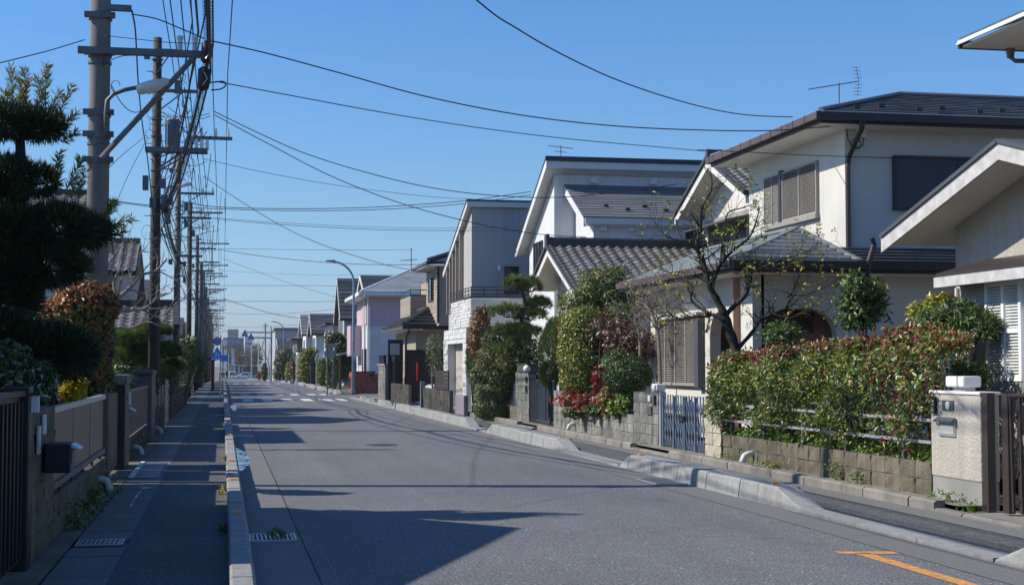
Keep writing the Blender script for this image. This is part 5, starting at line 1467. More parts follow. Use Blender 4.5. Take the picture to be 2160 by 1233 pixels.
# --- generic far houses
def far_house(name, label, X, y0, y1, zb, ze, zr, wall, roof, depth=7, mode='gx', ov=.5, bands=8, wins=(), front=()):
    """mode gx: ridge along x, gable to the road; hip: hipped"""
    h = empty(name, (X, (y0+y1)/2, zb), label, 'house')
    ym = (y0+y1)/2
    b = MB()
    if mode == 'gx': b.prism([(X, y0, zb), (X, y1, zb), (X, y1, ze-.1), (X, ym, zr-.2), (X, y0, ze-.1)], (depth, 0, 0))
    else: b.box(X, X+depth, y0, y1, zb, ze-.05)
    b.build('wall', mt[wall], h)
    s = (zr-ze)/((y1-y0)/2)
    a0, a1 = y0-ov, y1+ov; zo = ze - s*ov*(1 if mode == 'gx' else 0)
    rb = MB()
    if mode == 'gx':
        x0 = X-ov
        rb.slab([(x0, a0, zo), (X+depth+ov, a0, zo), (X+depth+ov, ym, zr), (x0, ym, zr)], .12); rb.slab([(x0, a1, zo), (X+depth+ov, a1, zo), (X+depth+ov, ym, zr), (x0, ym, zr)], .12)
        r = rb.build('roof', mt[roof], h)
        step_roof(r, (x0, a0, zo+.006), (X+depth+ov, a0, zo+.006), (x0, ym, zr+.006), (X+depth+ov, ym, zr+.006), bands, mt[roof], rise=.04)
        for aa in (a0, a1):
            t = MB(); t.prism([(x0-.04, ym, zr-.02), (x0-.04, aa, zo-.02), (x0-.04, aa, zo-.3), (x0-.04, ym, zr-.3)], (.04, 0, 0)); t.build('bargeboard', mt['trim'], h)
    else:
        A = Vector((X-ov, a0, ze)); B = Vector((X-ov, a1, ze)); hy = (a1-a0)/2; P = Vector((X-ov+hy*.9, ym, zr)); xe = X+depth+ov
        rb.slab([A, B, P], .1); rb.slab([A, (xe, a0, ze), (xe, ym, zr), P], .1); r = rb.build('roof', mt[roof], h)
        step_roof(r, A+Vector((0,0,.006)), Vector((xe, a0, ze+.006)), P+Vector((0,0,.006)), Vector((xe, ym, zr+.006)), bands, mt[roof], rise=.04)
        step_roof(r, B+Vector((0,0,.006)), A+Vector((0,0,.006)), P+Vector((0,0,.006)), P+Vector((0,0,.006)), bands, mt[roof], rise=.04)
    t = MB(); t.box(X-ov, X+depth+ov, a0-.1, a0-.001, zo-.16, zo); t.build('gutter', mt['brown'], h)
    for (u0, u1, w0, w1) in wins: window(h, FX(X), u0, u1, w0, w1, 1, 'trim', d=.08)
    for (u0, u1, w0, w1) in front: window(h, FY(y0), u0, u1, w0, w1, 1, 'frame_dark', d=.08)
    return h
far_house('dark_roofed_house', 'house with a broad dark roof rising behind the pink house', 10.0, 100.5, 108, 0, 6.3, 8.0, 'paletile', 'slate', 8, 'gx', .5, 10)
far_house('steep_house', 'grey house with a steep dark roof and tall white windows facing the road', 9.3, 115.5, 121.5, 0, 5.6, 8.6, 'fargrey', 'slate', 6, 'gx', .35, 10, wins=((117, 118, 2.9, 5.4), (118.4, 119.2, 2.9, 5.4), (119.6, 120.4, 2.9, 5.4)))
far_house('tiled_roof_house', 'pale house with a black tiled roof beyond the steep grey house', 9.2, 126, 137, -.1, 5.2, 6.3, 'farpale', 'kawara_dark', 7, 'hip', .7, 6, wins=((129, 131, 3.2, 4.6), (133, 135, 3.2, 4.6)), front=((9.6, 10.6, 3.2, 4.4),))
far_house('narrow_house', 'narrow far house with shuttered upper windows and a dark roof', 9.0, 146, 152, -.2, 5.0, 6.8, 'farpale', 'slate', 6, 'gx', .5, 6, wins=((147, 148.4, 2.8, 4.4), (149.4, 150.6, 2.8, 4.4)))
far_house('white_gabled_house', 'small white gabled house with a grey roof far down the road', 8.8, 160, 167, -.3, 5.2, 7.2, 'white', 'slate_grey', 7, 'gx', .5, 6, wins=((162, 164, 2.8, 4.4),))
far_house('grey_hipped_house', 'grey sided house with a wide hipped roof behind the second street lamp', 9.2, 188, 200, -.5, 5.0, 7.4, 'darksiding', 'slate_grey', 10, 'hip', .8, 8, wins=((191, 194, 2.6, 4.2),), front=((10.2, 12, 2.8, 4.2),))
far_house('brown_gabled_house', 'brown trimmed small house further down the road', 8.3, 215, 222, -.6, 4.2, 5.6, 'farpale', 'kawara_dark', 7, 'gx', .6, 6, wins=((217, 219, 2.2, 3.6),))
fb = empty('office_block', (10, 290, -1.2), 'grey three storey block at the far end of the houses', 'building')
b = MB(); b.box(9.6, 24, 280, 300, -1.2, 8.2); b.build('wall', mt['fargrey'], fb)
b = MB(); b.box(9.4, 24.2, 279.8, 300.2, 8.2, 8.7); b.build('parapet', mt['darksiding'], fb)
for k in range(3):
    b = MB(); b.box(9.8, 13.2, 279.9, 279.99, .2+k*2.7, .9+k*2.7); b.build('wall_band', mt['beige'], fb)
    window(fb, FY(280), 14.5, 17.5, .8+k*2.7, 2.2+k*2.7, 2, 'frame_dark')

# --- street lamps
def lamp(x, y, label):
    z = gz(y) + .04
    r = empty('street_lamp', (x, y, z), label, 'street lamp')
    t = MB(); pts = [(x, y, z), (x, y, z+3), (x, y, z+6.1)]; rr = [.085, .075, .06]
    for k in range(1, 8):
        a = k/7*math.pi/2*.92; pts.append((x-1.25*(1-math.cos(a)), y, z+6.1+1.15*math.sin(a))); rr.append(.055)
    t.tube(pts, rr, 8); t.build('post', mt['lampblue'], r, smooth=True)
    e = Vector(pts[-1])
    t = MB(); t.prism([e+Vector((.05, -.12, -.04)), e+Vector((-.45, -.12, -.01)), e+Vector((-.45, -.12, .05)), e+Vector((.05, -.12, .09))], (0, .24, 0)); o = t.build('lamp_head', mt['darksiding'], r); bevel(o, .03)
    t = MB(); t.box(x-.11, x+.11, y-.11, y+.11, z, z+.25); t.build('base', mt['lampblue'], r)
    t = MB(); t.box(x-.10, x+.10, y-.13, y-.09, z+1.9, z+2.3); t.build('sticker_band', mt['trim'], r)
lamp(*U(745, 826, Y=80.6).xy, 'slim curved blue grey street lamp beside the red brick wall')
lamp(*U(598, 800, Y=181).xy, 'far curved street lamp before the grey hipped house')

# --- signs
def plate(parent, name, outline, z0, y, mat, t=.012):
    m = MB(); m.prism([(x, y, z) for x, z in outline], (0, t, 0)); return m.build(name, mt[mat], parent)
def circ(cx, cz, r, n=24): return [(cx+r*math.cos(2*math.pi*i/n), cz+r*math.sin(2*math.pi*i/n)) for i in range(n)]
def tri(cx, cz, w, h, r=.0): return [(cx-w/2, cz-h/2), (cx+w/2, cz-h/2), (cx+w*.04, cz+h/2), (cx-w*.04, cz+h/2)]
def walkers(parent, cx, cz, s, y, mat='signwhite', two=True):
    """the walking figures on the plate, flat print given a hair of thickness"""
    m = MB()
    def fig(x, z, k):
        m.prism([(a, y, b_) for a, b_ in circ(x, z+.33*k, .07*k, 10)], (0, .003, 0))
        m.prism([(x-.09*k, y, z+.24*k), (x+.09*k, y, z+.24*k), (x+.07*k, y, z-.02*k), (x-.08*k, y, z-.02*k)], (0, .003, 0))
        m.prism([(x-.08*k, y, z-.021*k), (x-.0*k, y, z-.021*k), (x-.10*k, y, z-.33*k), (x-.18*k, y, z-.33*k)], (0, .003, 0))
        m.prism([(x+.002*k, y, z-.021*k), (x+.07*k, y, z-.021*k), (x+.17*k, y, z-.33*k), (x+.09*k, y, z-.33*k)], (0, .003, 0))
        m.prism([(x+.091*k, y, z+.22*k), (x+.19*k, y, z+.05*k), (x+.16*k, y, z+.02*k), (x+.091*k, y, z+.13*k)], (0, .003, 0))
    if two: fig(cx-s*.13, cz, s); fig(cx+s*.22, cz-s*.06, s*.72)
    else: fig(cx, cz, s)
    m.build('pictogram', mt[mat], parent)
sg = empty('crossing_sign', (*U(464.5, 842, Z=.05).xy, .05), 'blue triangular crossing sign under a round red ringed sign on a thin grey post', 'road sign')
sx, sy = _wl(sg).x, _wl(sg).y
t = MB(); t.cyl((sx, sy, .05), (sx, sy, 3.0), .03, 8); t.build('post', mt['alum'], sg)
q = U(458, 719, Y=sy-.06)
p = plate(sg, 'round_plate', circ(q.x, q.z, .19), 0, sy-.055, 'signred'); plate(p, 'blue_disc', circ(q.x, q.z, .145), 0, sy-.06, 'signblue', .004)
m = MB(); d_ = .105; m.prism([(q.x-d_-.018, sy-.064, q.z+d_), (q.x-d_+.018, sy-.064, q.z+d_+.01), (q.x+d_+.018, sy-.064, q.z-d_), (q.x+d_-.018, sy-.064, q.z-d_-.01)], (0, .003, 0)); m.build('slash', mt['signred'], p)
q = U(458, 745, Y=sy-.06)
p = plate(sg, 'triangle_plate', tri(q.x, q.z, .60, .60), 0, sy-.05, 'signblue'); walkers(p, q.x, q.z-.05, .34, sy-.054)
m = MB(); m.box(q.x-.23, q.x+.23, sy-.0535, sy-.0505, q.z-.265, q.z-.225); m.build('white_bar', mt['signwhite'], p)
q = U(473, 755, Y=sy+.3)
s2g = empty('blue_sign', (*U(470, 800, Y=sy+9).xy, .05), 'small square blue sign half hidden behind the crossing sign', 'road sign')
c2 = _wl(s2g); t = MB(); t.cyl((c2.x, c2.y, .05), (c2.x, c2.y, 2.6), .03, 7); t.build('post', mt['steel'], s2g)
q = U(473, 755, Y=c2.y-.05); plate(s2g, 'square_plate', [(q.x-.2, q.z-.16), (q.x+.2, q.z-.16), (q.x+.2, q.z+.16), (q.x-.2, q.z+.16)], 0, c2.y-.05, 'signblue')
# the two warning triangles hang over the road
def over_sign(y, px, top, pxs, pys, w, label, polelabel=None):
    q = U(px, 790, Y=y); z0 = gz(y)
    r = empty('overhead_sign', (q.x, y, z0), label, 'road sign')
    zt = U(px, top, Y=y).z
    c = U(pxs, pys, Y=y)
    t = MB(); t.tube([(q.x, y, z0), (q.x, y, zt-.15), (q.x-.15, y, zt), (c.x-.1, y, zt+.02)], .09, 8); t.build('post', mt['lampblue'], r)
    p = plate(r, 'triangle_plate', tri(c.x, c.z, w, w*.95), 0, y-.12, 'signnavy'); walkers(p, c.x, c.z-.08*w, w*.5, y-.124, two=False)
    m = MB(); m.box(c.x-w*.36, c.x+w*.36, y-.1235, y-.1205, c.z-w*.42, c.z-w*.34); m.build('white_bar', mt['signwhite'], p)
over_sign(172, 572, 712, 529.5, 709.5, .80, 'navy warning triangle hanging over the road from a bent post beside the grey hipped house')
over_sign(205, 572.5, 700.5, 516.5, 702.5, 1.0, 'higher navy warning triangle hanging over the road from a further post')
# back of a sign on the sunny side
q = U(690, 833, Z=.05)
bs = empty('sign_back', (q.x, q.y, .05), 'grey back of an octagonal road sign on a thin post', 'road sign')
t = MB(); t.cyl((q.x, q.y, .05), (q.x, q.y, 3.0), .035, 8); t.build('post', mt['steel'], bs)
p1 = U(694, 746, Y=q.y); plate(bs, 'octagon_plate', circ(p1.x+.05, p1.z, .30, 8), 0, q.y+.04, 'signgrey')
p1 = U(693, 738, Y=q.y); plate(bs, 'upper_plate', [(p1.x-.02, p1.z+.15), (p1.x+.42, p1.z+.1), (p1.x+.42, p1.z+.35), (p1.x-.02, p1.z+.35)], 0, q.y+.04, 'signgrey')
t = MB()

# --- far right street-side bits: hedges and posts are in the planting below; a scooter, gate posts, canopies
cp = empty('carport_canopy', (7.6, 100, 0), 'small curved bluish carport canopy beyond the brick wall', 'canopy')
t = MB()
pts = [(7.2, 0, 2.0), (7.35, 0, 2.45), (7.8, 0, 2.7), (8.4, 0, 2.75)]
for a, c in zip(pts[:-1], pts[1:]): t.slab([(a[0], 108, a[2]), (a[0], 118, a[2]), (c[0], 118, c[2]), (c[0], 108, c[2])], .05)
t.build('canopy_sheet', mt['glass'], cp)
t = MB()
for y in (108, 111, 114, 117.9): t.tube([(p_[0], y, p_[2]+.03) for p_ in pts], .06, 5)
for y in (108, 117.9): t.cyl((7.3, y, 0), (7.3, y, 2.3), .05, 6)
t.build('frame', mt['alum'], cp)
cg = empty('gate_roof', (8.3, 91, 0), 'little grey metal gate roof beside the pink house', 'canopy')
t = MB(); t.slab([(7.4, 96.5, 2.35), (9.2, 96.5, 2.7), (9.2, 99, 2.7), (7.4, 99, 2.35)], .1); t.build('roof_sheet', mt['metalroof'], cg)
t = MB(); t.cyl((7.6, 97.6, 0), (7.6, 97.6, 2.3), .08, 6); t.cyl((9, 97.6, 0), (9, 97.6, 2.5), .08, 6); t.build('posts', mt['brown'], cg)
def gpost(px, y, h, label, mat='conc', w=.35, ball=False):
    q = U(px, 800, Y=y); z = gz(y); r = empty('gate_post', (q.x, y, z), label, 'gate post')
    t = MB(); t.box(q.x-w/2, q.x+w/2, y-w/2, y+w/2, z, z+h); o = t.build('shaft', mt[mat], r)
    t = MB()
    if ball: t.ball((q.x, y, z+h+.2), .2, .2, .2, 10, 6); t.build('globe', mt['lampglass'], r, smooth=True)
    else: t.box(q.x-w*.6, q.x+w*.6, y-w*.6, y+w*.6, z+h, z+h+.08); t.build('cap', mt[mat], r)
gpost(628, 138, 2.5, 'white gate post with a globe lamp between the hedges', 'whitepaint', .35, True)
gpost(705.5, 84.5, 1.5, 'slim tan gate post left of the brick wall', 'block', .2)
gpost(660, 112, 1.7, 'dark gate post beside the round green hedge', 'darkblock', .4)
gd = empty('garage_door', (7.5, 105, 0), 'dark closed gate leaf between the hedges before the curved canopy', 'gate')
t = MB(); t.box(7.3, 7.4, 104.3, 110, 0, 1.6); t.build('gate_leaf', mt['black'], gd)
for k in range(5): t = MB(); t.box(7.28, 7.299, 104.4+k*1.1, 105.3+k*1.1, .1, 1.5); t.build('gate_board', mt['black'], gd)
w6 = empty('low_wall', (7.3, 150, 0), 'low pale block wall under the far green hedge', 'wall')
blocks(w6, (7.25, 140), (7.25, 150), -.15, 3, 'greyblock', l=1.2, h=.28, facing=(-1, 0, 0))
q = U(597, 795, Y=210)
w7 = empty('bin_box', (q.x, 209.5, gz(210)), 'small pink and red box standing at the far kerb', 'box')
t = MB(); t.box(q.x-.5, q.x+.1, 209, 210, gz(210), gz(210)+1.0); t.build('box_body', mt['pink'], w7)
t = MB(); t.box(q.x+.11, q.x+.5, 209, 210, gz(210), gz(210)+.9); t.build('red_side', mt['red'], w7)

# --- scooter at the kerb
def scooter(x, y):
    z = gz(y)
    r = empty('motor_scooter', (x, y, z), 'white motor scooter parked at the kerb near the second street lamp', 'scooter')
    t = MB(); t.prism([(x-.18, y-.3, z+.25), (x+.0, y-.25, z+.95), (x+.08, y-.2, z+.95), (x+.05, y+.1, z+.35), (x+.3, y+.9, z+.4), (x+.3, y+.9, z+.72), (x+.2, y+.3, z+.70), (x+.05, y+.2, z+.28), (x-.1, y-.2, z+.2)], (.3, 0, 0)); o = t.build('body', mt['paint_white'], r); bevel(o, .04)
    for yy in (-.35, .85):
        t = MB(); t.cyl((x+.05, y+yy, z+.25), (x+.17, y+yy, z+.25), .25, 14); t.build('wheel', mt['tyre'], r)
    t = MB(); t.cyl((x-.2, y-.22, z+1.0), (x+.42, y-.22, z+1.0), .025, 6); t.build('handlebar', mt['tyre'], r)
    t = MB(); t.prism([(x-.05, y-.35, z+1.0), (x+.25, y-.35, z+1.0), (x+.2, y-.15, z+1.45), (x, y-.15, z+1.45)], (0, .02, 0)); t.build('windscreen', mt['lampglass'], r)
q = U(604, 800, Y=165); scooter(q.x, 165)
# a car nose just showing in the brown house's carport
cn = empty('parked_car', (7.3, 58, .05), 'white car mostly hidden behind the soot stained wall of the brown house', 'car')
t = MB(); t.prism([(7.75, 55.3, .35), (7.66, 55.3, .7), (7.8, 55.3, .86), (8.9, 55.3, .95), (9.1, 55.3, .35)], (0, 1.7, 0)); o = t.build('body', mt['paint_white'], cn); bevel(o, .08, 3)
for yy in (55.25, 56.85):
    t = MB(); t.cyl((8.4, yy, .38), (8.4, yy+.2, .38), .32, 16); t.build('wheel', mt['tyre'], cn)
t = MB(); t.fbox(FX(7.7), 55.4, 55.75, .0, .05, .62, .74); t.build('headlight', mt['lampglass'], cn)

# --- cars at the end of the road
def car(name, label, c, length, width, height, side, body, hood=None, van=False):
    """side=True: seen from the side, nose towards -x; else seen from the rear"""
    x, y, z = c
    r = empty(name, c, label, 'van' if van else 'car')
    L_, H_ = length, height
    if van: prof = [(0, .3), (0, .85), (.12, 1.05), (.55, H_-.08), (.8, H_), (L_-.1, H_), (L_, H_-.3), (L_, .3)]
    else: prof = [(0, .32), (0, .75), (.25, .92), (1.0, 1.05), (1.75, H_-.12), (2.2, H_), (L_-.5, H_-.02), (L_-.12, H_-.5), (L_, .9), (L_, .32)]
    P = (lambda s, w, h: (x-L_/2+s, y-width/2+w, z+h)) if side else (lambda s, w, h: (x-width/2+w, y+L_/2-s, z+h))
    def pv(s, h, w0, w1, nm, mat, par):
        m = MB(); m.prism([P(a, w0, b_) for a, b_ in zip(s, h)], Vector(P(0, w1, 0))-Vector(P(0, w0, 0))); return m.build(nm, mt[mat], par)
    o = pv([p[0] for p in prof], [p[1] for p in prof], 0, width, 'body', body, r); bevel(o, .09, 3)
    if hood:
        m = MB(); m.prism([P(-.012, .1, .45), P(-.012, .1, .78), P(.24, .1, .945), P(.95, .1, 1.06), P(.95, .1, 1.03), P(.1, .1, .45)], Vector(P(0, width-.1, 0))-Vector(P(0, .1, 0))); m.build('hood', mt[hood], r)
    zb = 1.02
    for w0, w1 in ((-.012, .02), (width-.02, width+.012)):
        if van: segs = [(.62, 1.5), (1.6, 2.5), (2.6, L_-.35)]
        else: segs = [(1.45, 2.3), (2.4, 3.3), (3.4, L_-.45)]
        for a, b_ in segs: pv([a, a+(.25 if a < 1.6 else 0), b_, b_], [zb, H_-.16, H_-.16, zb], w0, w1, 'side_window', 'glass', r)
    m = MB(); m.prism([P(L_+.006, .15, zb), P(L_+.006, width-.15, zb), P(L_-.02, width-.2, H_-.15), P(L_-.02, .2, H_-.15)], Vector(P(.02, 0, 0))-Vector(P(0, 0, 0))); m.build('rear_window', mt['glass'], r)
    for s in (.75, L_-.8):
        for w0, w1 in ((-.01, .2), (width-.2, width+.01)):
            m = MB(); m.cyl(P(s, w0, .32), P(s, w1, .32), .33, 16); wl_ = m.build('wheel', mt['tyre'], r)
            m = MB(); m.cyl(P(s, w0-.008 if w0 < 0 else w1+.008, .32), P(s, w0+.03 if w0 < 0 else w1-.03, .32), .19, 12); m.build('rim', mt['alum'], wl_)
    for w0, w1 in ((.08, .3), (width-.3, width-.08)):
        m = MB(); m.prism([P(L_+.015, w0, .75), P(L_+.015, w1, .75), P(L_+.015, w1, 1.0), P(L_+.015, w0, 1.0)], Vector(P(-.03, 0, 0))-Vector(P(0, 0, 0))); m.build('tail_light', mt['signred'], r)
        m = MB(); m.prism([P(-.02, w0, .68), P(-.02, w1, .68), P(.03, w1, .84), P(.03, w0, .84)], Vector(P(.05, 0, 0))-Vector(P(0, 0, 0))); m.build('headlight', mt['lampglass'], r)
    m = MB(); m.prism([P(L_+.02, width/2-.2, .55), P(L_+.02, width/2+.2, .55), P(L_+.02, width/2+.2, .68), P(L_+.02, width/2-.2, .68)], Vector(P(-.02, 0, 0))-Vector(P(0, 0, 0))); m.build('number_plate', mt['signwhite'], r)
    return r
q = U(514.5, 796.5, Y=396); car('parked_car', 'white minivan with a pale blue nose crossing at the end of the road', (q.x, 396, gz(396)+.01), 4.3, 1.7, 1.75, True, 'paint_white', 'paint_blue')
q = U(490, 797, Y=372); car('white_van', 'white boxy van seen from behind at the end of the road', (q.x, 372, gz(372)+.01), 3.4, 1.62, 1.9, False, 'paint_white', van=True)
q = U(472, 795, Y=410); car('grey_van', 'pale van standing past the junction beside the white building', (q.x-.5, 410, gz(410)+.01), 3.4, 1.62, 1.9, False, 'fargrey', van=True)

# --- person by the kerb at the far left edge of the road, seen from behind
def person(x, y, label):
    z = gz(y)
    r = empty('person', (x, y, z), label, 'person')
    me = bpy.data.meshes.new('body')
    J = [((0, 0, .92), .13), ((0, .0, 1.15), .13), ((0, 0, 1.38), .15), ((0, 0, 1.50), .06), ((0, .01, 1.60), .10), ((0, .01, 1.72), .085),
         ((-.18, 0, 1.38), .06), ((-.25, .02, 1.1), .045), ((-.24, -.05, .86), .035), ((.18, 0, 1.38), .06), ((.25, .03, 1.1), .045), ((.25, -.03, .86), .035),
         ((-.09, 0, .86), .09), ((-.10, -.06, .47), .06), ((-.10, .03, .07), .045), ((.09, 0, .86), .09), ((.10, .10, .47), .06), ((.10, .2, .09), .045), ((-.10, -.1, .03), .04), ((.10, .1, .04), .04)]
    E = [(0,1),(1,2),(2,3),(3,4),(4,5),(2,6),(6,7),(7,8),(2,9),(9,10),(10,11),(0,12),(12,13),(13,14),(0,15),(15,16),(16,17),(14,18),(17,19)]
    me.from_pydata([j[0] for j in J], E, [])
    me.materials.append(mt['black'])
    o = link_mesh('body', me, r)
    sk = o.modifiers.new('skin', 'SKIN')
    for v, j in zip(me.skin_vertices[0].data, J): v.radius = (j[1], j[1])
    me.skin_vertices[0].data[0].use_root = True
    s = o.modifiers.new('sub', 'SUBSURF'); s.levels = 1; s.render_levels = 1
    t = MB(); t.ball((x, y, z+1.0), .2, .16, .28, 8, 6); t.build('coat', mt['maroon'] if 'maroon' in mt else mt['brown'], r, smooth=True)
    return r
q = U(478, 796, Y=255); person(q.x, 255, 'person in dark clothes walking at the road edge near the white van')

# --- buildings and trees past the junction
def far_block(name, label, pxl, pxr, pyt, pyb, Y, dep, mat, cat='building', bands=(), wins=0, base=None):
    a, b_ = U(pxl, pyb, Y=Y), U(pxr, pyt, Y=Y)
    z0 = -2.3 if base is None else base
    r = empty(name, ((a.x+b_.x)/2, Y, z0), label, cat)
    m = MB(); m.box(a.x, b_.x, Y, Y+dep, z0, b_.z); m.build('wall', mt[mat], r)
    for (f0, f1, bm_) in bands:
        m = MB(); m.fbox(FY(Y), a.x-.02, b_.x+.02, .001, .12, z0+(b_.z-z0)*f0, z0+(b_.z-z0)*f1); m.build('band', mt[bm_], r)
    if wins:
        w = (b_.x-a.x)/wins
        for i in range(wins):
            for f in (.25, .55, .8):
                zz = z0+(b_.z-z0)*f
                window(r, FY(Y-.13), a.x+w*(i+.25), a.x+w*(i+.75), zz-.5, zz+.5, 0, 'frame_dark')
    return r
far_block('shopping_hall', 'large brown and blue hall rising over the bare trees', 470, 516, 712, 770, 640, 40, 'farbrown', bands=((.80, .97, 'farblue'), (.0, .3, 'farpale')))
far_block('roof_plant', 'grey plant room on the roof line of the large hall', 480, 503, 694, 712, 660, 20, 'fargrey')
far_block('white_building', 'white three storey building at the end of the walk', 467, 479, 716, 795, 430, 12, 'farpale', wins=2)
far_block('pale_store', 'low pale building behind the van at the junction', 478, 512, 769, 795, 425, 10, 'farpale', bands=((.85, .97, 'beige'),), wins=4)
far_block('brown_store', 'low brown fronted building behind the minivan', 513, 546, 772, 795, 428, 10, 'farbrown', bands=((.0, .35, 'farpale'),), wins=4)
far_block('white_slab_building', 'white block between the hall and the grey block', 516, 532, 708, 745, 600, 20, 'farpale', wins=3)
py = empty('pylon_sign', (*U(492, 790, Y=415).xy, -2.2), 'tall white pylon sign with a teal band past the junction', 'sign')
a, c = U(488, 770, Y=415), U(495.5, 735, Y=415)
m = MB(); m.box(a.x, c.x, 415, 415.4, a.z, c.z); m.build('panel', mt['whitepaint'], py)
m = MB(); m.box(a.x+.35, c.x-.35, 415.05, 415.35, -2.2, a.z-.002); m.build('foot', mt['alum'], py)
z_ = U(492, 752, Y=415).z
m = MB(); m.box(a.x+.45, c.x+.02, 414.96, 414.998, z_-.3, z_+.15); m.build('teal_band', mt['teal'], py)
m = MB(); m.box(a.x+.48, c.x-.04, 414.96, 414.998, z_+.35, c.z-.1); m.build('grey_panel', mt['fargrey'], py)
hl = empty('signal_lamp', (*U(530, 795, Y=386).xy, gz(386)), 'grey post with a flat signal arm reaching over the junction', 'signal post')
q = _wl(hl)
a = U(530, 735, Y=386); m = MB(); m.cyl(q, (q.x, q.y, a.z), .11, 8); m.build('post', mt['alum'], hl)
c = U(509, 749, Y=386); e_ = U(530, 749, Y=386)
m = MB(); m.box(c.x, e_.x, 385.95, 386.05, c.z-.06, c.z+.06); m.build('arm', mt['alum'], hl)
m = MB(); m.box(c.x-.2, c.x+1.0, 385.8, 386.0, c.z-.18, c.z+.22); m.build('signal_head', mt['fargrey'], hl)
for px, y, pt, lab in ((482, 392, 745, 'thin grey post beside the far white van'), (476, 300, 770, 'low white post at the far road edge'), (544.5, 300, 718, 'slim white pole beside the grey block'), (571, 230, 690, 'thin dark pole rising behind the grey block roof'), (533, 400, 715, 'thin utility pole standing past the junction')):
    q = U(px, 796, Y=y); zt = U(px, pt, Y=y).z
    r = empty('thin_pole', (q.x, y, gz(y)), lab, 'pole'); m = MB(); m.cyl((q.x, y, gz(y)), (q.x, y, zt), .10, 7, .07); m.build('shaft', mt['alum' if 'white' in lab or 'grey post' in lab else 'pole_grey'], r)
    m = MB(); m.box(q.x-.13, q.x+.13, y-.13, y+.13, zt, zt+.08); m.build('cap', mt['steel'], r)
for px, pt, y in ((560, 682, 330), (599, 690, 330), (607, 698, 330)):
    q = U(px, 720, Y=y); zt = U(px, pt, Y=y).z
    r = empty('far_utility_pole', (q.x, y, gz(y)), {560: 'distant utility pole standing behind the grey block, tallest of its trio', 599: 'distant utility pole behind the grey hipped house roof', 607: 'shortest distant pole behind the grey hipped house roof'}[px], 'utility pole')
    m = MB(); m.cyl((q.x, y, gz(y)), (q.x, y, zt), .17, 7, .13); m.build('shaft', mt['pole_grey'], r)
    m = MB(); m.box(q.x-.7, q.x+.7, y-.06, y+.06, zt-.5, zt-.38); m.build('crossarm', mt['steel'], r)
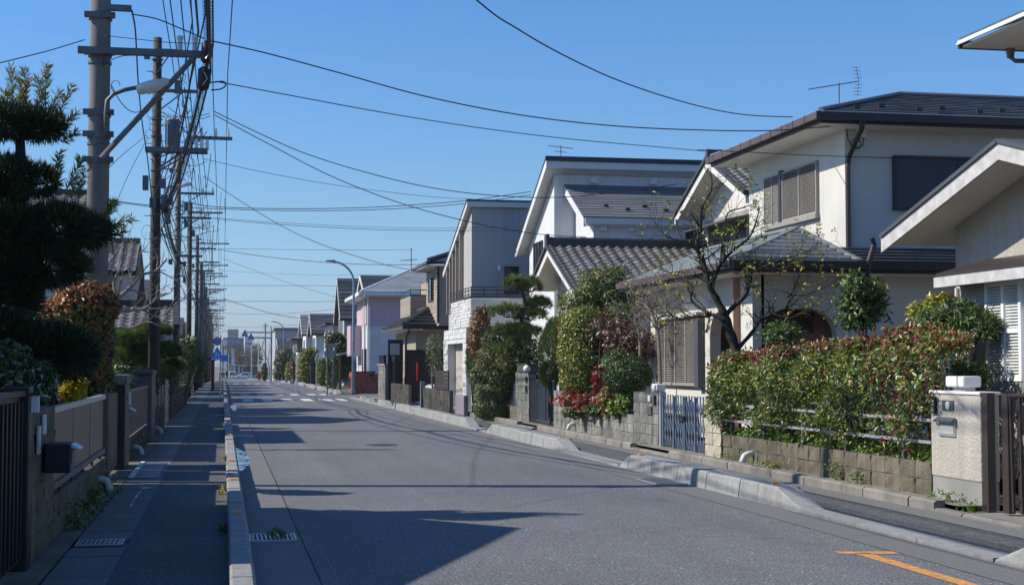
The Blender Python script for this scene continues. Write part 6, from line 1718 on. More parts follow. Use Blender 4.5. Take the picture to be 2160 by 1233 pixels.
# ------------------------------------------------------------------ planting on the sunny side
# --- the big photinia hedge
def photinia():
    base = Vector((8.3, 19.2, .45))
    root = empty('photinia_hedge', base, 'big photinia hedge with glossy green and red leaves over the low mossy wall', 'hedge')
    n = 40000
    y0, y1 = 15.35, 23.6
    y = rng.uniform(y0, y1, n)
    top = 1.95 - .28*np.clip((y-17)/6.4, 0, 1) + .07*np.sin(y*2.3+.6) + .05*np.sin(y*5.3+1) + .04*np.sin(y*11.7) - .35*np.clip((y-22.9)/.6, 0, 1)
    bot = .62 + .12*np.sin(y*4.1) + .08*np.sin(y*9.7) + .15*np.clip((y-22.6)/.8, 0, 1) + .55*np.clip((15.9-y)/.5, 0, 1)
    front = 7.80 + .10*np.sin(y*2.7+.5) + .05*np.sin(y*8.1)
    back = 8.95
    side = rng.uniform(0, 1, n)
    t = rng.uniform(0, 1, n)
    z = bot + (top-bot) * np.where(side < .72, t ** .75, 1 - .12*rng.uniform(0, 1, n)**1.5)
    fz = front + .28*np.clip((top - z < .25) * (1-(top-z)/.25), 0, 1) + .10*np.clip((.85-z)/.3, 0, 1) + .07*np.sin(z*7+y*3)
    d = rng.uniform(0, 1, n)**1.8 * .5
    x = np.where(side < .72, fz + d, fz + rng.uniform(0, 1, n)*(back-fz))
    endd = (y > y1-.5) | (y < y0+.5)
    x = np.where(endd, fz + rng.uniform(0, 1, n)*(back-fz), x)
    thin = rng.uniform(0, 1, n) < np.clip(.42 + (z-.58)/.38, .22, 1)
    gap = lump(np.stack([x, y, z], 1), 5.0, 3) > -.62
    keep = thin & gap & (x < y*(.541 - .018*(z < 1.62)))
    P = np.stack([x, y, z], 1)[keep]
    m = len(P)
    D = rng.normal(0, .45, (m, 3)) + np.array([-.6, -.2, .5])
    D[:, 2] += np.where(P[:, 2] > 1.7, .7, 0)
    mi = pick_mi(m, [56, 19, 19, 5])      # green, deep, yellow, red
    tp = P[:, 2] - (1.95 - .28*np.clip((P[:, 1]-17)/6.4, 0, 1))
    u = rng.uniform(0, 1, m)
    mi = np.where((tp > -.12) & (u < .38), 3, mi)
    mi = np.where((tp > -.35) & (tp <= -.12) & (u < .22), 2, mi)
    patch = lump(P, 2.2, 8)
    mi = np.where((patch > .55) & (u < .3), 3, mi)
    mi = np.where((patch < -.25) & (u < .3), 2, mi)
    mi = np.where((P[:, 1] < 17.0) & (u < .16), 3, mi)
    sy = rng.uniform(15.6, 23.3, 130); sP = []; sD = []; sm = []
    for q in sy:
        x0 = rng.uniform(7.85, 8.7); z0_ = 1.86 - .28*np.clip((q-17)/6.4, 0, 1) + .07*math.sin(q*2.3+.6); hh = rng.uniform(.06, .2)
        if x0 > q*.53: continue
        for k in range(int(9+hh*40)):
            t_ = rng.uniform(0, 1); sP.append((x0+.05*t_*math.sin(q*9), q+.06*t_*math.cos(q*7), z0_+hh*t_)); sD.append(tuple(rng.normal(0, .6, 3) + np.array([-.3, -.2, .5]))); sm.append(3 if rng.uniform() < .62 else (2 if rng.uniform() < .6 else 0))
    P = np.concatenate([P, np.array(sP)]); D = np.concatenate([D, np.array(sD)]); mi = np.concatenate([mi, np.array(sm)])
    leaves('foliage', root, P, D, .078, .033, [mt['lf_green'], mt['lf_deep'], mt['lf_yel'], mt['lf_red']], mi)
    mb = MB()
    for i in range(26):
        yy = 15.8 + i*.29 + random.uniform(-.08, .08); xx = 8.2 + random.uniform(-.12, .25)
        p = Vector((xx, yy, .42)); pts = [p]
        for k in range(4): pts.append(pts[-1] + Vector((random.uniform(-.12, .08), random.uniform(-.12, .12), .28)))
        mb.tube(pts, [.022, .018, .014, .01, .006], 5)
    for i in range(60):
        yy = random.uniform(15.6, 23); p = Vector((random.uniform(8.0, 8.4), yy, random.uniform(.9, 1.6)))
        mb.tube([p, p+Vector((random.uniform(-.25, .05), random.uniform(-.2, .2), random.uniform(-.1, .3)))], [.007, .003], 4)
    mb.build('stem', mt['bark'], root)
photinia()
# undergrowth on the bed behind the low wall
n = 5200
P = np.stack([rng.uniform(7.93, 8.6, n), rng.uniform(15.6, 22.6, n), .46 + .17*rng.uniform(0, 1, n)**1.5], 1)
keep = lump(P, 4.0, 5) > -.25; P = P[keep]; m = len(P)
ug = empty('undergrowth', (8.2, 19, .45), 'bright green weeds at the foot of the photinia hedge', None, None, 'stuff')
o = leaves('ground_cover', ug, P, rng.normal(0, .6, (m, 3)) + np.array([-.2, 0, .6]), .06, .045, [mt['weed'], mt['lf_green']], pick_mi(m, [3, 2])); o['kind'] = 'stuff'
mb = MB(); mb.box(7.92, 9.3, 15.55, 22.6, .30, .455); mb.build('planting_bed', mt['earth'], kind='structure')
mb = MB(); mb.box(7.93, 9.3, 27.9, 34.8, .15, .62); mb.build('planting_bed', mt['earth'], kind='structure')
mb = MB(); mb.box(8.0, 9.3, 39.9, 46.0, .12, .45); mb.build('planting_bed', mt['earth'], kind='structure')

def tuft(p, label, n=70, r=.16, h=.16, L=.06, W=.022, mats=('weed', 'lf_green'), wts=(3, 1)):
    return bush('weed', p, label, 'weed', [(0, 0, h*.4, r, r, h*.6)], n, L, W, list(mats), list(wts), depth=.9, up=.8, stem=False)
tuft((7.80, 18.0, .12), 'leafy weed at the foot of the mossy wall, tallest there', 90, .1, .3)
tuft((7.80, 17.35, .12), 'weed with brown blades by the mossy wall below the hedge', 70, .12, .2, mats=('weed', 'lf_dull'), wts=(2, 1))
tuft((7.78, 20.2, .12), 'spreading yellow green weed on the verge beside the white drain pipe', 160, .3, .12, mats=('weed', 'lf_yel'), wts=(2, 1))
tuft((7.8, 22.0, .12), 'low weed at the corner of the ivory pillar', 90, .25, .1)
tuft((7.75, 14.9, .12), 'small weed before the plinth of the cream pillar', 80, .2, .12)
tuft((7.75, 14.35, .06), 'small weed at the foot of the brown gate post', 60, .14, .12)
tuft((7.85, 27.0, .12), 'tiny weed at the foot of the dark grey block pillar', 40, .2, .08)
tuft((.03, 18.2, .05), 'yellowish weed against the shaded kerb near a sunlit strip', 45, .05, .11, mats=('weed', 'lf_gold'), wts=(2, 1))
tuft((.03, 14.0, .05), 'dry weed tucked against the shaded kerb nearest the grate', 40, .04, .08, mats=('weed', 'lf_dull'), wts=(1, 1))
tuft((.03, 24.3, .05), 'yellow weed in the joint of the shaded kerb by the puddle', 40, .05, .10, mats=('weed', 'lf_gold'), wts=(1, 1))
for k, (x, y) in enumerate(((-1.36, 15.6), (-1.38, 16.9), (-1.35, 18.4), (-1.4, 14.6))):
    tuft((x, y, .05), ('dark weed cluster below the smoked fence panel', 'broad leaved weed below the smoked fence panel', 'weed around the white pipe end under the smoked fence', 'sparse weed by the block pillar with the black mailbox')[k], 110, .18, .26, .07, .035, ('lf_green', 'weed'), (3, 1))

# --- sprouting tree in front of the porch (limbs follow the photograph's, at their own depth)
def sprout_tree():
    Yt = 24.15
    base = U(1548, 800, Y=Yt); base.z = .3
    root = empty('sprouting_tree', base, 'gnarled dark tree with bare limbs and yellow green spring sprouts before the porch', 'tree')
    mb = MB(); ends = []
    spec = [
     ([(1548,800),(1551,737),(1539,698),(1527,659)], .115, .095, 0, 0),
     ([(1527,659),(1508,624),(1494,597),(1485,558),(1469,519),(1477,488),(1480,440),(1500,400),(1500,368)], .085, .016, 0, .3),
     ([(1530,665),(1547,647),(1570,624),(1582,597),(1586,573),(1609,566),(1640,571),(1668,560)], .06, .014, 0, -.5),
     ([(1496,601),(1508,583),(1520,558),(1543,531),(1578,503),(1592,476),(1602,440)], .055, .012, 0, .5),
     ([(1527,675),(1504,664),(1488,667),(1460,668),(1430,671),(1405,655),(1383,643)], .05, .010, 0, .6),
     ([(1494,660),(1470,645),(1457,628),(1461,605),(1438,585),(1399,570)], .04, .010, 0, .8),
     ([(1556,735),(1586,702),(1601,679),(1632,663),(1656,651),(1671,616),(1683,589),(1690,560)], .05, .010, 0, -.6),
     ([(1656,651),(1672,624),(1703,620),(1734,608),(1765,593)], .024, .006, -.5, -.9),
     ([(1480,540),(1450,511),(1418,503),(1399,492),(1385,478)], .032, .008, .1, .4),
     ([(1520,560),(1523,523),(1527,490),(1535,450),(1560,440),(1598,428)], .034, .008, .2, .6),
     ([(1586,573),(1620,560),(1650,545),(1690,535),(1720,520)], .026, .006, -.3, -.7),
     ([(1632,663),(1670,670),(1700,655),(1740,668)], .022, .006, -.5, -.8),
     ([(1500,655),(1490,700),(1497,690)], .02, .008, 0, .1),
    ]
    for pts, r0, r1, d0, d1 in spec:
        w = []
        for i, (px, py) in enumerate(pts):
            dd = d0 + (d1-d0)*i/(len(pts)-1) + (random.uniform(-.05, .05) if i else 0)
            w.append(U(px, py, Y=Yt+dd))
        P, rr = resample(w, r0*.84, r1*.84, 4)
        rr = [a*(1+.12*math.sin(i*2.1)) for i, a in enumerate(rr)]
        mb.tube(P, rr, 7, caps=False)
        for i in range(5, len(P)):
            if rr[i] < .055 and random.random() < .95:
                d = (P[i]-P[i-1]).normalized() + Vector((random.gauss(0, .7), random.gauss(0, .7), random.gauss(.25, .6)))
                grow(mb, P[i], d, random.uniform(.22, .6), max(rr[i]*.42, .005), random.choice((1, 2, 2)), ends, .7, .2, 4, (1, 3), .62, .32)
        ends.append((P[-1], (P[-1]-P[-2]).normalized()))
    mb.build('trunk', mt['bark_dark'], root, smooth=True)
    pp, dd = [], []
    for p, d in ends:
        if random.random() < .36:
            for _ in range(random.randint(2, 5)):
                pp.append(tuple(p + Vector((random.gauss(0, .02), random.gauss(0, .02), random.gauss(0, .02))))); dd.append((d.x+random.gauss(0, .6), d.y+random.gauss(0, .6), d.z+random.gauss(.1, .6)))
    pp = np.array(pp); dd = np.array(dd)
    leaves('sprouts', root, pp, dd, .07, .03, [mt['lf_yel'], mt['lf_gold'], mt['lf_green']], pick_mi(len(pp), [4, 1, 1]))
sprout_tree()

# --- grey bare twiggy shrub by the porch shutters
def twiggy(px, py, Yt, label, h_r, seed, spread_px=90, name='bare_tree', mat='bark_grey', trunk=None, lev=4, n0=5, r0=.04, L0=.6, leafy=None):
    random.seed(seed)
    base = U(px, py, Y=Yt); base.z = h_r
    root = empty(name, base, label, 'tree')
    mb = MB(); ends = []
    pts = [base] + [U(a, b, Y=Yt) for a, b in trunk]
    P, rr = resample(pts, r0, r0*.6, 4); mb.tube(P, rr, 7, caps=False)
    for k in range(n0):
        d = Vector((random.gauss(0, .7), random.gauss(0, .5), random.uniform(.2, 1)))
        grow(mb, P[-1 - random.randint(0, min(6, len(P)-2))], d, L0, r0*.45, lev, ends, .62, .12, 4, (2, 3), .7, .28)
    mb.build('trunk', mt[mat], root)
    if leafy:
        e = [x for x in ends if random.random() < leafy[1]]
        if e:
            pp = np.array([tuple(x[0]) for x in e]); dd = np.array([tuple(x[1]) for x in e])
            leaves('leaves', root, pp, dd, .06, .03, [mt[leafy[0]]], np.zeros(len(pp), int))
    random.seed(seed+1)
twiggy(1396, 815, 26.9, 'grey bare tree with a dense crown of fine twigs beside the porch shutters', .3, 21, trunk=[(1390, 730), (1382, 680), (1368, 640)], lev=4, n0=16, r0=.042, L0=.5)
twiggy(1345, 800, 29.5, 'thin bare shrub with curled grey twigs behind the dark round bush', .6, 22, trunk=[(1350, 720), (1338, 670)], lev=4, n0=11, r0=.04, L0=.6, leafy=('lf_maroon', .3))

def at(px, py, Y): return U(px, py, Y=Y)
def bpx(px, py, Y, rx, rz, ry=None, base=None):
    """blob centred on a photo pixel at depth Y, radii given in pixels there"""
    c = U(px, py, Y=Y); k = (U(px+100, py, Y=Y)-c).length/100
    return (c.x-base.x, c.y-base.y, c.z-base.z, rx*k, (ry if ry else rx)*k, rz*k)
def B(px, py, Y, z): q = U(px, py, Y=Y); return Vector((q.x, q.y, z))

# --- clipped column: yellow green euonymus and its conifer neighbour
b0 = B(1232, 850, 32.6, .6)
def tint_sun_side(P, mi):
    u = rng.uniform(0, 1, len(P)); left = P[:, 1] > .0
    mi = np.where((P[:, 0] < .1) & (u < .55), 0, mi)  # yellower leaves on the road side paint the dome's sunlit flank
    return mi
bush('clipped_shrub', b0, 'tall clipped yellow green shrub rounded like a dome behind the grey block wall', 'shrub',
     [bpx(1232, 745, 32.4, 54, 82, 60, b0), bpx(1226, 700, 32.4, 46, 52, 50, b0), bpx(1230, 800, 32.4, 48, 34, 50, b0)], 17000, .075, .04, ['lf_yel', 'lf_green', 'lf_olive', 'lf_deep'], [4, 4, 2, 1], depth=.3, rough=.06, up=.2, tint=tint_sun_side)
b0 = B(1162, 830, 35.6, .3)
bush('clipped_conifer', b0, 'clipped dull green conifer column leaning beside the yellow green dome', 'shrub',
     [bpx(1164, 748, 35.6, 26, 62, 30, b0), bpx(1170, 715, 35.4, 22, 44, 26, b0), bpx(1160, 790, 35.6, 22, 28, 28, b0)], 16000, .07, .012, ['nd_green', 'lf_olive', 'lf_green'], [3, 3, 2], depth=.3, rough=.05, up=1.1, face=False)
b0 = B(1265, 850, 31.5, .6)
bush('maroon_shrub', b0, 'loose shrub with maroon and brown leaves above the dark round bush', 'shrub',
     [bpx(1275, 700, 31.8, 36, 38, 36, b0), bpx(1310, 715, 31.2, 40, 46, 36, b0), bpx(1345, 730, 30.8, 40, 40, 30, b0)], 6000, .085, .035, ['lf_maroon', 'lf_dull', 'lf_deep', 'lf_red'], [5, 3, 3, 1], depth=.8, rough=.25)
b0 = B(1270, 850, 34.5, .6)
bush('evergreen_tree', b0, 'bushy evergreen with pointed leaves in front of the kawara roof', 'tree',
     [bpx(1265, 605, 34.5, 46, 42, 46, b0), bpx(1290, 640, 34.3, 46, 46, 40, b0), bpx(1225, 650, 34.2, 40, 46, 40, b0), bpx(1300, 588, 34.6, 22, 26, 30, b0), bpx(1250, 690, 33.6, 46, 40, 36, b0), bpx(1310, 680, 33.2, 40, 40, 36, b0)], 11000, .13, .035, ['lf_green', 'lf_olive', 'lf_yel', 'lf_deep'], [4, 3, 2, 2], depth=.85, rough=.45, up=.8)
b0 = B(1185, 850, 34.6, .6)
bush('red_tipped_shrub', b0, 'slender shrub with pinkish red tips rising past the cream gable', 'shrub',
     [bpx(1186, 640, 34.6, 9, 26, 9, b0), bpx(1192, 680, 34.6, 14, 30, 14, b0)], 500, .11, .03, ['lf_red', 'lf_green', 'lf_orange'], [4, 2, 1], depth=.8, rough=.2, up=1.2)
b0 = B(1325, 850, 28.6, .6)
bush('round_bush', b0, 'dark glossy ball clipped bush beside the grey block pillar', 'shrub',
     [bpx(1324, 790, 28.6, 50, 40, 46, b0), bpx(1300, 765, 28.8, 30, 26, 30, b0)], 11000, .05, .024, ['lf_deep', 'lf_green'], [3, 2], depth=.3, rough=.06)
b0 = B(1210, 870, 31.8, .62)
bush('nandina', b0, 'scarlet nandina leaves spilling over the grey block wall', 'shrub',
     [bpx(1200, 840, 32.0, 26, 18, 20, b0), bpx(1232, 848, 31.0, 26, 16, 18, b0), bpx(1262, 808, 30.4, 12, 34, 14, b0)], 620, .14, .04, ['lf_crim', 'lf_red', 'lf_green', 'lf_deep'], [5, 2, 2, 1], depth=.9, rough=.3, up=.3)
b0 = B(1288, 880, 29.8, .6)
bush('orange_shrub', b0, 'orange tinted upright shrub between the scarlet nandina and the ivy', 'shrub',
     [bpx(1283, 845, 29.8, 20, 34, 20, b0)], 1300, .09, .035, ['lf_orange', 'lf_yel', 'lf_crim', 'lf_green'], [3, 2, 1, 3], depth=.8, rough=.25)
b0 = B(1325, 880, 28.4, .6)
bush('ivy', b0, 'bright green ivy on the railing beside the grey block pillar', 'plant',
     [bpx(1326, 845, 28.5, 24, 30, 22, b0), bpx(1305, 862, 28.9, 22, 18, 18, b0)], 1900, .075, .055, ['weed', 'lf_green', 'lf_yel'], [3, 4, 1], depth=.6, rough=.2)
b0 = B(1230, 880, 31.2, .6)
bush('leafy_edging', b0, 'green leafy edging plants behind the low iron railing', 'plant',
     [bpx(1220, 868, 31.8, 34, 12, 18, b0), bpx(1260, 866, 30.4, 26, 12, 18, b0)], 1300, .08, .05, ['lf_green', 'lf_deep'], [2, 1], depth=.9, rough=.2)

# --- niwaki pine and its neighbours by the pale pillar
def pine(name, label, base, trunk, pads, ntuft, L=.11, k=22, mats=('nd_green', 'nd_deep', 'nd_tip'), wts=(5, 4, 1), r0=.09, w=.0055, spread=.7, bark='bark', fill=.35):
    root = empty(name, base, label, 'tree')
    mb = MB(); P, rr = resample([base] + trunk, r0, r0*.45, 4); mb.tube(P, rr, 8, caps=False)
    for pd in pads:
        c = Vector(pd[:3]); j = min(range(len(P)), key=lambda i: (P[i]-c).length + max(0, P[i].z - c.z)*2)
        m_ = P[j].lerp(c, .55) + Vector((random.uniform(-.08, .08), 0, -.05))
        mb.tube([P[j], m_, c - Vector((0, 0, pd[5]*.5))], [r0*.4, r0*.3, r0*.15], 6)
        for _ in range(6):
            e = c + Vector((random.uniform(-.7, .7)*pd[3], random.uniform(-.7, .7)*pd[4], random.uniform(-.3, .2)*pd[5]))
            mb.tube([c - Vector((0, 0, pd[5]*.5)), c.lerp(e, .5)-Vector((0, 0, pd[5]*.2)), e], [r0*.14, r0*.1, .006], 5)
    mb.build('trunk', mt[bark], root, smooth=True)
    a = np.array(pads, float)
    wgt = a[:, 3]*a[:, 4] + a[:, 3]*a[:, 5]; wgt /= wgt.sum()
    kk = rng.choice(len(a), ntuft, p=wgt)
    d = unit(rng.normal(0, 1, (ntuft, 3))); d[:, 2] = np.where(d[:, 2] < -.35, -d[:, 2]*.6, d[:, 2])
    r = 1 - fill*rng.uniform(0, 1, ntuft)**1.5
    PP = a[kk, :3] + d*a[kk, 3:]*r[:, None]*(1+.18*lump(a[kk, :3]+d*a[kk, 3:], 7, 2))[:, None]
    D = d*.8 + np.array([0, 0, .7])
    mi = pick_mi(ntuft, wts)
    needles('needles', root, PP, D, L, k, [mt[m] for m in mats], mi, spread, w)
    return root
Yp = 40.3
def pp_(px, py, rx, rz, Y=Yp, ry=None):
    c = U(px, py, Y=Y); k = (U(px+100, py, Y=Y)-c).length/100
    return (c.x, c.y, c.z, rx*k, (ry or rx)*k, rz*k)
pine('pine_tree', 'cloud pruned pine with a round top pad above the pale block pillar', B(1112, 830, Yp, .4), [U(1108, 730, Y=Yp), U(1100, 680, Y=Yp), U(1108, 640, Y=Yp), U(1098, 605, Y=Yp)],
     [pp_(1088, 600, 24, 17), pp_(1118, 606, 24, 20), pp_(1140, 645, 24, 18), pp_(1068, 660, 34, 18, Yp-.2), pp_(1120, 668, 34, 18), pp_(1100, 700, 40, 18), pp_(1060, 700, 30, 16), pp_(1130, 640, 24, 14, Yp+.4), pp_(1080, 735, 36, 16)],
     1500, L=.15, k=20, w=.006, wts=(6, 3, 2))
b0 = B(1030, 830, 42.2, .45)
bush('bronze_shrub', b0, 'bronze and orange leaved shrub beside the pine, tallest at its back', 'shrub',
     [bpx(1012, 690, 42.4, 22, 38, 24, b0), bpx(1018, 665, 42.4, 16, 20, 18, b0), bpx(1002, 720, 42.6, 16, 34, 20, b0)], 4200, .09, .035, ['lf_dull', 'lf_orange', 'lf_olive', 'lf_red'], [4, 2, 3, 1], depth=.6, rough=.2)
b0 = B(1055, 830, 41.2, .45)
bush('olive_shrub', b0, 'rounded olive and brown shrub under the pine', 'shrub',
     [bpx(1040, 762, 41.2, 38, 36, 30, b0), bpx(1075, 768, 40.6, 32, 30, 26, b0)], 6500, .075, .026, ['lf_olive', 'lf_dull', 'lf_green', 'lf_yel'], [4, 3, 2, 1], depth=.45, rough=.18)
b0 = B(1060, 830, 41.0, .45)
bush('camellia', b0, 'dark camellia bush filling the middle below the pine', 'shrub',
     [bpx(1060, 720, 41.2, 44, 30, 30, b0), bpx(1115, 740, 40.0, 30, 40, 26, b0), bpx(1120, 785, 39.8, 26, 30, 20, b0), bpx(1070, 790, 40.6, 40, 30, 20, b0), bpx(1030, 790, 41.6, 36, 34, 24, b0)], 8500, .09, .04, ['lf_deep', 'lf_green', 'lf_maroon'], [5, 3, 1], depth=.6, rough=.2)
b0 = B(1000, 830, 44.5, .45)
bush('cedar_shrub', b0, 'upright bright green shrub at the end of the dark blue fence', 'shrub',
     [bpx(1000, 765, 44.5, 16, 48, 22, b0), bpx(996, 740, 44.5, 10, 30, 18, b0)], 3600, .09, .02, ['nd_green', 'lf_green', 'lf_olive'], [3, 2, 1], depth=.5, rough=.18, up=1, face=False)
b0 = B(1036, 875, 41.0, .1)
bush('clipped_bush', b0, 'clipped boxy green bush growing out over the low kerb', 'shrub',
     [bpx(1034, 847, 41.0, 34, 36, 20, b0), bpx(1034, 850, 41.4, 30, 33, 24, b0)], 9000, .075, .022, ['lf_green', 'lf_olive', 'lf_grey'], [3, 3, 2], depth=.35, rough=.1, e=.55)
b0 = B(918, 800, 53.0, .1)
bush('olive_tree', b0, 'small grey green olive tree behind the soot stained wall', 'tree',
     [bpx(918, 740, 53, 20, 34, 20, b0), bpx(922, 775, 53, 16, 26, 16, b0), bpx(913, 720, 53, 12, 14, 14, b0)], 1500, .10, .025, ['lf_grey', 'lf_green', 'lf_olive'], [5, 2, 1], depth=.9, rough=.3, up=.8, stem_mat='bark_grey', stem_r=.05)

# --- shrubs behind the photinia hedge
b0 = B(1820, 740, 18.9, .4)
bush('glossy_shrub', b0, 'glossy bright green shrub rising behind the photinia hedge before the shaded wall', 'shrub',
     [bpx(1815, 615, 18.9, 42, 34, 30, b0), bpx(1810, 660, 18.9, 48, 34, 34, b0), bpx(1845, 640, 18.9, 24, 26, 24, b0)], 2300, .095, .042, ['lf_green', 'weed', 'lf_deep'], [5, 1, 3], depth=.95, rough=.55, up=.5)
b0 = B(2000, 740, 17.2, .4)
bush('podocarpus', b0, 'dark narrow leaved podocarpus spreading beside the white louvred shutters', 'shrub',
     [bpx(2060, 680, 16.6, 50, 26, 34, b0), bpx(1985, 678, 17.2, 56, 30, 40, b0), bpx(2020, 660, 16.9, 50, 24, 34, b0), bpx(2085, 690, 16.4, 26, 22, 24, b0)], 4200, .115, .018, ['lf_green', 'lf_deep', 'lf_grey'], [4, 4, 1], depth=.9, rough=.25, up=.2)
b0 = B(1975, 740, 17.6, .4)
bush('golden_shrub', b0, 'golden yellow leaved shrub glowing above the podocarpus', 'shrub',
     [bpx(1985, 640, 17.6, 32, 22, 26, b0), bpx(1945, 658, 17.8, 28, 18, 22, b0)], 1100, .08, .032, ['lf_gold', 'lf_yel', 'weed'], [3, 4, 1], depth=.8, rough=.25, up=.7)
b0 = B(2060, 800, 16.0, .3)
bush('podocarpus', b0, 'small dark narrow leaved clump just above the square pillar lamp', 'shrub',
     [bpx(2055, 790, 15.9, 40, 24, 24, b0), bpx(2025, 778, 16.2, 20, 18, 18, b0)], 900, .11, .018, ['lf_deep', 'lf_green'], [3, 2], depth=.9, rough=.25)
b0 = B(1640, 760, 22.6, .4)
bush('fern_shrub', b0, 'feathery green plant in front of the dark porch arch', 'plant',
     [bpx(1650, 705, 22.6, 46, 22, 30, b0)], 900, .12, .022, ['lf_green', 'lf_deep'], [2, 1], depth=.9, rough=.3, up=.9)

# --- greenery down the sunny side beyond the side street
def far_bush(name, label, px, py, Y, blobs, n, mats, wts, L=.22, W=.11, cat='shrub', **k):
    n = int(n*1.25)
    b0 = B(px, py, Y, gz(Y))
    return bush(name, b0, label, cat, [bpx(a, b_, Y, rx, rz, rx, b0) for a, b_, rx, rz in blobs], n, L, W, mats, wts, **k)
far_bush('dark_tree', 'broad dark green tree in front of the steep grey house', 718, 820, 100, [(715, 735, 26, 26), (735, 725, 22, 18), (705, 715, 20, 14), (712, 775, 18, 34), (733, 770, 16, 30)], 4600, ['lf_deep', 'lf_green', 'lf_olive'], [4, 3, 2], cat='tree', depth=.6, rough=.2)
far_bush('ivy_column', 'pale ivy covered stem beside the octagonal sign back', 698, 820, 88, [(698, 790, 8, 34), (700, 760, 9, 20)], 900, ['lf_grey', 'lf_green'], [3, 2], depth=.7)
far_bush('round_hedge', 'bright green egg shaped clipped shrub near the curved canopy', 681, 812, 102, [(681, 784, 13, 30)], 2200, ['lf_green', 'weed'], [4, 2], L=.12, W=.06, depth=.3, rough=.06)
far_bush('garden_hedge', 'mixed green hedge with yellow leaves before the curved canopy', 648, 815, 125, [(648, 770, 20, 34), (657, 752, 18, 20), (645, 795, 18, 18), (664, 780, 14, 30)], 3400, ['lf_green', 'lf_olive', 'lf_gold'], [4, 3, 1], depth=.5, rough=.2)
far_bush('red_leaf_shrub', 'small shrub with red leaves far along the sunny gardens', 632, 800, 140, [(633, 768, 6, 14)], 300, ['lf_red', 'lf_crim'], [2, 1], depth=.8)
far_bush('yellow_shrub', 'lime yellow shrub far along the sunny gardens', 612, 800, 150, [(610, 782, 8, 18)], 700, ['lf_yel', 'weed'], [2, 1], depth=.7)
far_bush('brown_shrub', 'reddish brown bare looking shrub behind the globe lamp post', 620, 800, 146, [(620, 778, 9, 24)], 800, ['lf_dull', 'lf_maroon'], [3, 1], depth=.8)
far_bush('far_garden_tree', 'dark garden tree in layers before the far hipped house', 590, 800, 170, [(602, 750, 18, 17), (590, 765, 13, 16), (585, 787, 11, 16), (604, 785, 14, 18)], 2800, ['lf_deep', 'lf_olive', 'lf_dull'], [3, 2, 1], cat='tree', depth=.6, rough=.25)
far_bush('green_crown', 'deep green round tree top beyond the garden hedge', 633, 800, 155, [(634, 748, 13, 14), (640, 768, 12, 24)], 1500, ['lf_deep', 'lf_green'], [3, 1], cat='tree', depth=.6)
far_bush('dark_hedge', 'dark clipped hedge by the grey block far down the road', 558, 800, 215, [(558, 784, 6, 19)], 600, ['lf_deep'], [1], L=.25, W=.14, depth=.4)
far_bush('red_far_shrub', 'red flowering shrub beside the slim white pole at the far kerb', 547, 800, 240, [(546, 791, 5, 9)], 300, ['lf_red', 'lf_dull'], [2, 1], L=.25, W=.12, depth=.8)
# bare brown trees past the junction, one crown each
def bare_crown(px, top, w, Y, label, green=False):
    b0 = B(px, 780, Y, -2.2)
    r = empty('bare_tree', b0, label, 'tree')
    mb = MB(); ends = []
    h = U(px, top, Y=Y).z + 2.2
    random.seed(px)
    grow(mb, b0, (0, 0, 1), h*.45, .28, 0, ends, .4, .3)
    for _ in range(7): grow(mb, b0+Vector((0, 0, h*.35)), (random.gauss(0, .5), random.gauss(0, .4), 1), h*.32, .14, 2, ends, .5, .3, 3, (2, 3), .7)
    mb.build('trunk', mt['bark'], r)
    P, D, k = blob_points([(b0.x, b0.y, b0.z+h*.62, w, w, h*.36)], 900, .9, .25, px)
    leaves('crown', r, P, D+np.array([0, 0, .5]), .8, .10 if not green else .35, [mt['lf_dull'] if not green else mt['lf_deep'], mt['bark']], pick_mi(len(P), [3, 1]))
for i, (px, top, w, lab, g) in enumerate([(482, 726, 3.4, 'hazy brown bare tree just right of the white building', False), (492, 722, 3.6, 'hazy brown bare tree behind the white pylon sign', False), (503, 724, 3.6, 'hazy brown bare tree under the blue hall wall', False), (513, 726, 3.6, 'hazy brown bare tree above the crossing minivan', False), (523, 730, 3.4, 'hazy brown bare tree between the signal posts', False), (538, 720, 3.0, 'hazy green tree beside the far grey block', True)]):
    bare_crown(px, top, w, 470+i*7, lab, g)
for px, top in ((567, 690), (590, 692), (612, 695), (632, 690)):
    b0 = B(px, 780, 520, -2.2)
    r = empty('bare_tree', b0, {567: 'tall thin leafless tree on the skyline over the grey block', 590: 'wispy leafless tree on the skyline behind the second lamp', 612: 'wispy leafless tree on the skyline over the grey hipped roof', 632: 'wispy leafless tree on the skyline beside the white gabled house'}[px], 'tree')
    random.seed(px); mb = MB(); ends = []; h = U(px, top, Y=520).z+2.2
    grow(mb, b0, (0, 0, 1), h*.8, .25, 3, ends, .35, .5, 5, (3, 4), .4); mb.build('trunk', mt['bark_grey'], r)
random.seed(99)
# ------------------------------------------------------------------ the shaded side: garden walls, fences, houses, planting
LX = -1.45
def LY(px): return U(px, 900, X=LX).y
fl = FXP(LX)

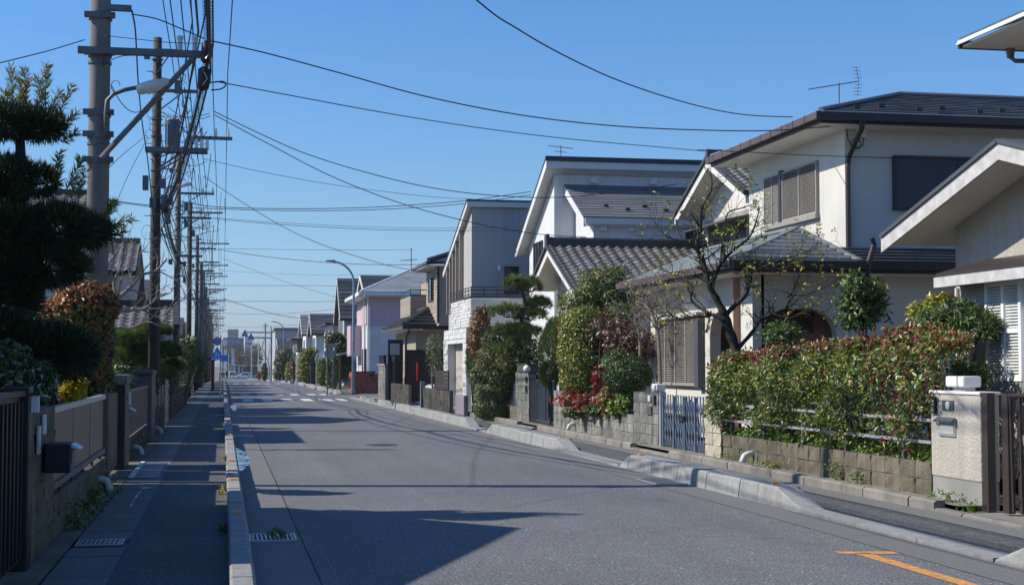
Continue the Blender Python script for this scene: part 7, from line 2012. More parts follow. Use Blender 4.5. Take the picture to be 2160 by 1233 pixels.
# nearest black gate and post
bgp = empty('black_gate', (-1.5, 11, .05), 'black steel gate and tall black gate post nearest the camera on the shaded walk', 'gate')
yp = LY(62)
t = MB(); t.box(-1.62, -1.44, yp-.12, yp+.14, .05, 1.44); o = t.build('gate_post', mt['black'], bgp); bevel(o, .01)
t = MB(); t.box(-1.55, -1.50, 8.5, yp-.14, .12, 1.36); t.build('gate_leaf', mt['black'], bgp)
for k in range(12):
    t = MB(); t.box(-1.495, -1.475, yp-.22-k*.2, yp-.17-k*.2, .15, 1.33); t.build('gate_bar', mt['black'], bgp)
t = MB(); t.box(-1.52, -1.46, 8.5, yp-.15, 1.37, 1.41); t.build('top_rail', mt['black'], bgp)
t = MB(); t.box(-1.439, -1.385, yp-.0, yp+.06, 1.24, 1.37); lampb = t.build('lamp', mt['lampglass'], bgp)
t = MB(); t.box(-1.45, -1.37, yp-.02, yp+.08, 1.371, 1.39); t.build('lamp_lid', mt['black'], lampb)

lbp = empty('block_pillar', (-1.5, 12.8, .05), 'mossy tan block pillar carrying a black mailbox on the shaded walk', 'gate pillar')
blocks(lbp, (LX, yp+.16), (LX, 13.55), .05, 6, 'block', l=.39, h=.2, t=.16, facing=(1, 0, 0), bumpy=.012)
t = MB(); t.fbox(fl, 12.45, 12.58, .014, .04, 1.04, 1.2); o = t.build('intercom', mt['whitepaint'], lbp); bevel(o, .01)
t = MB(); t.fbox(fl, 12.15, 12.3, .014, .03, .9, 1.12); t.build('name_plate', mt['alum'], lbp)
mbx2 = empty('mailbox', (-1.3, 12.9, .75), 'black mailbox with a small steel hood on the mossy tan block pillar', 'mailbox')
t = MB(); t.box(-1.43, -1.22, 12.6, 12.95, .72, .96); o = t.build('box_body', mt['black'], mbx2); bevel(o, .012)
t = MB(); t.prism([(-1.218, 12.62, .955), (-1.15, 12.62, .915), (-1.15, 12.62, .905), (-1.218, 12.62, .93)], (0, .34, 0)); t.build('hood', mt['alum'], mbx2)
t = MB(); t.box(-1.219, -1.21, 12.65, 12.9, .80, .90); t.build('slot_plate', mt['steel'], mbx2)

def low_wall(y0, y1, rows, label, mat='block'):
    w = empty('low_block_wall', (LX, (y0+y1)/2, .05), label, 'wall')
    blocks(w, (LX, y0), (LX, y1), .05, rows, mat, l=.4, h=.2, t=.13, facing=(1, 0, 0), bumpy=.012)
    return w
low_wall(13.57, 19.45, 2, 'low mossy block wall under the smoked fence panel')
pfn = empty('panel_fence', (LX-.05, 16.5, .5), 'smoked brown translucent panel fence with aluminium rails on the low mossy wall', 'fence')
n = 3
for i in range(n):
    a = 13.6 + (19.4-13.6)*i/n; c = 13.6 + (19.4-13.6)*(i+1)/n
    t = MB(); t.box(-1.50, -1.485, a+.01, c-.01, .56, 1.17); t.build('panel', mt['panelbrown'], pfn)
    t = MB(); t.box(-1.503, -1.482, c-.012, c+.012, .50, 1.18); t.build('post', mt['brown'], pfn)
t = MB(); t.box(-1.515, -1.455, 13.6, 19.36, 1.18, 1.235); t.build('top_rail', mt['alum'], pfn)
t = MB(); t.box(-1.515, -1.455, 13.6, 19.36, .50, .555); t.build('bottom_rail', mt['steel'], pfn)
for k in range(5):
    t = MB(); t.box(-1.5, -1.47, 14.3+k*1.15, 14.38+k*1.15, .44, .499); t.build('foot', mt['black'], pfn)
cp2 = empty('concrete_post', (-1.5, 19.9, .05), 'slim stained concrete post at the end of the smoked fence panel', 'post')
blocks(cp2, (LX+.01, 19.5), (LX+.01, 20.0), .05, 6, 'block', l=.5, h=.2, t=.18, facing=(1, 0, 0), bumpy=.01)
# second gate opening
ya, yb = 22.6, 24.2
gp2 = empty('gate_pillar', (-1.5, 23.4, .05), 'black tiled gate pillar with white fittings beyond the first gate opening', 'gate pillar')
t = MB(); t.box(-1.75, -1.44, 22.7, 23.9, .05, 1.32); t.build('pillar_body', mt['black'], gp2)
for r in range(6):
    t = MB(); t.box(-1.439, -1.425, 22.72, 23.88, .08+r*.205, .27+r*.205); t.build('block', mt['navy'], gp2)
t = MB(); t.box(-1.78, -1.40, 22.6, 24.0, 1.321, 1.46); t.build('cap', mt['greyblock'], gp2)
t = MB(); t.box(-1.42, -1.39, 23.3, 23.5, 1.0, 1.2); t.build('intercom', mt['whitepaint'], gp2)
t = MB(); t.prism([(-1.42, 23.6, .95), (-1.33, 23.6, .90), (-1.33, 23.6, .885), (-1.42, 23.6, .92)], (0, .3, 0)); t.build('mail_hood', mt['alum'], gp2)
t = MB(); t.box(-1.6, -1.52, 20.6, 22.6, .12, 1.2); t.build('gate_leaf', mt['black'], gp2)
low_wall(24.6, 30.2, 2, 'low block wall below the tan board fence', 'darkblock')
bf = empty('board_fence', (LX-.03, 27.3, .45), 'tan board fence standing on a low dark block wall', 'fence')
for i in range(18):
    y = 24.7 + i*.305
    t = MB(); t.box(-1.49, -1.465, y, y+.292, .47, 1.16); t.build('board', mt['farbrown'], bf)
t = MB(); t.box(-1.5, -1.45, 24.6, 30.2, 1.161, 1.2); t.build('top_rail', mt['brown'], bf)
dp2 = empty('dark_pillar', (-1.5, 31.5, .05), 'dark blue grey gate pillar after the tan board fence', 'gate pillar')
t = MB(); t.box(-1.75, -1.40, 30.5, 32.2, .05, 1.42); o = t.build('pillar_body', mt['navy'], dp2); bevel(o, .02)
t = MB(); t.box(-1.78, -1.38, 30.45, 32.25, 1.421, 1.5); t.build('cap', mt['navy'], dp2)
low_wall(32.6, 38.6, 3, 'grey block wall below the slate blue panels', 'darkblock')
bp = empty('panel_fence', (LX-.03, 35.5, .65), 'slate blue panel fence on a grey block wall', 'fence')
for i in range(3):
    t = MB(); t.box(-1.49, -1.465, 32.7+i*2, 34.62+i*2, .66, 1.12); t.build('panel', mt['navy'], bp)
    t = MB(); t.box(-1.51, -1.45, 34.63+i*2, 34.69+i*2, .66, 1.15); t.build('post', mt['black'], bp)
sp2 = empty('stone_pillar', (-1.5, 40, .05), 'rough tan stone gate pillar after the slate blue panels', 'gate pillar')
blocks(sp2, (LX, 39.0), (LX, 41.4), .05, 6, 'ivory', l=.6, h=.21, t=.2, facing=(1, 0, 0), bumpy=.03)
low_wall(44, 62, 4, 'long dark block wall under the clipped dark hedge', 'darkblock')
for (x, y, lab) in ((-1.40, 18.3, 'white pipe end poking from the mossy wall under the smoked fence'), (-1.40, 25.4, 'white pipe end below the tan board fence'), (-1.40, 33.2, 'white pipe end below the slate blue panels')):
    r = empty('drain_pipe', (x, y, .1), lab, 'drain pipe')
    t = MB(); t.tube([(x-.10, y, .24), (x, y, .24), (x+.05, y-.02, .22), (x+.08, y-.04, .16), (x+.085, y-.05, .11)], .045, 10); t.build('elbow', mt['pvc'], r, smooth=True)
for (px, py, lab) in ((1576, 968, 'white elbow drain pipe in the mossy wall below the photinia hedge'), (1205, 915, 'white elbow drain pipe at the foot of the grey block wall'), (1045, 878, 'white elbow drain pipe beside the clipped boxy bush')):
    q = U(px, py, X=7.8); r = empty('drain_pipe', (q.x, q.y, .12), lab, 'drain pipe')
    t = MB(); t.tube([(7.93, q.y, .27), (7.82, q.y, .27), (7.76, q.y, .24), (7.725, q.y, .17), (7.72, q.y, .125)], .045, 10); t.build('elbow', mt['pvc'], r, smooth=True)
# open utility hatch lying in the gutter lids
ht = empty('hatch', (-1.1, 21.5, .05), 'pale metal hatch frame lying in the gutter lids of the shaded walk', 'hatch')
t = MB(); t.box(-1.24, -.86, 20.9, 24.2, .052, .06); t.build('plate', mt['steel'], ht)
t = MB(); t.box(-1.26, -1.20, 20.9, 24.2, .0605, .08); t.build('edge_bar', mt['whitepaint'], ht)

# --- houses of the shaded side
hn = empty('garden_house', (-3.1, 14.5, .2), 'house whose gable casts the pointed shadow over the near road', 'house')
GXv = -2.72
pa, pn, pfr = (15.45, 4.82), (11.4, 3.4), (17.55, 2.95)
b = MB(); b.prism([(-3.2, 11.6, .2), (-3.2, 17.15, .2), (-3.2, 17.15, 3.1), (-3.2, 15.45, 4.6), (-3.2, 11.6, 3.3)], (-7, 0, 0)); b.build('wall', mt['beige'], hn)
t = MB(); t.slab([(GXv, pa[0], pa[1]), (GXv, pn[0], pn[1]), (-10.6, pn[0], pn[1]), (-10.6, pa[0], pa[1])], .08); t.slab([(GXv, pa[0], pa[1]), (GXv, pfr[0], pfr[1]), (-10.6, pfr[0], pfr[1]), (-10.6, pa[0], pa[1])], .08); t.build('roof', mt['kawara_dark'], hn)
hn2 = empty('garden_house', (-4.5, 5, .2), 'house standing beside the camera whose shade covers the near walk', 'house')
b = MB(); b.box(-9, -3.4, -3, 9.6, .2, 3.2); b.build('wall', mt['beige'], hn2)
t = MB(); t.slab([(-2.9, -3.6, 3.2), (-2.9, 10.2, 3.2), (-6.2, 10.2, 4.6), (-6.2, -3.6, 4.6)], .08); t.slab([(-9.6, -3.6, 3.2), (-9.6, 10.2, 3.2), (-6.2, 10.2, 4.6), (-6.2, -3.6, 4.6)], .08); t.build('roof', mt['kawara_dark'], hn2)

def left_house(label, X, yr, zr, run_n, run_f, slope, wall, x_far, tiles=True, cap=200, name='tiled_house', z0=0, wins=()):
    h = empty(name, (X-.7, yr, z0), label, 'house')
    yn, yf = yr-run_n, yr+run_f; zn, zf = zr-slope*run_n, zr-slope*run_f
    mb = MB(); mb.prism([(X-.7, yn+.6, z0), (X-.7, yf-.6, z0), (X-.7, yf-.6, zf+.6*slope-.2), (X-.7, yr, zr-.2), (X-.7, yn+.6, zn+.6*slope-.2)], (x_far-X+1.2, 0, 0)); mb.build('wall', mt[wall], h)
    rb = MB(); rb.slab([(X, yn, zn), (x_far, yn, zn), (x_far, yr, zr), (X, yr, zr)], .06); rb.slab([(X, yf, zf), (x_far, yf, zf), (x_far, yr, zr), (X, yr, zr)], .06); r = rb.build('roof', mt['kawara_dark'], h)
    if tiles:
        kawara(r, (x_far, yn, zn+.004), (1, 0, 0), (0, yr-yn, zr-zn), X-x_far, math.hypot(run_n, zr-zn), None, cap=cap, w=.32, l=.28)
    t = MB(); t.beam((X, yr, zr+.08), (x_far, yr, zr+.08), .22, .22); t.build('ridge_course', mt['kawara_dark'], r)
    for (ye, ze) in ((yn, zn), (yf, zf)):
        t = MB(); t.prism([(X+.0, yr, zr-.06), (X, ye, ze-.06), (X, ye, ze-.28), (X, yr, zr-.28)], (.04, 0, 0)); t.build('bargeboard', mt['brown'], h)
        t = MB(); t.slab([(X-.002, yr, zr-.1), (X-.002, ye, ze-.1), (X-.7, ye, ze-.1), (X-.7, yr, zr-.1)], .02); t.build('soffit', mt['soffit'], h)
    t = MB(); t.box(x_far, X, yn-.1, yn-.001, zn-.14, zn-.03); t.build('gutter', mt['brown'], h)
    for (fm, u0, u1, w0, w1) in wins: window(h, fm, u0, u1, w0, w1, 1, 'frame_dark', d=.08)
    return h
L1 = left_house('two storey house with a grey kawara roof behind the first utility pole', -3.47, 45.4, 6.65, 3.0, 3.2, .42, 'white', -11, cap=240)
t = MB(); t.box(-9, -3.9, 32.3, 37.4, 0, 4.1); t.build('wing_wall', mt['white'], L1)
t = MB(); t.slab([(-3.2, 31.8, 4.2), (-3.2, 37.8, 4.2), (-6.5, 37.8, 5.3), (-6.5, 31.8, 5.3)], .08); t.slab([(-9.6, 31.8, 4.2), (-9.6, 37.8, 4.2), (-6.5, 37.8, 5.3), (-6.5, 31.8, 5.3)], .08); t.build('wing_roof', mt['kawara_dark'], L1)
L2 = left_house('cream house with a kawara roof and white gable behind the bare tree', -3.0, 55.2, 6.05, 2.9, 2.4, .42, 'greywall', -8, cap=220, wins=((FY(52.9), -5.6, -4.6, 3.0, 4.4), (FY(52.9), -4.3, -3.8, 2.8, 4.4)))
L3 = left_house('white house with a brown tiled roof beyond the third utility pole', -3.2, 96, 5.6, 4, 4, .4, 'white', -12, tiles=False)
# low tiled gate roof
gr = empty('gate_roof', (-1.7, 50, 0), 'low kawara roofed gate beside the second utility pole', 'gate')
rb = MB(); rb.slab([(-1.55, 48.4, 2.75), (-4.6, 48.4, 2.75), (-4.6, 50.4, 3.55), (-1.55, 50.4, 3.55)], .1); rb.slab([(-1.55, 52.4, 2.75), (-4.6, 52.4, 2.75), (-4.6, 50.4, 3.55), (-1.55, 50.4, 3.55)], .1); r = rb.build('roof', mt['kawara_dark'], gr)
kawara(r, (-4.6, 48.4, 2.76), (1, 0, 0), (0, 2.0, .8), 3.0, 2.15, None, cap=80, w=.34, l=.3)
t = MB(); t.beam((-1.5, 50.4, 3.65), (-4.6, 50.4, 3.65), .25, .25); t.beam((-1.55, 50.4, 3.62), (-1.5, 48.4, 2.85), .2, .16); t.build('ridge_course', mt['kawara_dark'], r)
t = MB(); t.box(-4.6, -1.6, 48.6, 48.8, 2.35, 2.65); t.build('beam', mt['trim'], gr)
t = MB(); t.box(-4.2, -1.9, 50.0, 50.5, 0, 2.9); t.build('gate_wall', mt['navy'], gr)
vr = empty('red_post', (-.9, 95, 0), 'vermilion painted wooden entrance frame far along the shaded walk', 'gate frame')
q = U(449, 790, Y=92)
t = MB(); t.cyl((q.x, 92, 0), (q.x, 92, 2.0), .10, 8); t.build('post', mt['vermilion'], vr)
t = MB(); t.cyl((q.x-1.6, 92, 0), (q.x-1.6, 92, 2.0), .14, 8); t.build('post', mt['vermilion'], vr)
t = MB(); t.box(q.x-2.1, q.x+.2, 91.9, 92.1, 1.9, 2.1); t.build('beam', mt['vermilion'], vr)

# --- planting of the shaded side
def maki():
    Yt = 16.6
    base = U(40, 900, Y=Yt); base.z = .2
    root = empty('cloud_pruned_tree', base, 'big dark cloud pruned podocarpus with pale upright tip shoots beside the first pole', 'tree')
    pads = [pp_(70, 262, 58, 26, 16.6), pp_(0, 255, 60, 30, 16.4), pp_(100, 270, 34, 18, 16.5), pp_(10, 370, 60, 34, 16.6), pp_(75, 382, 44, 28, 16.8), pp_(120, 480, 80, 45, 16.5), pp_(20, 490, 80, 50, 16.4), pp_(190, 490, 38, 30, 16.7), pp_(90, 560, 92, 40, 16.6), pp_(20, 580, 70, 40, 16.5),
            pp_(95, 738, 100, 52, 16.5), pp_(150, 750, 45, 50, 16.8), pp_(10, 710, 70, 50, 16.3), pp_(70, 775, 60, 25, 16.5), pp_(25, 630, 60, 42, 16.6), pp_(-5, 430, 50, 60, 16.5)]
    mb = MB()
    P, rr = resample([base, U(36, 760, Y=Yt), U(46, 620, Y=Yt), U(34, 480, Y=Yt), U(44, 380, Y=Yt), U(42, 290, Y=Yt)], .11, .05, 4); mb.tube(P, rr, 8, caps=False)
    for pd in pads:
        c = Vector(pd[:3]); j = min(range(len(P)), key=lambda i: (P[i]-c).length); mb.tube([P[j], P[j].lerp(c, .6)-Vector((0,0,.05)), c-Vector((0,0,pd[5]*.3))], [.04, .03, .015], 6)
        for _ in range(8):
            mb.tube([c-Vector((0,0,pd[5]*.3)), c+Vector((random.uniform(-.8,.8)*pd[3], random.uniform(-.8,.8)*pd[4], random.uniform(-.3,.3)*pd[5]))], [.012, .005], 4)
    mb.build('trunk', mt['bark_dark'], root, smooth=True)
    a = np.array(pads); n = 48000
    Pt, D, k = blob_points(pads, n, .5, .12, 4)
    mi = pick_mi(n, [6, 2, 0])
    sprig = (rng.uniform(0, 1, n) < .05) & (D[:, 2] > -.2); mi = np.where(sprig, 2, mi)
    leaves('foliage', root, Pt, D + np.array([0, 0, .5]), .12, .014, [mt['nd_deep'], mt['lf_deep'], mt['nd_green']], mi, face=False)
    # upright shoots
    SP = []; SD = []
    shoots = [((28, 225), (24, 140)), ((55, 215), (52, 148)), ((95, 225), (98, 138)), ((75, 235), (92, 190)), ((118, 250), (150, 185)), ((130, 270), (160, 240)), ((60, 230), (38, 165)), ((10, 230), (10, 195)),
              ((110, 380), (128, 322)), ((140, 400), (172, 335)), ((165, 420), (178, 360)), ((210, 460), (246, 430)), ((225, 480), (276, 462)), ((230, 450), (238, 425)), ((120, 390), (122, 340)), ((40, 225), (60, 170)), ((150, 420), (160, 380)), ((105, 240), (125, 195)), ((130, 300), (160, 280)), ((85, 215), (80, 165)), ((240, 500), (262, 485)), ((205, 500), (250, 470))]
    for (p, q) in shoots:
        dy = random.uniform(-.25, .35)
        A, Bq = U(*p, Y=Yt+dy), U(*q, Y=Yt+dy)
        m = max(60, int((Bq-A).length*260))
        for i in range(m):
            t_ = rng.uniform(0, 1); c = A.lerp(Bq, t_); ax = (Bq-A).normalized()
            rnd = Vector(rng.normal(0, 1, 3)); rnd = (rnd - ax*rnd.dot(ax)).normalized()
            SP.append(tuple(c)); SD.append(tuple(ax*.75 + rnd*.8))
        pass
    SP = np.array(SP); SD = np.array(SD)
    leaves('shoots', root, SP, SD, .10, .014, [mt['nd_tip'], mt['nd_green'], mt['lf_orange']], pick_mi(len(SP), [6, 3, 1]), face=False)
    mb = MB()
    for (p, q) in shoots: mb.tube([U(*p, Y=Yt), U(*q, Y=Yt)], [.007, .003], 4)
    mb.build('twigs', mt['bark'], root)
maki()
b0 = B(190, 900, 19.5, .2)
bush('photinia_bush', b0, 'orange red leaved photinia bush behind the dark cloud pruned tree', 'shrub',
     [bpx(185, 645, 19.2, 64, 50, 40, b0), bpx(208, 720, 19.5, 32, 80, 30, b0), bpx(140, 700, 19.6, 60, 90, 40, b0), bpx(190, 790, 19.9, 36, 50, 24, b0)], 11000, .10, .036, ['lf_orange', 'lf_red', 'lf_green', 'lf_dull'], [6, 2, 2, 2], depth=.6, rough=.18,
     tint=lambda P, mi: np.where((P[:, 2] < 2.1) & (rng.uniform(0, 1, len(P)) < .75), rng.integers(2, 4, len(P)), mi))
b0 = B(150, 900, 17.7, .3)
bush('golden_bush', b0, 'bright golden yellow bush lit by the sun above the smoked fence panel', 'shrub',
     [bpx(158, 812, 17.6, 24, 20, 10, b0), bpx(160, 838, 17.6, 22, 20, 10, b0), bpx(130, 830, 17.6, 12, 8, 10, b0)], 1900, .06, .02, ['lf_gold', 'lf_yel'], [3, 1], depth=.8, rough=.25, up=.3)
b0 = B(60, 900, 14.2, .3)
bush('flowering_shrub', b0, 'dark shrub dotted with pale flowers behind the black gate post', 'shrub',
     [bpx(10, 770, 14.4, 60, 50, 36, b0), bpx(75, 800, 15.2, 40, 40, 30, b0), bpx(40, 850, 14.4, 50, 50, 30, b0), bpx(95, 850, 16.2, 24, 50, 24, b0)], 6500, .075, .036, ['lf_deep', 'lf_green', 'lf_flower', 'lf_dull'], [8, 4, 2, 1], depth=.7, rough=.2)
b0 = B(180, 900, 20.5, .3)
bush('dark_hedge', b0, 'dark loose hedge filling the gap behind the smoked fence panel', 'hedge',
     [bpx(140, 810, 19.6, 50, 50, 30, b0), bpx(205, 805, 22, 34, 56, 30, b0), bpx(160, 860, 20, 50, 50, 24, b0)], 5000, .08, .035, ['lf_deep', 'lf_dull', 'lf_green'], [4, 1, 1], depth=.8, rough=.25)
# bare persimmon-like tree
def bare_left():
    Yt = 29.0
    base = U(225, 900, Y=Yt); base.z = .2
    root = empty('bare_tree', base, 'bare pruned tree with pale crooked limbs between the first two poles', 'tree')
    mb = MB(); ends = []
    for pts, r0, r1 in [([(222,900),(226,760),(232,690),(236,660)], .10, .07), ([(236,660),(250,630),(275,605),(300,580),(330,570),(352,545)], .055, .014), ([(236,665),(262,655),(300,652),(318,640),(332,625),(352,618)], .045, .010), ([(236,660),(225,620),(222,580),(232,550),(250,530)], .05, .014),
                        ([(250,630),(240,600),(255,560),(262,520),(258,490),(270,470)], .035, .008), ([(275,605),(290,575),(290,545),(310,520)], .028, .008), ([(300,652),(335,668),(372,640),(395,625)], .024, .007), ([(236,690),(275,692),(310,678),(345,690)], .03, .007), ([(222,580),(216,540),(226,505),(215,470)], .025, .007), ([(330,570),(352,580),(380,600),(398,640)], .018, .005)]:
        w = [U(a, b_, Y=Yt+random.uniform(-.15, .15)) for a, b_ in pts]
        P, rr = resample(w, r0, r1, 4); mb.tube(P, rr, 6, caps=False)
        for i in range(4, len(P)):
            if rr[i] < .05 and random.random() < .75:
                d = (P[i]-P[i-1]).normalized() + Vector((random.gauss(0, .7), random.gauss(0, .6), random.gauss(.35, .5)))
                grow(mb, P[i], d, random.uniform(.25, .6), max(rr[i]*.5, .006), random.choice((0, 1)), ends, .6, .3, 4, (1, 2), .6, .25)
    mb.build('trunk', mt['bark_grey'], root, smooth=True)
bare_left()
Yq = 38.5
pine('pine_tree', 'low spreading pine with bare arching limbs before the second utility pole', B(300, 880, Yq, .2), [U(292, 800, Y=Yq), U(300, 760, Y=Yq), U(320, 720, Y=Yq)],
     [pp_(285, 715, 40, 20, Yq), pp_(325, 700, 34, 18, Yq), pp_(350, 745, 30, 22, Yq), pp_(275, 750, 34, 26, Yq), pp_(310, 790, 50, 24, Yq), pp_(365, 775, 22, 20, Yq+.5), pp_(262, 790, 26, 30, Yq)], 2400, L=.17, k=20, w=.008, wts=(7, 2, 2))
b0 = B(290, 880, 34, .3)
bush('dark_shrub', b0, 'dark shrub behind the tan board fence under the low pine', 'shrub', [bpx(300, 810, 34, 40, 36, 30, b0), bpx(345, 800, 42, 30, 36, 30, b0), bpx(262, 800, 29, 24, 40, 24, b0)], 3800, .09, .04, ['lf_deep', 'lf_green'], [4, 1], depth=.8, rough=.25)
def hedge_row(px, Y0, Y1, ztop, label, n, mats, wts, seed=0):
    nb = max(2, int((Y1-Y0)/2.2)); base = Vector((-2.0, (Y0+Y1)/2, .1))
    return bush('garden_hedge', base, label, 'hedge', [(random.uniform(-.25, .05), (i+.5)/nb*(Y1-Y0)-(Y1-Y0)/2, ztop*.5, .55, (Y1-Y0)/nb*.75, ztop*.55*random.uniform(.9, 1.12)) for i in range(nb)], n, .13, .06, mats, wts, depth=.45, rough=.15, seed=seed)
hedge_row(385, 42.5, 49, 2.6, 'shaded green hedge beside the rough tan stone pillar', 4500, ['lf_deep', 'lf_green', 'lf_olive'], [3, 3, 1])
hedge_row(400, 54, 66, 2.7, 'clipped dark hedge standing over the long dark block wall', 4500, ['lf_deep', 'lf_green'], [3, 2], 2)
hedge_row(420, 68, 88, 2.5, 'far shaded hedge between the poles and the blue crossing sign', 3500, ['lf_deep', 'lf_olive'], [3, 2], 3)
hedge_row(430, 96, 128, 2.4, 'dark planting beyond the vermilion frame', 2600, ['lf_deep', 'lf_dull', 'lf_green'], [3, 1, 1], 4)
hedge_row(440, 132, 240, 2.6, 'long dark garden planting at the far end of the shaded walk', 3600, ['lf_deep', 'lf_green', 'lf_dull'], [3, 1, 1], 5)
b0 = B(390, 800, 58, .1)
bush('garden_tree', b0, 'bushy garden tree with pointed top beside the third utility pole', 'tree', [bpx(398, 735, 60, 22, 28, 22, b0), bpx(385, 760, 58, 18, 26, 18, b0), bpx(415, 770, 66, 22, 30, 24, b0)], 3200, .13, .06, ['lf_green', 'lf_deep', 'lf_olive'], [3, 3, 1], depth=.7, rough=.25)
# garden houses of the shaded side that throw the bars of shade over the road
for i, (y0, y1, ze, zr, lab) in enumerate(((66, 74, 4.6, 6.2, 'house behind the clipped dark hedge of the shaded side'), (80, 89, 4.9, 6.4, 'house between the fourth and fifth poles on the shaded side'), (104, 112, 4.8, 6.3, 'house beyond the vermilion frame on the shaded side'), (118, 127, 4.9, 6.5, 'far house with a low gable on the shaded side'), (140, 150, 4.6, 6.2, 'house past the far crosswalk on the shaded side'), (160, 172, 4.9, 6.4, 'very far house on the shaded side'))):
    h = empty('garden_house', (-4, (y0+y1)/2, gz(y0)), lab, 'house'); ym = (y0+y1)/2
    b = MB(); b.prism([(-4.2, y0, gz(y0)-.2), (-4.2, y1, gz(y0)-.2), (-4.2, y1, ze), (-4.2, ym, zr-.2), (-4.2, y0, ze)], (-6, 0, 0)); b.build('wall', mt[('white', 'beige', 'fargrey')[i % 3]], h)
    t = MB(); s = (zr-ze)/(ym-y0); t.slab([(-3.7, ym, zr), (-3.7, y0-.5, ze-.5*s), (-10.5, y0-.5, ze-.5*s), (-10.5, ym, zr)], .1); t.slab([(-3.7, ym, zr), (-3.7, y1+.5, ze-.5*s), (-10.5, y1+.5, ze-.5*s), (-10.5, ym, zr)], .1); t.build('roof', mt['kawara_dark' if i % 2 else 'slate'], h)
# ------------------------------------------------------------------ utility poles and wires
POLE_X = -1.67
PY = [20.4, 37.3, 55.1, 74.7, 96, 111, 128, 147, 168, 192, 218, 248]
def util_pole(y, h, r, mat, label, arms=(), x=POLE_X, bolts=True, bands=6, extra=None):
    z0 = gz(y)
    p = empty('utility_pole', (x, y, z0), label, 'utility pole', 'utility poles along the shaded walk')
    t = MB(); t.tube([(x, y, z0-.2), (x, y, z0+h*.5), (x, y, z0+h)], [r*1.15, r, r*.82], 14); t.build('shaft', mt[mat], p, smooth=True)
    for k in range(bands):
        z = z0 + 3.2 + (h-3.6)*(k+random.uniform(.2, .8))/bands
        b = MB(); b.cyl((x, y, z), (x, y, z+.035), r*1.13, 14); b.build('band', mt['steel'], p)
    if bolts:
        b = MB()
        for k in range(int((h-2.6)/.45)):
            z = z0+2.6+k*.45; s = 1 if k % 2 else -1
            b.cyl((x+s*r*.7, y, z), (x+s*(r+.14), y, z), .010, 4)
        b.build('step_bolt', mt['steel'], p)
    for (z, xa, xb, ins) in arms:
        a = MB(); a.box(x+xa, x+xb, y-r-.09, y-r-.02, z0+z-.04, z0+z+.04); arm = a.build('crossarm', mt['steel'], p)
        for u in ins:
            c = MB(); c.cyl((x+u, y-r-.055, z0+z+.041), (x+u, y-r-.055, z0+z+.24), .035, 8, .02); c.build('insulator', mt['porcelain'], arm)
        b = MB(); b.beam((x+(xa if abs(xa) > abs(xb) else xb)*.6, y-r-.03, z0+z-.05), (x, y-r-.03, z0+z-.55), .03, .03); b.build('arm_brace', mt['steel'], arm)
    return p
# the first pole: concrete, with a long arm, a brace and a road lamp
p1 = util_pole(20.4, 11.2, .138, 'pole', 'thick grey concrete utility pole with a long braced arm and a road lamp', bolts=False, bands=7)
x1, y1 = POLE_X, 20.4; yf1 = y1-.16
zarm = U(300, 112, Y=yf1).z; xe = U(440, 112, Y=yf1).x; xs = U(165, 112, Y=yf1).x
t = MB(); t.box(xs, xe, yf1-.09, yf1-.01, zarm-.045, zarm+.045); arm = t.build('crossarm', mt['steel'], p1)
zl = U(215, 335, Y=yf1).z
t = MB(); t.tube([(x1+.05, yf1-.05, zl), (xe-.20, yf1-.05, zarm-.05)], .038, 8); t.build('diagonal_brace', mt['steel'], p1)
for z in (zl, zarm, U(0, 275, Y=yf1).z, U(0, 228, Y=yf1).z, U(0, 20, Y=yf1).z):
    t = MB(); t.cyl((x1, y1, z-.05), (x1, y1, z+.05), .158, 16); t.box(x1-.20, x1+.20, y1-.15, y1-.06, z-.035, z+.035); t.build('clamp', mt['steel'], p1)
for px in (380, 411):
    xi = U(px, 100, Y=yf1).x; t = MB(); t.cyl((xi, yf1-.05, zarm+.046), (xi, yf1-.05, zarm+.20), .035, 8); t.cyl((xi, yf1-.05, zarm+.20), (xi, yf1-.05, zarm+.24), .045, 8); t.build('insulator', mt['porcelain'], arm)
ztop = U(230, 18, Y=yf1).z
t = MB(); t.box(x1+.14, U(278, 18, Y=yf1).x, yf1-.08, yf1-.01, ztop-.04, ztop+.04); t.build('crossarm', mt['steel'], p1)
# lamp on the first pole
t = MB(); t.tube([U(a, b, Y=yf1-.04) for a, b in ((224, 285), (223, 240), (226, 212), (240, 198), (262, 190), (292, 184))], .028, 8); t.build('lamp_arm', mt['steel'], p1, smooth=True)
for pz in (232, 273):
    q = U(215, pz, Y=yf1-.04); t = MB(); t.box(x1+.1, q.x+.1, yf1-.08, yf1-.02, q.z-.035, q.z+.035); t.build('lamp_bracket', mt['steel'], p1)
a, b = U(288, 190, Y=yf1-.04), U(360, 172, Y=yf1-.04)
t = MB(); d = (b-a); 
t.tube([a, a+d*.08, a+d*.5, a+d*.9, b], [.05, .075, .085, .06, .03], 10); lh = t.build('lamp_head', mt['trim'], p1, smooth=True)
t = MB(); t.tube([a+d*.3-Vector((0,0,.045)), a+d*.75-Vector((0,0,.04))], [.055, .05], 8); t.build('lamp_lens', mt['lampglass'], lh, smooth=True)
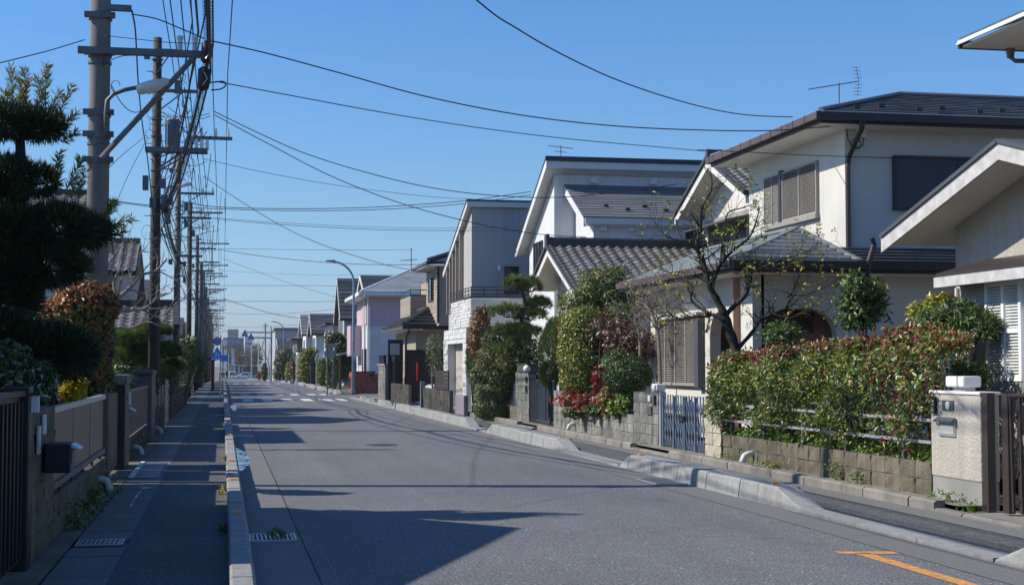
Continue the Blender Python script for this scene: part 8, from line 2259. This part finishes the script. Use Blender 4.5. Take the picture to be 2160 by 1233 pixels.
# fittings: splice closures hanging on the cable at the arm end
for px, py, rr, hh, lab in ((437, 112, .075, .28, 'black cable splice closure hung at the end of the long pole arm'), (431, 168, .085, .30, 'lower black cable splice closure with a white tag wire')):
    q = U(px, py, Y=yf1-.2); r = empty('splice_closure', q, lab, 'cable closure')
    t = MB(); t.tube([q+Vector((.01, 0, hh*.55)), q+Vector((0, 0, hh*.45)), q, q-Vector((0.02, 0, hh*.4)), q-Vector((.02, 0, hh*.5))], [rr*.5, rr, rr*1.05, rr*.9, rr*.4], 10); t.build('shell', mt['wire'], r, smooth=True)
    t = MB(); t.tube([q+Vector((.0, -rr*1.02, .08)), q+Vector((.04, -rr, 0)), q+Vector((-.02, -rr*.98, -.09))], .006, 4); t.build('tag_wire', mt['alum'], r)

# the second pole: brown, transformer on a rack
p2 = util_pole(37.3, 9.75, .125, 'pole_brown', 'brown utility pole carrying a grey transformer on a rack', arms=[(8.4, -.05, 1.0, ()), (6.95, -.05, 1.0, ()), (9.4, -.05, .55, ()), (7.25, .9, 1.85, (1.1, 1.45, 1.75))], bands=14)
x2, y2 = POLE_X, 37.3
za = U(330, 316, Y=y2-.3).z
t = MB(); t.box(x2-.25, x2+1.25, y2-.5, y2-.42, za-.06, za+.05); t.box(x2-.25, x2+1.25, y2-.2, y2-.14, za-.06, za+.05); t.build('rack', mt['steel'], p2)
t = MB(); t.beam((x2+.1, y2-.3, za-.5), (x2+.8, y2-.3, za-.07), .04, .04); t.beam((x2+.1, y2-.3, za-.42), (x2+.75, y2-.3, za+.02), .04, .04); t.build('rack_brace', mt['steel'], p2)
qa, qb = U(348, 313, Y=y2-.32), U(380, 256, Y=y2-.32); cx = (qa.x+qb.x)/2; rt_ = (qb.x-qa.x)/2
t = MB(); t.cyl((cx, y2-.32, qa.z), (cx, y2-.32, qb.z), rt_, 20); t.cyl((cx, y2-.32, qb.z), (cx, y2-.32, qb.z+.04), rt_*1.06, 20, rt_*.9); tr = t.build('transformer', mt['transformer'], p2, smooth=False)
for k in range(3):
    t = MB(); t.cyl((cx-.15+.15*k, y2-.36, qb.z+.04), (cx-.15+.15*k, y2-.36, qb.z+.16), .03, 7, .018); t.build('bushing', mt['porcelain'], tr)
for k in range(5):
    a_ = math.pi*(1.15+.17*k); t = MB(); t.box(cx+math.cos(a_)*rt_*1.02-.012, cx+math.cos(a_)*rt_*1.02+.012, y2-.32+math.sin(a_)*rt_*1.02-.012, y2-.32+math.sin(a_)*rt_*1.02+.012, qa.z+.08, qb.z-.08); t.build('cooling_fin', mt['transformer'], tr)
q = U(425, 300, Y=y2-.3)
for k in range(5):
    t = MB(); t.box(q.x-.42+.13*k, q.x-.34+.13*k, y2-.42, y2-.25, q.z-.18, q.z+.06); t.build('fuse_box', mt['alum'], p2)
q = U(347, 430, Y=y2-.2)
t = MB(); t.box(q.x-.08, q.x+.08, y2-.3, y2-.12, q.z-.22, q.z+.22); t.build('junction_box', mt['transformer'], p2)
t = MB(); t.box(x2-.14, x2+.02, y2-.28, y2-.13, q.z-.1, q.z+.14); t.build('junction_box', mt['steel'], p2)
t = MB(); t.tube([U(a, b, Y=y2-.25) for a, b in ((347, 415), (347, 402), (355, 395), (372, 393))], .03, 7); t.tube([U(a, b, Y=y2-.25) for a, b in ((368, 395), (404, 387))], [.05, .04], 8); t.build('lamp_arm', mt['trim'], p2)
t = MB()
for s in range(4):
    c = U(322+random.uniform(-8, 2), 240+s*14, Y=y2-.2)
    t.tube([(c.x+.1*math.cos(a), y2-.2+.02*a, c.z+.1*math.sin(a)) for a in [i*.7 for i in range(10)]], .006, 4)
for s in range(5):
    c = U(385+s*9, 262+s*9, Y=y2-.25)
    t.tube([(c.x-.2, y2-.25, c.z+.12), (c.x-.05, y2-.3, c.z-.1), (c.x+.15, y2-.25, c.z-.06), (c.x+.28, y2-.22, c.z+.16)], .010, 4)
t.tube([U(a, b, Y=y2-.25) for a, b in ((338, 245), (370, 248), (395, 240), (402, 232))], .012, 4)
t.tube([U(a, b, Y=y2-.25) for a, b in ((395, 238), (384, 222), (386, 206), (398, 205), (404, 214))], .012, 4)
t.build('jumper_wire', mt['wire'], p2)
p3 = util_pole(55.1, 9.4, .115, 'pole_grey', 'weathered grey utility pole beside the tiled gate roof, third of its row', arms=[(7.9, -.05, 1.3, (.9, 1.25)), (7.0, -.05, 1.2, ()), (5.6, -.05, .9, ())], bands=10)
p4 = util_pole(74.7, 9.7, .12, 'pole_brown', 'brown utility pole with a long two wire crossarm, fourth of its row', arms=[(9.2, -.1, 1.6, (.5, 1.0, 1.5)), (7.4, -.05, 1.3, ()), (6.3, -.05, 1.2, ()), (4.9, -.05, .9, ())], bands=10)
p5 = util_pole(96, 9.9, .12, 'pole_brown', 'brown utility pole with a wide top crossarm, fifth of its row', arms=[(9.4, -.1, 2.0, (.8, 1.3, 1.8)), (8.2, 0, 1.4, ()), (6.8, 0, 1.4, ()), (5.6, 0, 1.2, ())], bands=8)
p6 = util_pole(111, 9.2, .2, 'transformer', 'stout grey utility pole with box fittings, sixth of its row', arms=[(9.0, -.1, 2.0, (.9, 1.4, 1.9)), (8.4, -.1, 1.6, ()), (7.0, 0, 1.3, ()), (5.7, 0, 1.2, ())], bands=8)
for i, y in enumerate(PY[6:]):
    pp7 = util_pole(y, 9.6 - .2*(i % 2), .13, ('pole_grey', 'pole_brown')[i % 2], ('seventh', 'eighth', 'ninth', 'tenth', 'eleventh', 'twelfth')[i] + ' utility pole of the row along the shaded walk', arms=[(9.2, -.1, 2.0, (.9, 1.4, 1.9)), (8.0, -.1, 1.7, (1.0, 1.6)), (6.8, 0, 1.3, ()), (5.8, 0, 1.2, ())], bands=6)

# --- jumpers, loops and droppers that tangle round each pole
def tangle(p, y, zs, n, seed, spread=.55, r=.008):
    random.seed(seed)
    x = POLE_X; z0 = gz(y); w = MB()
    for _ in range(n):
        z = z0 + random.uniform(*zs); a = Vector((x+random.uniform(-.15, .3), y-.18, z)); k = random.random()
        if k < .45:
            e = a + Vector((random.uniform(.2, spread*2.2), random.uniform(-.15, .05), random.uniform(-.5, .5)))
            w.tube(sag(a, e, random.uniform(.05, .28), 7), r, 4, caps=False)
        elif k < .75:
            c = a + Vector((random.uniform(-.3, .9), 0, 0)); q = random.uniform(.06, .17)
            w.tube([c+Vector((q*math.cos(t_), .02*t_, q*1.3*math.sin(t_))) for t_ in [i*.7 for i in range(9)]], r*.8, 4, caps=False)
        else:
            c = a + Vector((random.uniform(.2, 1.6), 0, 0)); w.tube(sag(c, c+Vector((random.uniform(-.15, .15), 0, -random.uniform(.4, 1.5))), .04, 5), r, 4, caps=False)
    w.build('jumper_wire', mt['wire'], p, kind='stuff')
    for _ in range(n//7):
        z = z0 + random.uniform(*zs); u = random.choice((-.24, .18, .3, .5)); h = random.uniform(.15, .4)
        b = MB(); b.box(x+u-.07, x+u+.07, y-.3, y-.16, z, z+h); b.build('junction_box', mt['transformer'], p)
def sag(p, q, s, n=14):
    p, q = Vector(p), Vector(q)
    return [p.lerp(q, i/n) - Vector((0, 0, 4*s*(i/n)*(1-i/n))) for i in range(n+1)]
tangle(p2, 37.3, (4.8, 9.3), 46, 1); tangle(p3, 55.1, (4.8, 8.8), 36, 2); tangle(p4, 74.7, (4.6, 9.2), 34, 3, r=.010); tangle(p5, 96, (4.6, 9.4), 26, 4, .8, .009); tangle(p6, 111, (4.6, 9.0), 24, 5, .8, .010)
tangle(p1, 20.2, (4.2, 5.6), 5, 6, .3, .006)
for k, yy in enumerate(PY[6:10]):
    tangle([o for o in bpy.data.objects if o.name.startswith('utility_pole') and abs(o.location.y-yy) < .1][0], yy, (4.6, 9.2), 12, 10+k, .8, .011)
random.seed(5)
# --- wires
def wire(runs, r, label, name='overhead_wire', cat='wire', group=None, n=14, twist=0):
    mb = MB()
    for (p, q, s) in runs: mb.tube(sag(p, q, s, n), r, 5)
    o = mb.build(name, mt['wire'], None, smooth=True)
    return tag(o, label, cat, group)
GRP = 'wires strung from pole to pole along the street'
# heavy telecom bundle: arm end of the first pole, then pole to pole
hx = [xe] + [POLE_X + .18 + .02*k for k in range(1, len(PY))]
hz = [zarm+.02, 5.45, 5.35, 5.35, 5.3] + [5.2 + gz(y) for y in PY[5:]]
pts = [Vector((-.15, 1.5, 6.1))] + [Vector((x, y-.16, z)) for x, y, z in zip(hx, PY, hz)]
b_lab = 'thick black telephone cable bundle carried from pole to pole, thickest of the wires'
runs = [(pts[i], pts[i+1], .35 if i else .15) for i in range(len(pts)-1)]
tcb = wire(runs, .022, b_lab, 'telephone_cable', 'cable', None)
lash = MB()
for (p, q, s) in runs[:3]:
    c = sag(p, q, s, 120)
    for k in range(2, 119):
        d = (c[k+1]-c[k-1]).normalized()
        m = c[k]; rr = .055
        lash.tube([m+Vector((rr*math.cos(a), 0, rr*math.sin(a)-.02))+d*(.1*a/6.28) for a in (0, 1.6, 3.1, 4.7, 6.28)], .0045, 3, caps=False)
lash.build('spiral_hanger', mt['wire'], tcb, kind='stuff')
for k, (dx, dz, r) in enumerate(((-.05, .55, .012), (-.14, .30, .016), (.03, -.25, .016), (-.22, .45, .010), (.06, .12, .012))):
    p_ = [v + Vector((dx + (.0 if i < 2 else random.uniform(-.1, .1)), 0, dz + (0 if i < 2 else random.uniform(-.25, .2)))) for i, v in enumerate(pts)]
    wire([(p_[i], p_[i+1], (.2, .45, .3, .5)[k % 4]) for i in range(len(p_)-1)], r, 'thin black wire of the bundle strung from pole to pole along the street', group=GRP)
# power wires higher up
for k, (dx, z, r) in enumerate(((.55, 8.9, .014), (.75, 8.9, .014), (.95, 8.75, .014), (1.35, 8.9, .013), (1.72, 8.9, .013), (.35, 9.3, .012))):
    p_ = [Vector((POLE_X+dx+.25, 2, z+.1))] + [Vector((POLE_X+dx, y-.15, z + gz(y) + (.0 if i < 3 else .2*math.sin(i*1.7+k)))) for i, y in enumerate(PY[1:])]
    wire([(p_[i], p_[i+1], .45 if i == 0 else .25) for i in range(len(p_)-1)], r, 'high power wire strung from pole to pole along the street', group='power wires strung high along the poles')
# service wires over the road
def cross(pxs, Ys, r, label, n=6, head=()):
    w = list(head) + [U(a, b, Y=y) for (a, b), y in zip(pxs, Ys)]
    r *= .72
    P, _ = resample(w, r, r, n); mb = MB(); mb.tube(P, r, 5)
    o = mb.build('service_wire', mt['wire'], None, smooth=True); return tag(o, label, 'wire')
def lin(y0, y1, n): return [y0 + (y1-y0)*i/(n-1) for i in range(n)]
cross([(438, 85), (560, 112), (720, 155), (900, 204), (1100, 243), (1300, 266), (1500, 275), (1640, 275), (1780, 264)], lin(20.2, 25.55, 9), .014, 'black service wire swooping over the road to the corner of the hipped cream house')
W0, W1 = U(1005, 0, Y=16.0), U(1090, 60, Y=17.57)
cross([(1005, 0), (1090, 60), (1180, 112), (1290, 164), (1400, 203), (1500, 230), (1580, 243), (1672, 247)], lin(16.0, 27.0, 8), .014, 'black service wire dropping from high overhead to the brown eave of the hipped house', head=[W0+(W0-W1)*7+Vector((0, 0, 1.3)), W0+(W0-W1)*3+Vector((0, 0, .28))])
cross([(455, 172), (600, 199), (800, 236), (1000, 268), (1200, 293), (1400, 311), (1489, 319)], lin(20.3, 31.5, 7), .011, 'thin twisted wire passing under the swooping one to the far eave of the hipped house')
cross([(1470, 316), (1600, 322), (1720, 328), (1888, 333)], [25.3, 25.45, 25.5, 25.6], .010, 'thin wire running across the upper wall of the hipped cream house')
cross([(452, 235), (540, 278), (640, 322), (760, 360), (900, 394), (1040, 412), (1180, 416), (1330, 402), (1430, 388)], lin(37.0, 41, 9), .016, 'black wire sagging from the second pole to the kawara roofed house')
cross([(452, 242), (560, 300), (700, 372), (850, 430), (1000, 470), (1130, 493), (1240, 500)], lin(37.2, 44.3, 7), .016, 'black wire falling from the second pole to the white house corner')
cross([(430, 335), (560, 364), (720, 392), (900, 414), (1000, 420)], lin(38, 52, 5), .010, 'very thin wire from the second pole toward the grey shed roof')
cross([(380, 424), (455, 436), (600, 440), (760, 438), (900, 430), (1000, 421), (1120, 404)], lin(56, 58, 7), .020, 'upper straight wire crossing the road from the third pole')
cross([(200, 418), (330, 434), (455, 440), (600, 444), (760, 443), (900, 436), (1000, 427), (1120, 411)], lin(56, 58, 8), .018, 'lower straight wire crossing the road behind the third pole')
cross([(440, 460), (600, 474), (800, 484), (950, 486), (1100, 484), (1260, 474), (1410, 458)], lin(56, 46.6, 7), .014, 'thin wire drooping across the road to the white house')
cross([(440, 458), (600, 470), (800, 479), (950, 481), (1090, 478), (1240, 466), (1400, 449)], lin(56, 46.9, 7), .010, 'thinner wire running just above the drooping one to the white house')
cross([(430, 372), (520, 432), (620, 490), (720, 530), (830, 562), (930, 578)], lin(55, 61.5, 6), .016, 'wire falling from the third pole to the brown tiled house')
cross([(460, 526), (560, 541), (660, 551), (760, 557), (860, 558), (960, 555)], lin(75, 60, 6), .020, 'thick wire bowing across the road from the fourth pole to the grey house')
cross([(460, 524), (600, 526), (760, 527), (870, 526)], lin(76, 70, 4), .012, 'thin level wire from the fourth pole to the upper roof of the brown house')
cross([(470, 630), (520, 645), (570, 660), (620, 669), (660, 672), (700, 668), (740, 660)], lin(97, 118, 7), .026, 'bowed wire crossing low from the fifth pole to the steep grey house')
cross([(455, 602), (560, 602), (660, 602), (740, 603)], lin(97, 92, 4), .018, 'level wire crossing the road from the fifth pole to the lamp side')
cross([(462, 636), (560, 635), (660, 636), (745, 634)], lin(112, 108, 4), .02, 'level wire crossing the road from the sixth pole')
cross([(462, 660), (540, 662), (620, 660), (700, 652), (745, 643)], lin(128, 120, 5), .018, 'level double wire crossing the road from the seventh pole')
cross([(465, 570), (560, 576), (700, 580), (850, 578)], lin(97, 90, 4), .010, 'faint wire from the fifth pole to the roof of the pink house')
cross([(470, 688), (540, 690), (600, 686), (660, 684)], lin(190, 180, 4), .025, 'far level wire crossing the end of the road')
cross([(468, 700), (530, 703), (600, 700), (640, 698)], lin(220, 210, 4), .025, 'furthest level wire crossing the end of the road')
cross([(460, 690), (500, 706), (540, 712), (560, 690)], lin(190, 330, 4), .03, 'wire from the far poles to the distant pole over the grey block')
cross([(470, 545), (620, 600), (760, 640), (780, 645)], lin(76, 88, 4), .012, 'thin wire falling from the fourth pole to the pink house wall')
# wires on the garden side of the first poles
cross([(-40, 142), (60, 118), (120, 102), (178, 84)], [17.5, 18.6, 19.4, 20.2], .010, 'thin wire reaching the first pole from beyond the cloud pruned tree')
cross([(218, 75), (300, 84), (360, 90), (430, 92)], [20.2, 20.15, 20.1, 20.1], .007, 'fine wire stretched just above the long pole arm')
cross([(278, 22), (285, 60), (288, 110), (292, 180), (300, 260), (313, 350), (325, 480)], [20.2, 22, 24, 27, 31, 34.5, 37.1], .018, 'dark wrapped cable dropping from the top bracket of the first pole to the second')
cross([(278, 30), (330, 40), (380, 60), (432, 82)], [20.2, 20.2, 20.2, 20.1], .012, 'short black jumper from the top bracket to the cable at the arm end')
cross([(219, 365), (260, 325), (310, 285)], [20.5, 28, 37.0], .009, 'thin wire from the first pole up to the second pole on the garden side')
cross([(240, 440), (275, 360), (312, 290)], [33, 35, 37.1], .010, 'thin stay wire slanting up to the second pole by the roof')
cross([(228, 424), (320, 436), (400, 445)], [39, 45, 55], .016, 'wire leaving the kawara roof behind the first pole')
cross([(222, 120), (214, 140), (222, 135), (260, 118), (340, 119), (420, 121)], [20.2]*6, .008, 'fine loose loop of wire under the long pole arm')
t = MB(); q0 = [U(a, b, Y=20.1) for a, b in ((440, 175), (470, 172), (476, 180), (465, 188), (445, 190))]; P, _ = resample(q0, .01, .01, 5); t.tube(P, .010, 5)
tag(t.build('cable_loop', mt['wire'], None, smooth=True), 'small loop of spare black cable beside the lower splice closure', 'cable')
# ------------------------------------------------------------------ thin morning air over the far end of the street
hz = MB(); hz.box(-700, 700, -8, 900, -4.2, 22)
ho = hz.build('haze', None, None, kind='stuff', label='thin pale haze over the whole street')
hm = bpy.data.materials.new('haze_air'); hm.use_nodes = True
hm.node_tree.nodes.clear()
_o = hm.node_tree.nodes.new('ShaderNodeOutputMaterial'); _v = hm.node_tree.nodes.new('ShaderNodeVolumePrincipled')
_v.inputs['Color'].default_value = (0.86, 0.92, 1.0, 1); _v.inputs['Density'].default_value = 0.00016; _v.inputs['Anisotropy'].default_value = 0.2
hm.node_tree.links.new(_v.outputs[0], _o.inputs['Volume'])
ho.data.materials.clear(); ho.data.materials.append(hm)
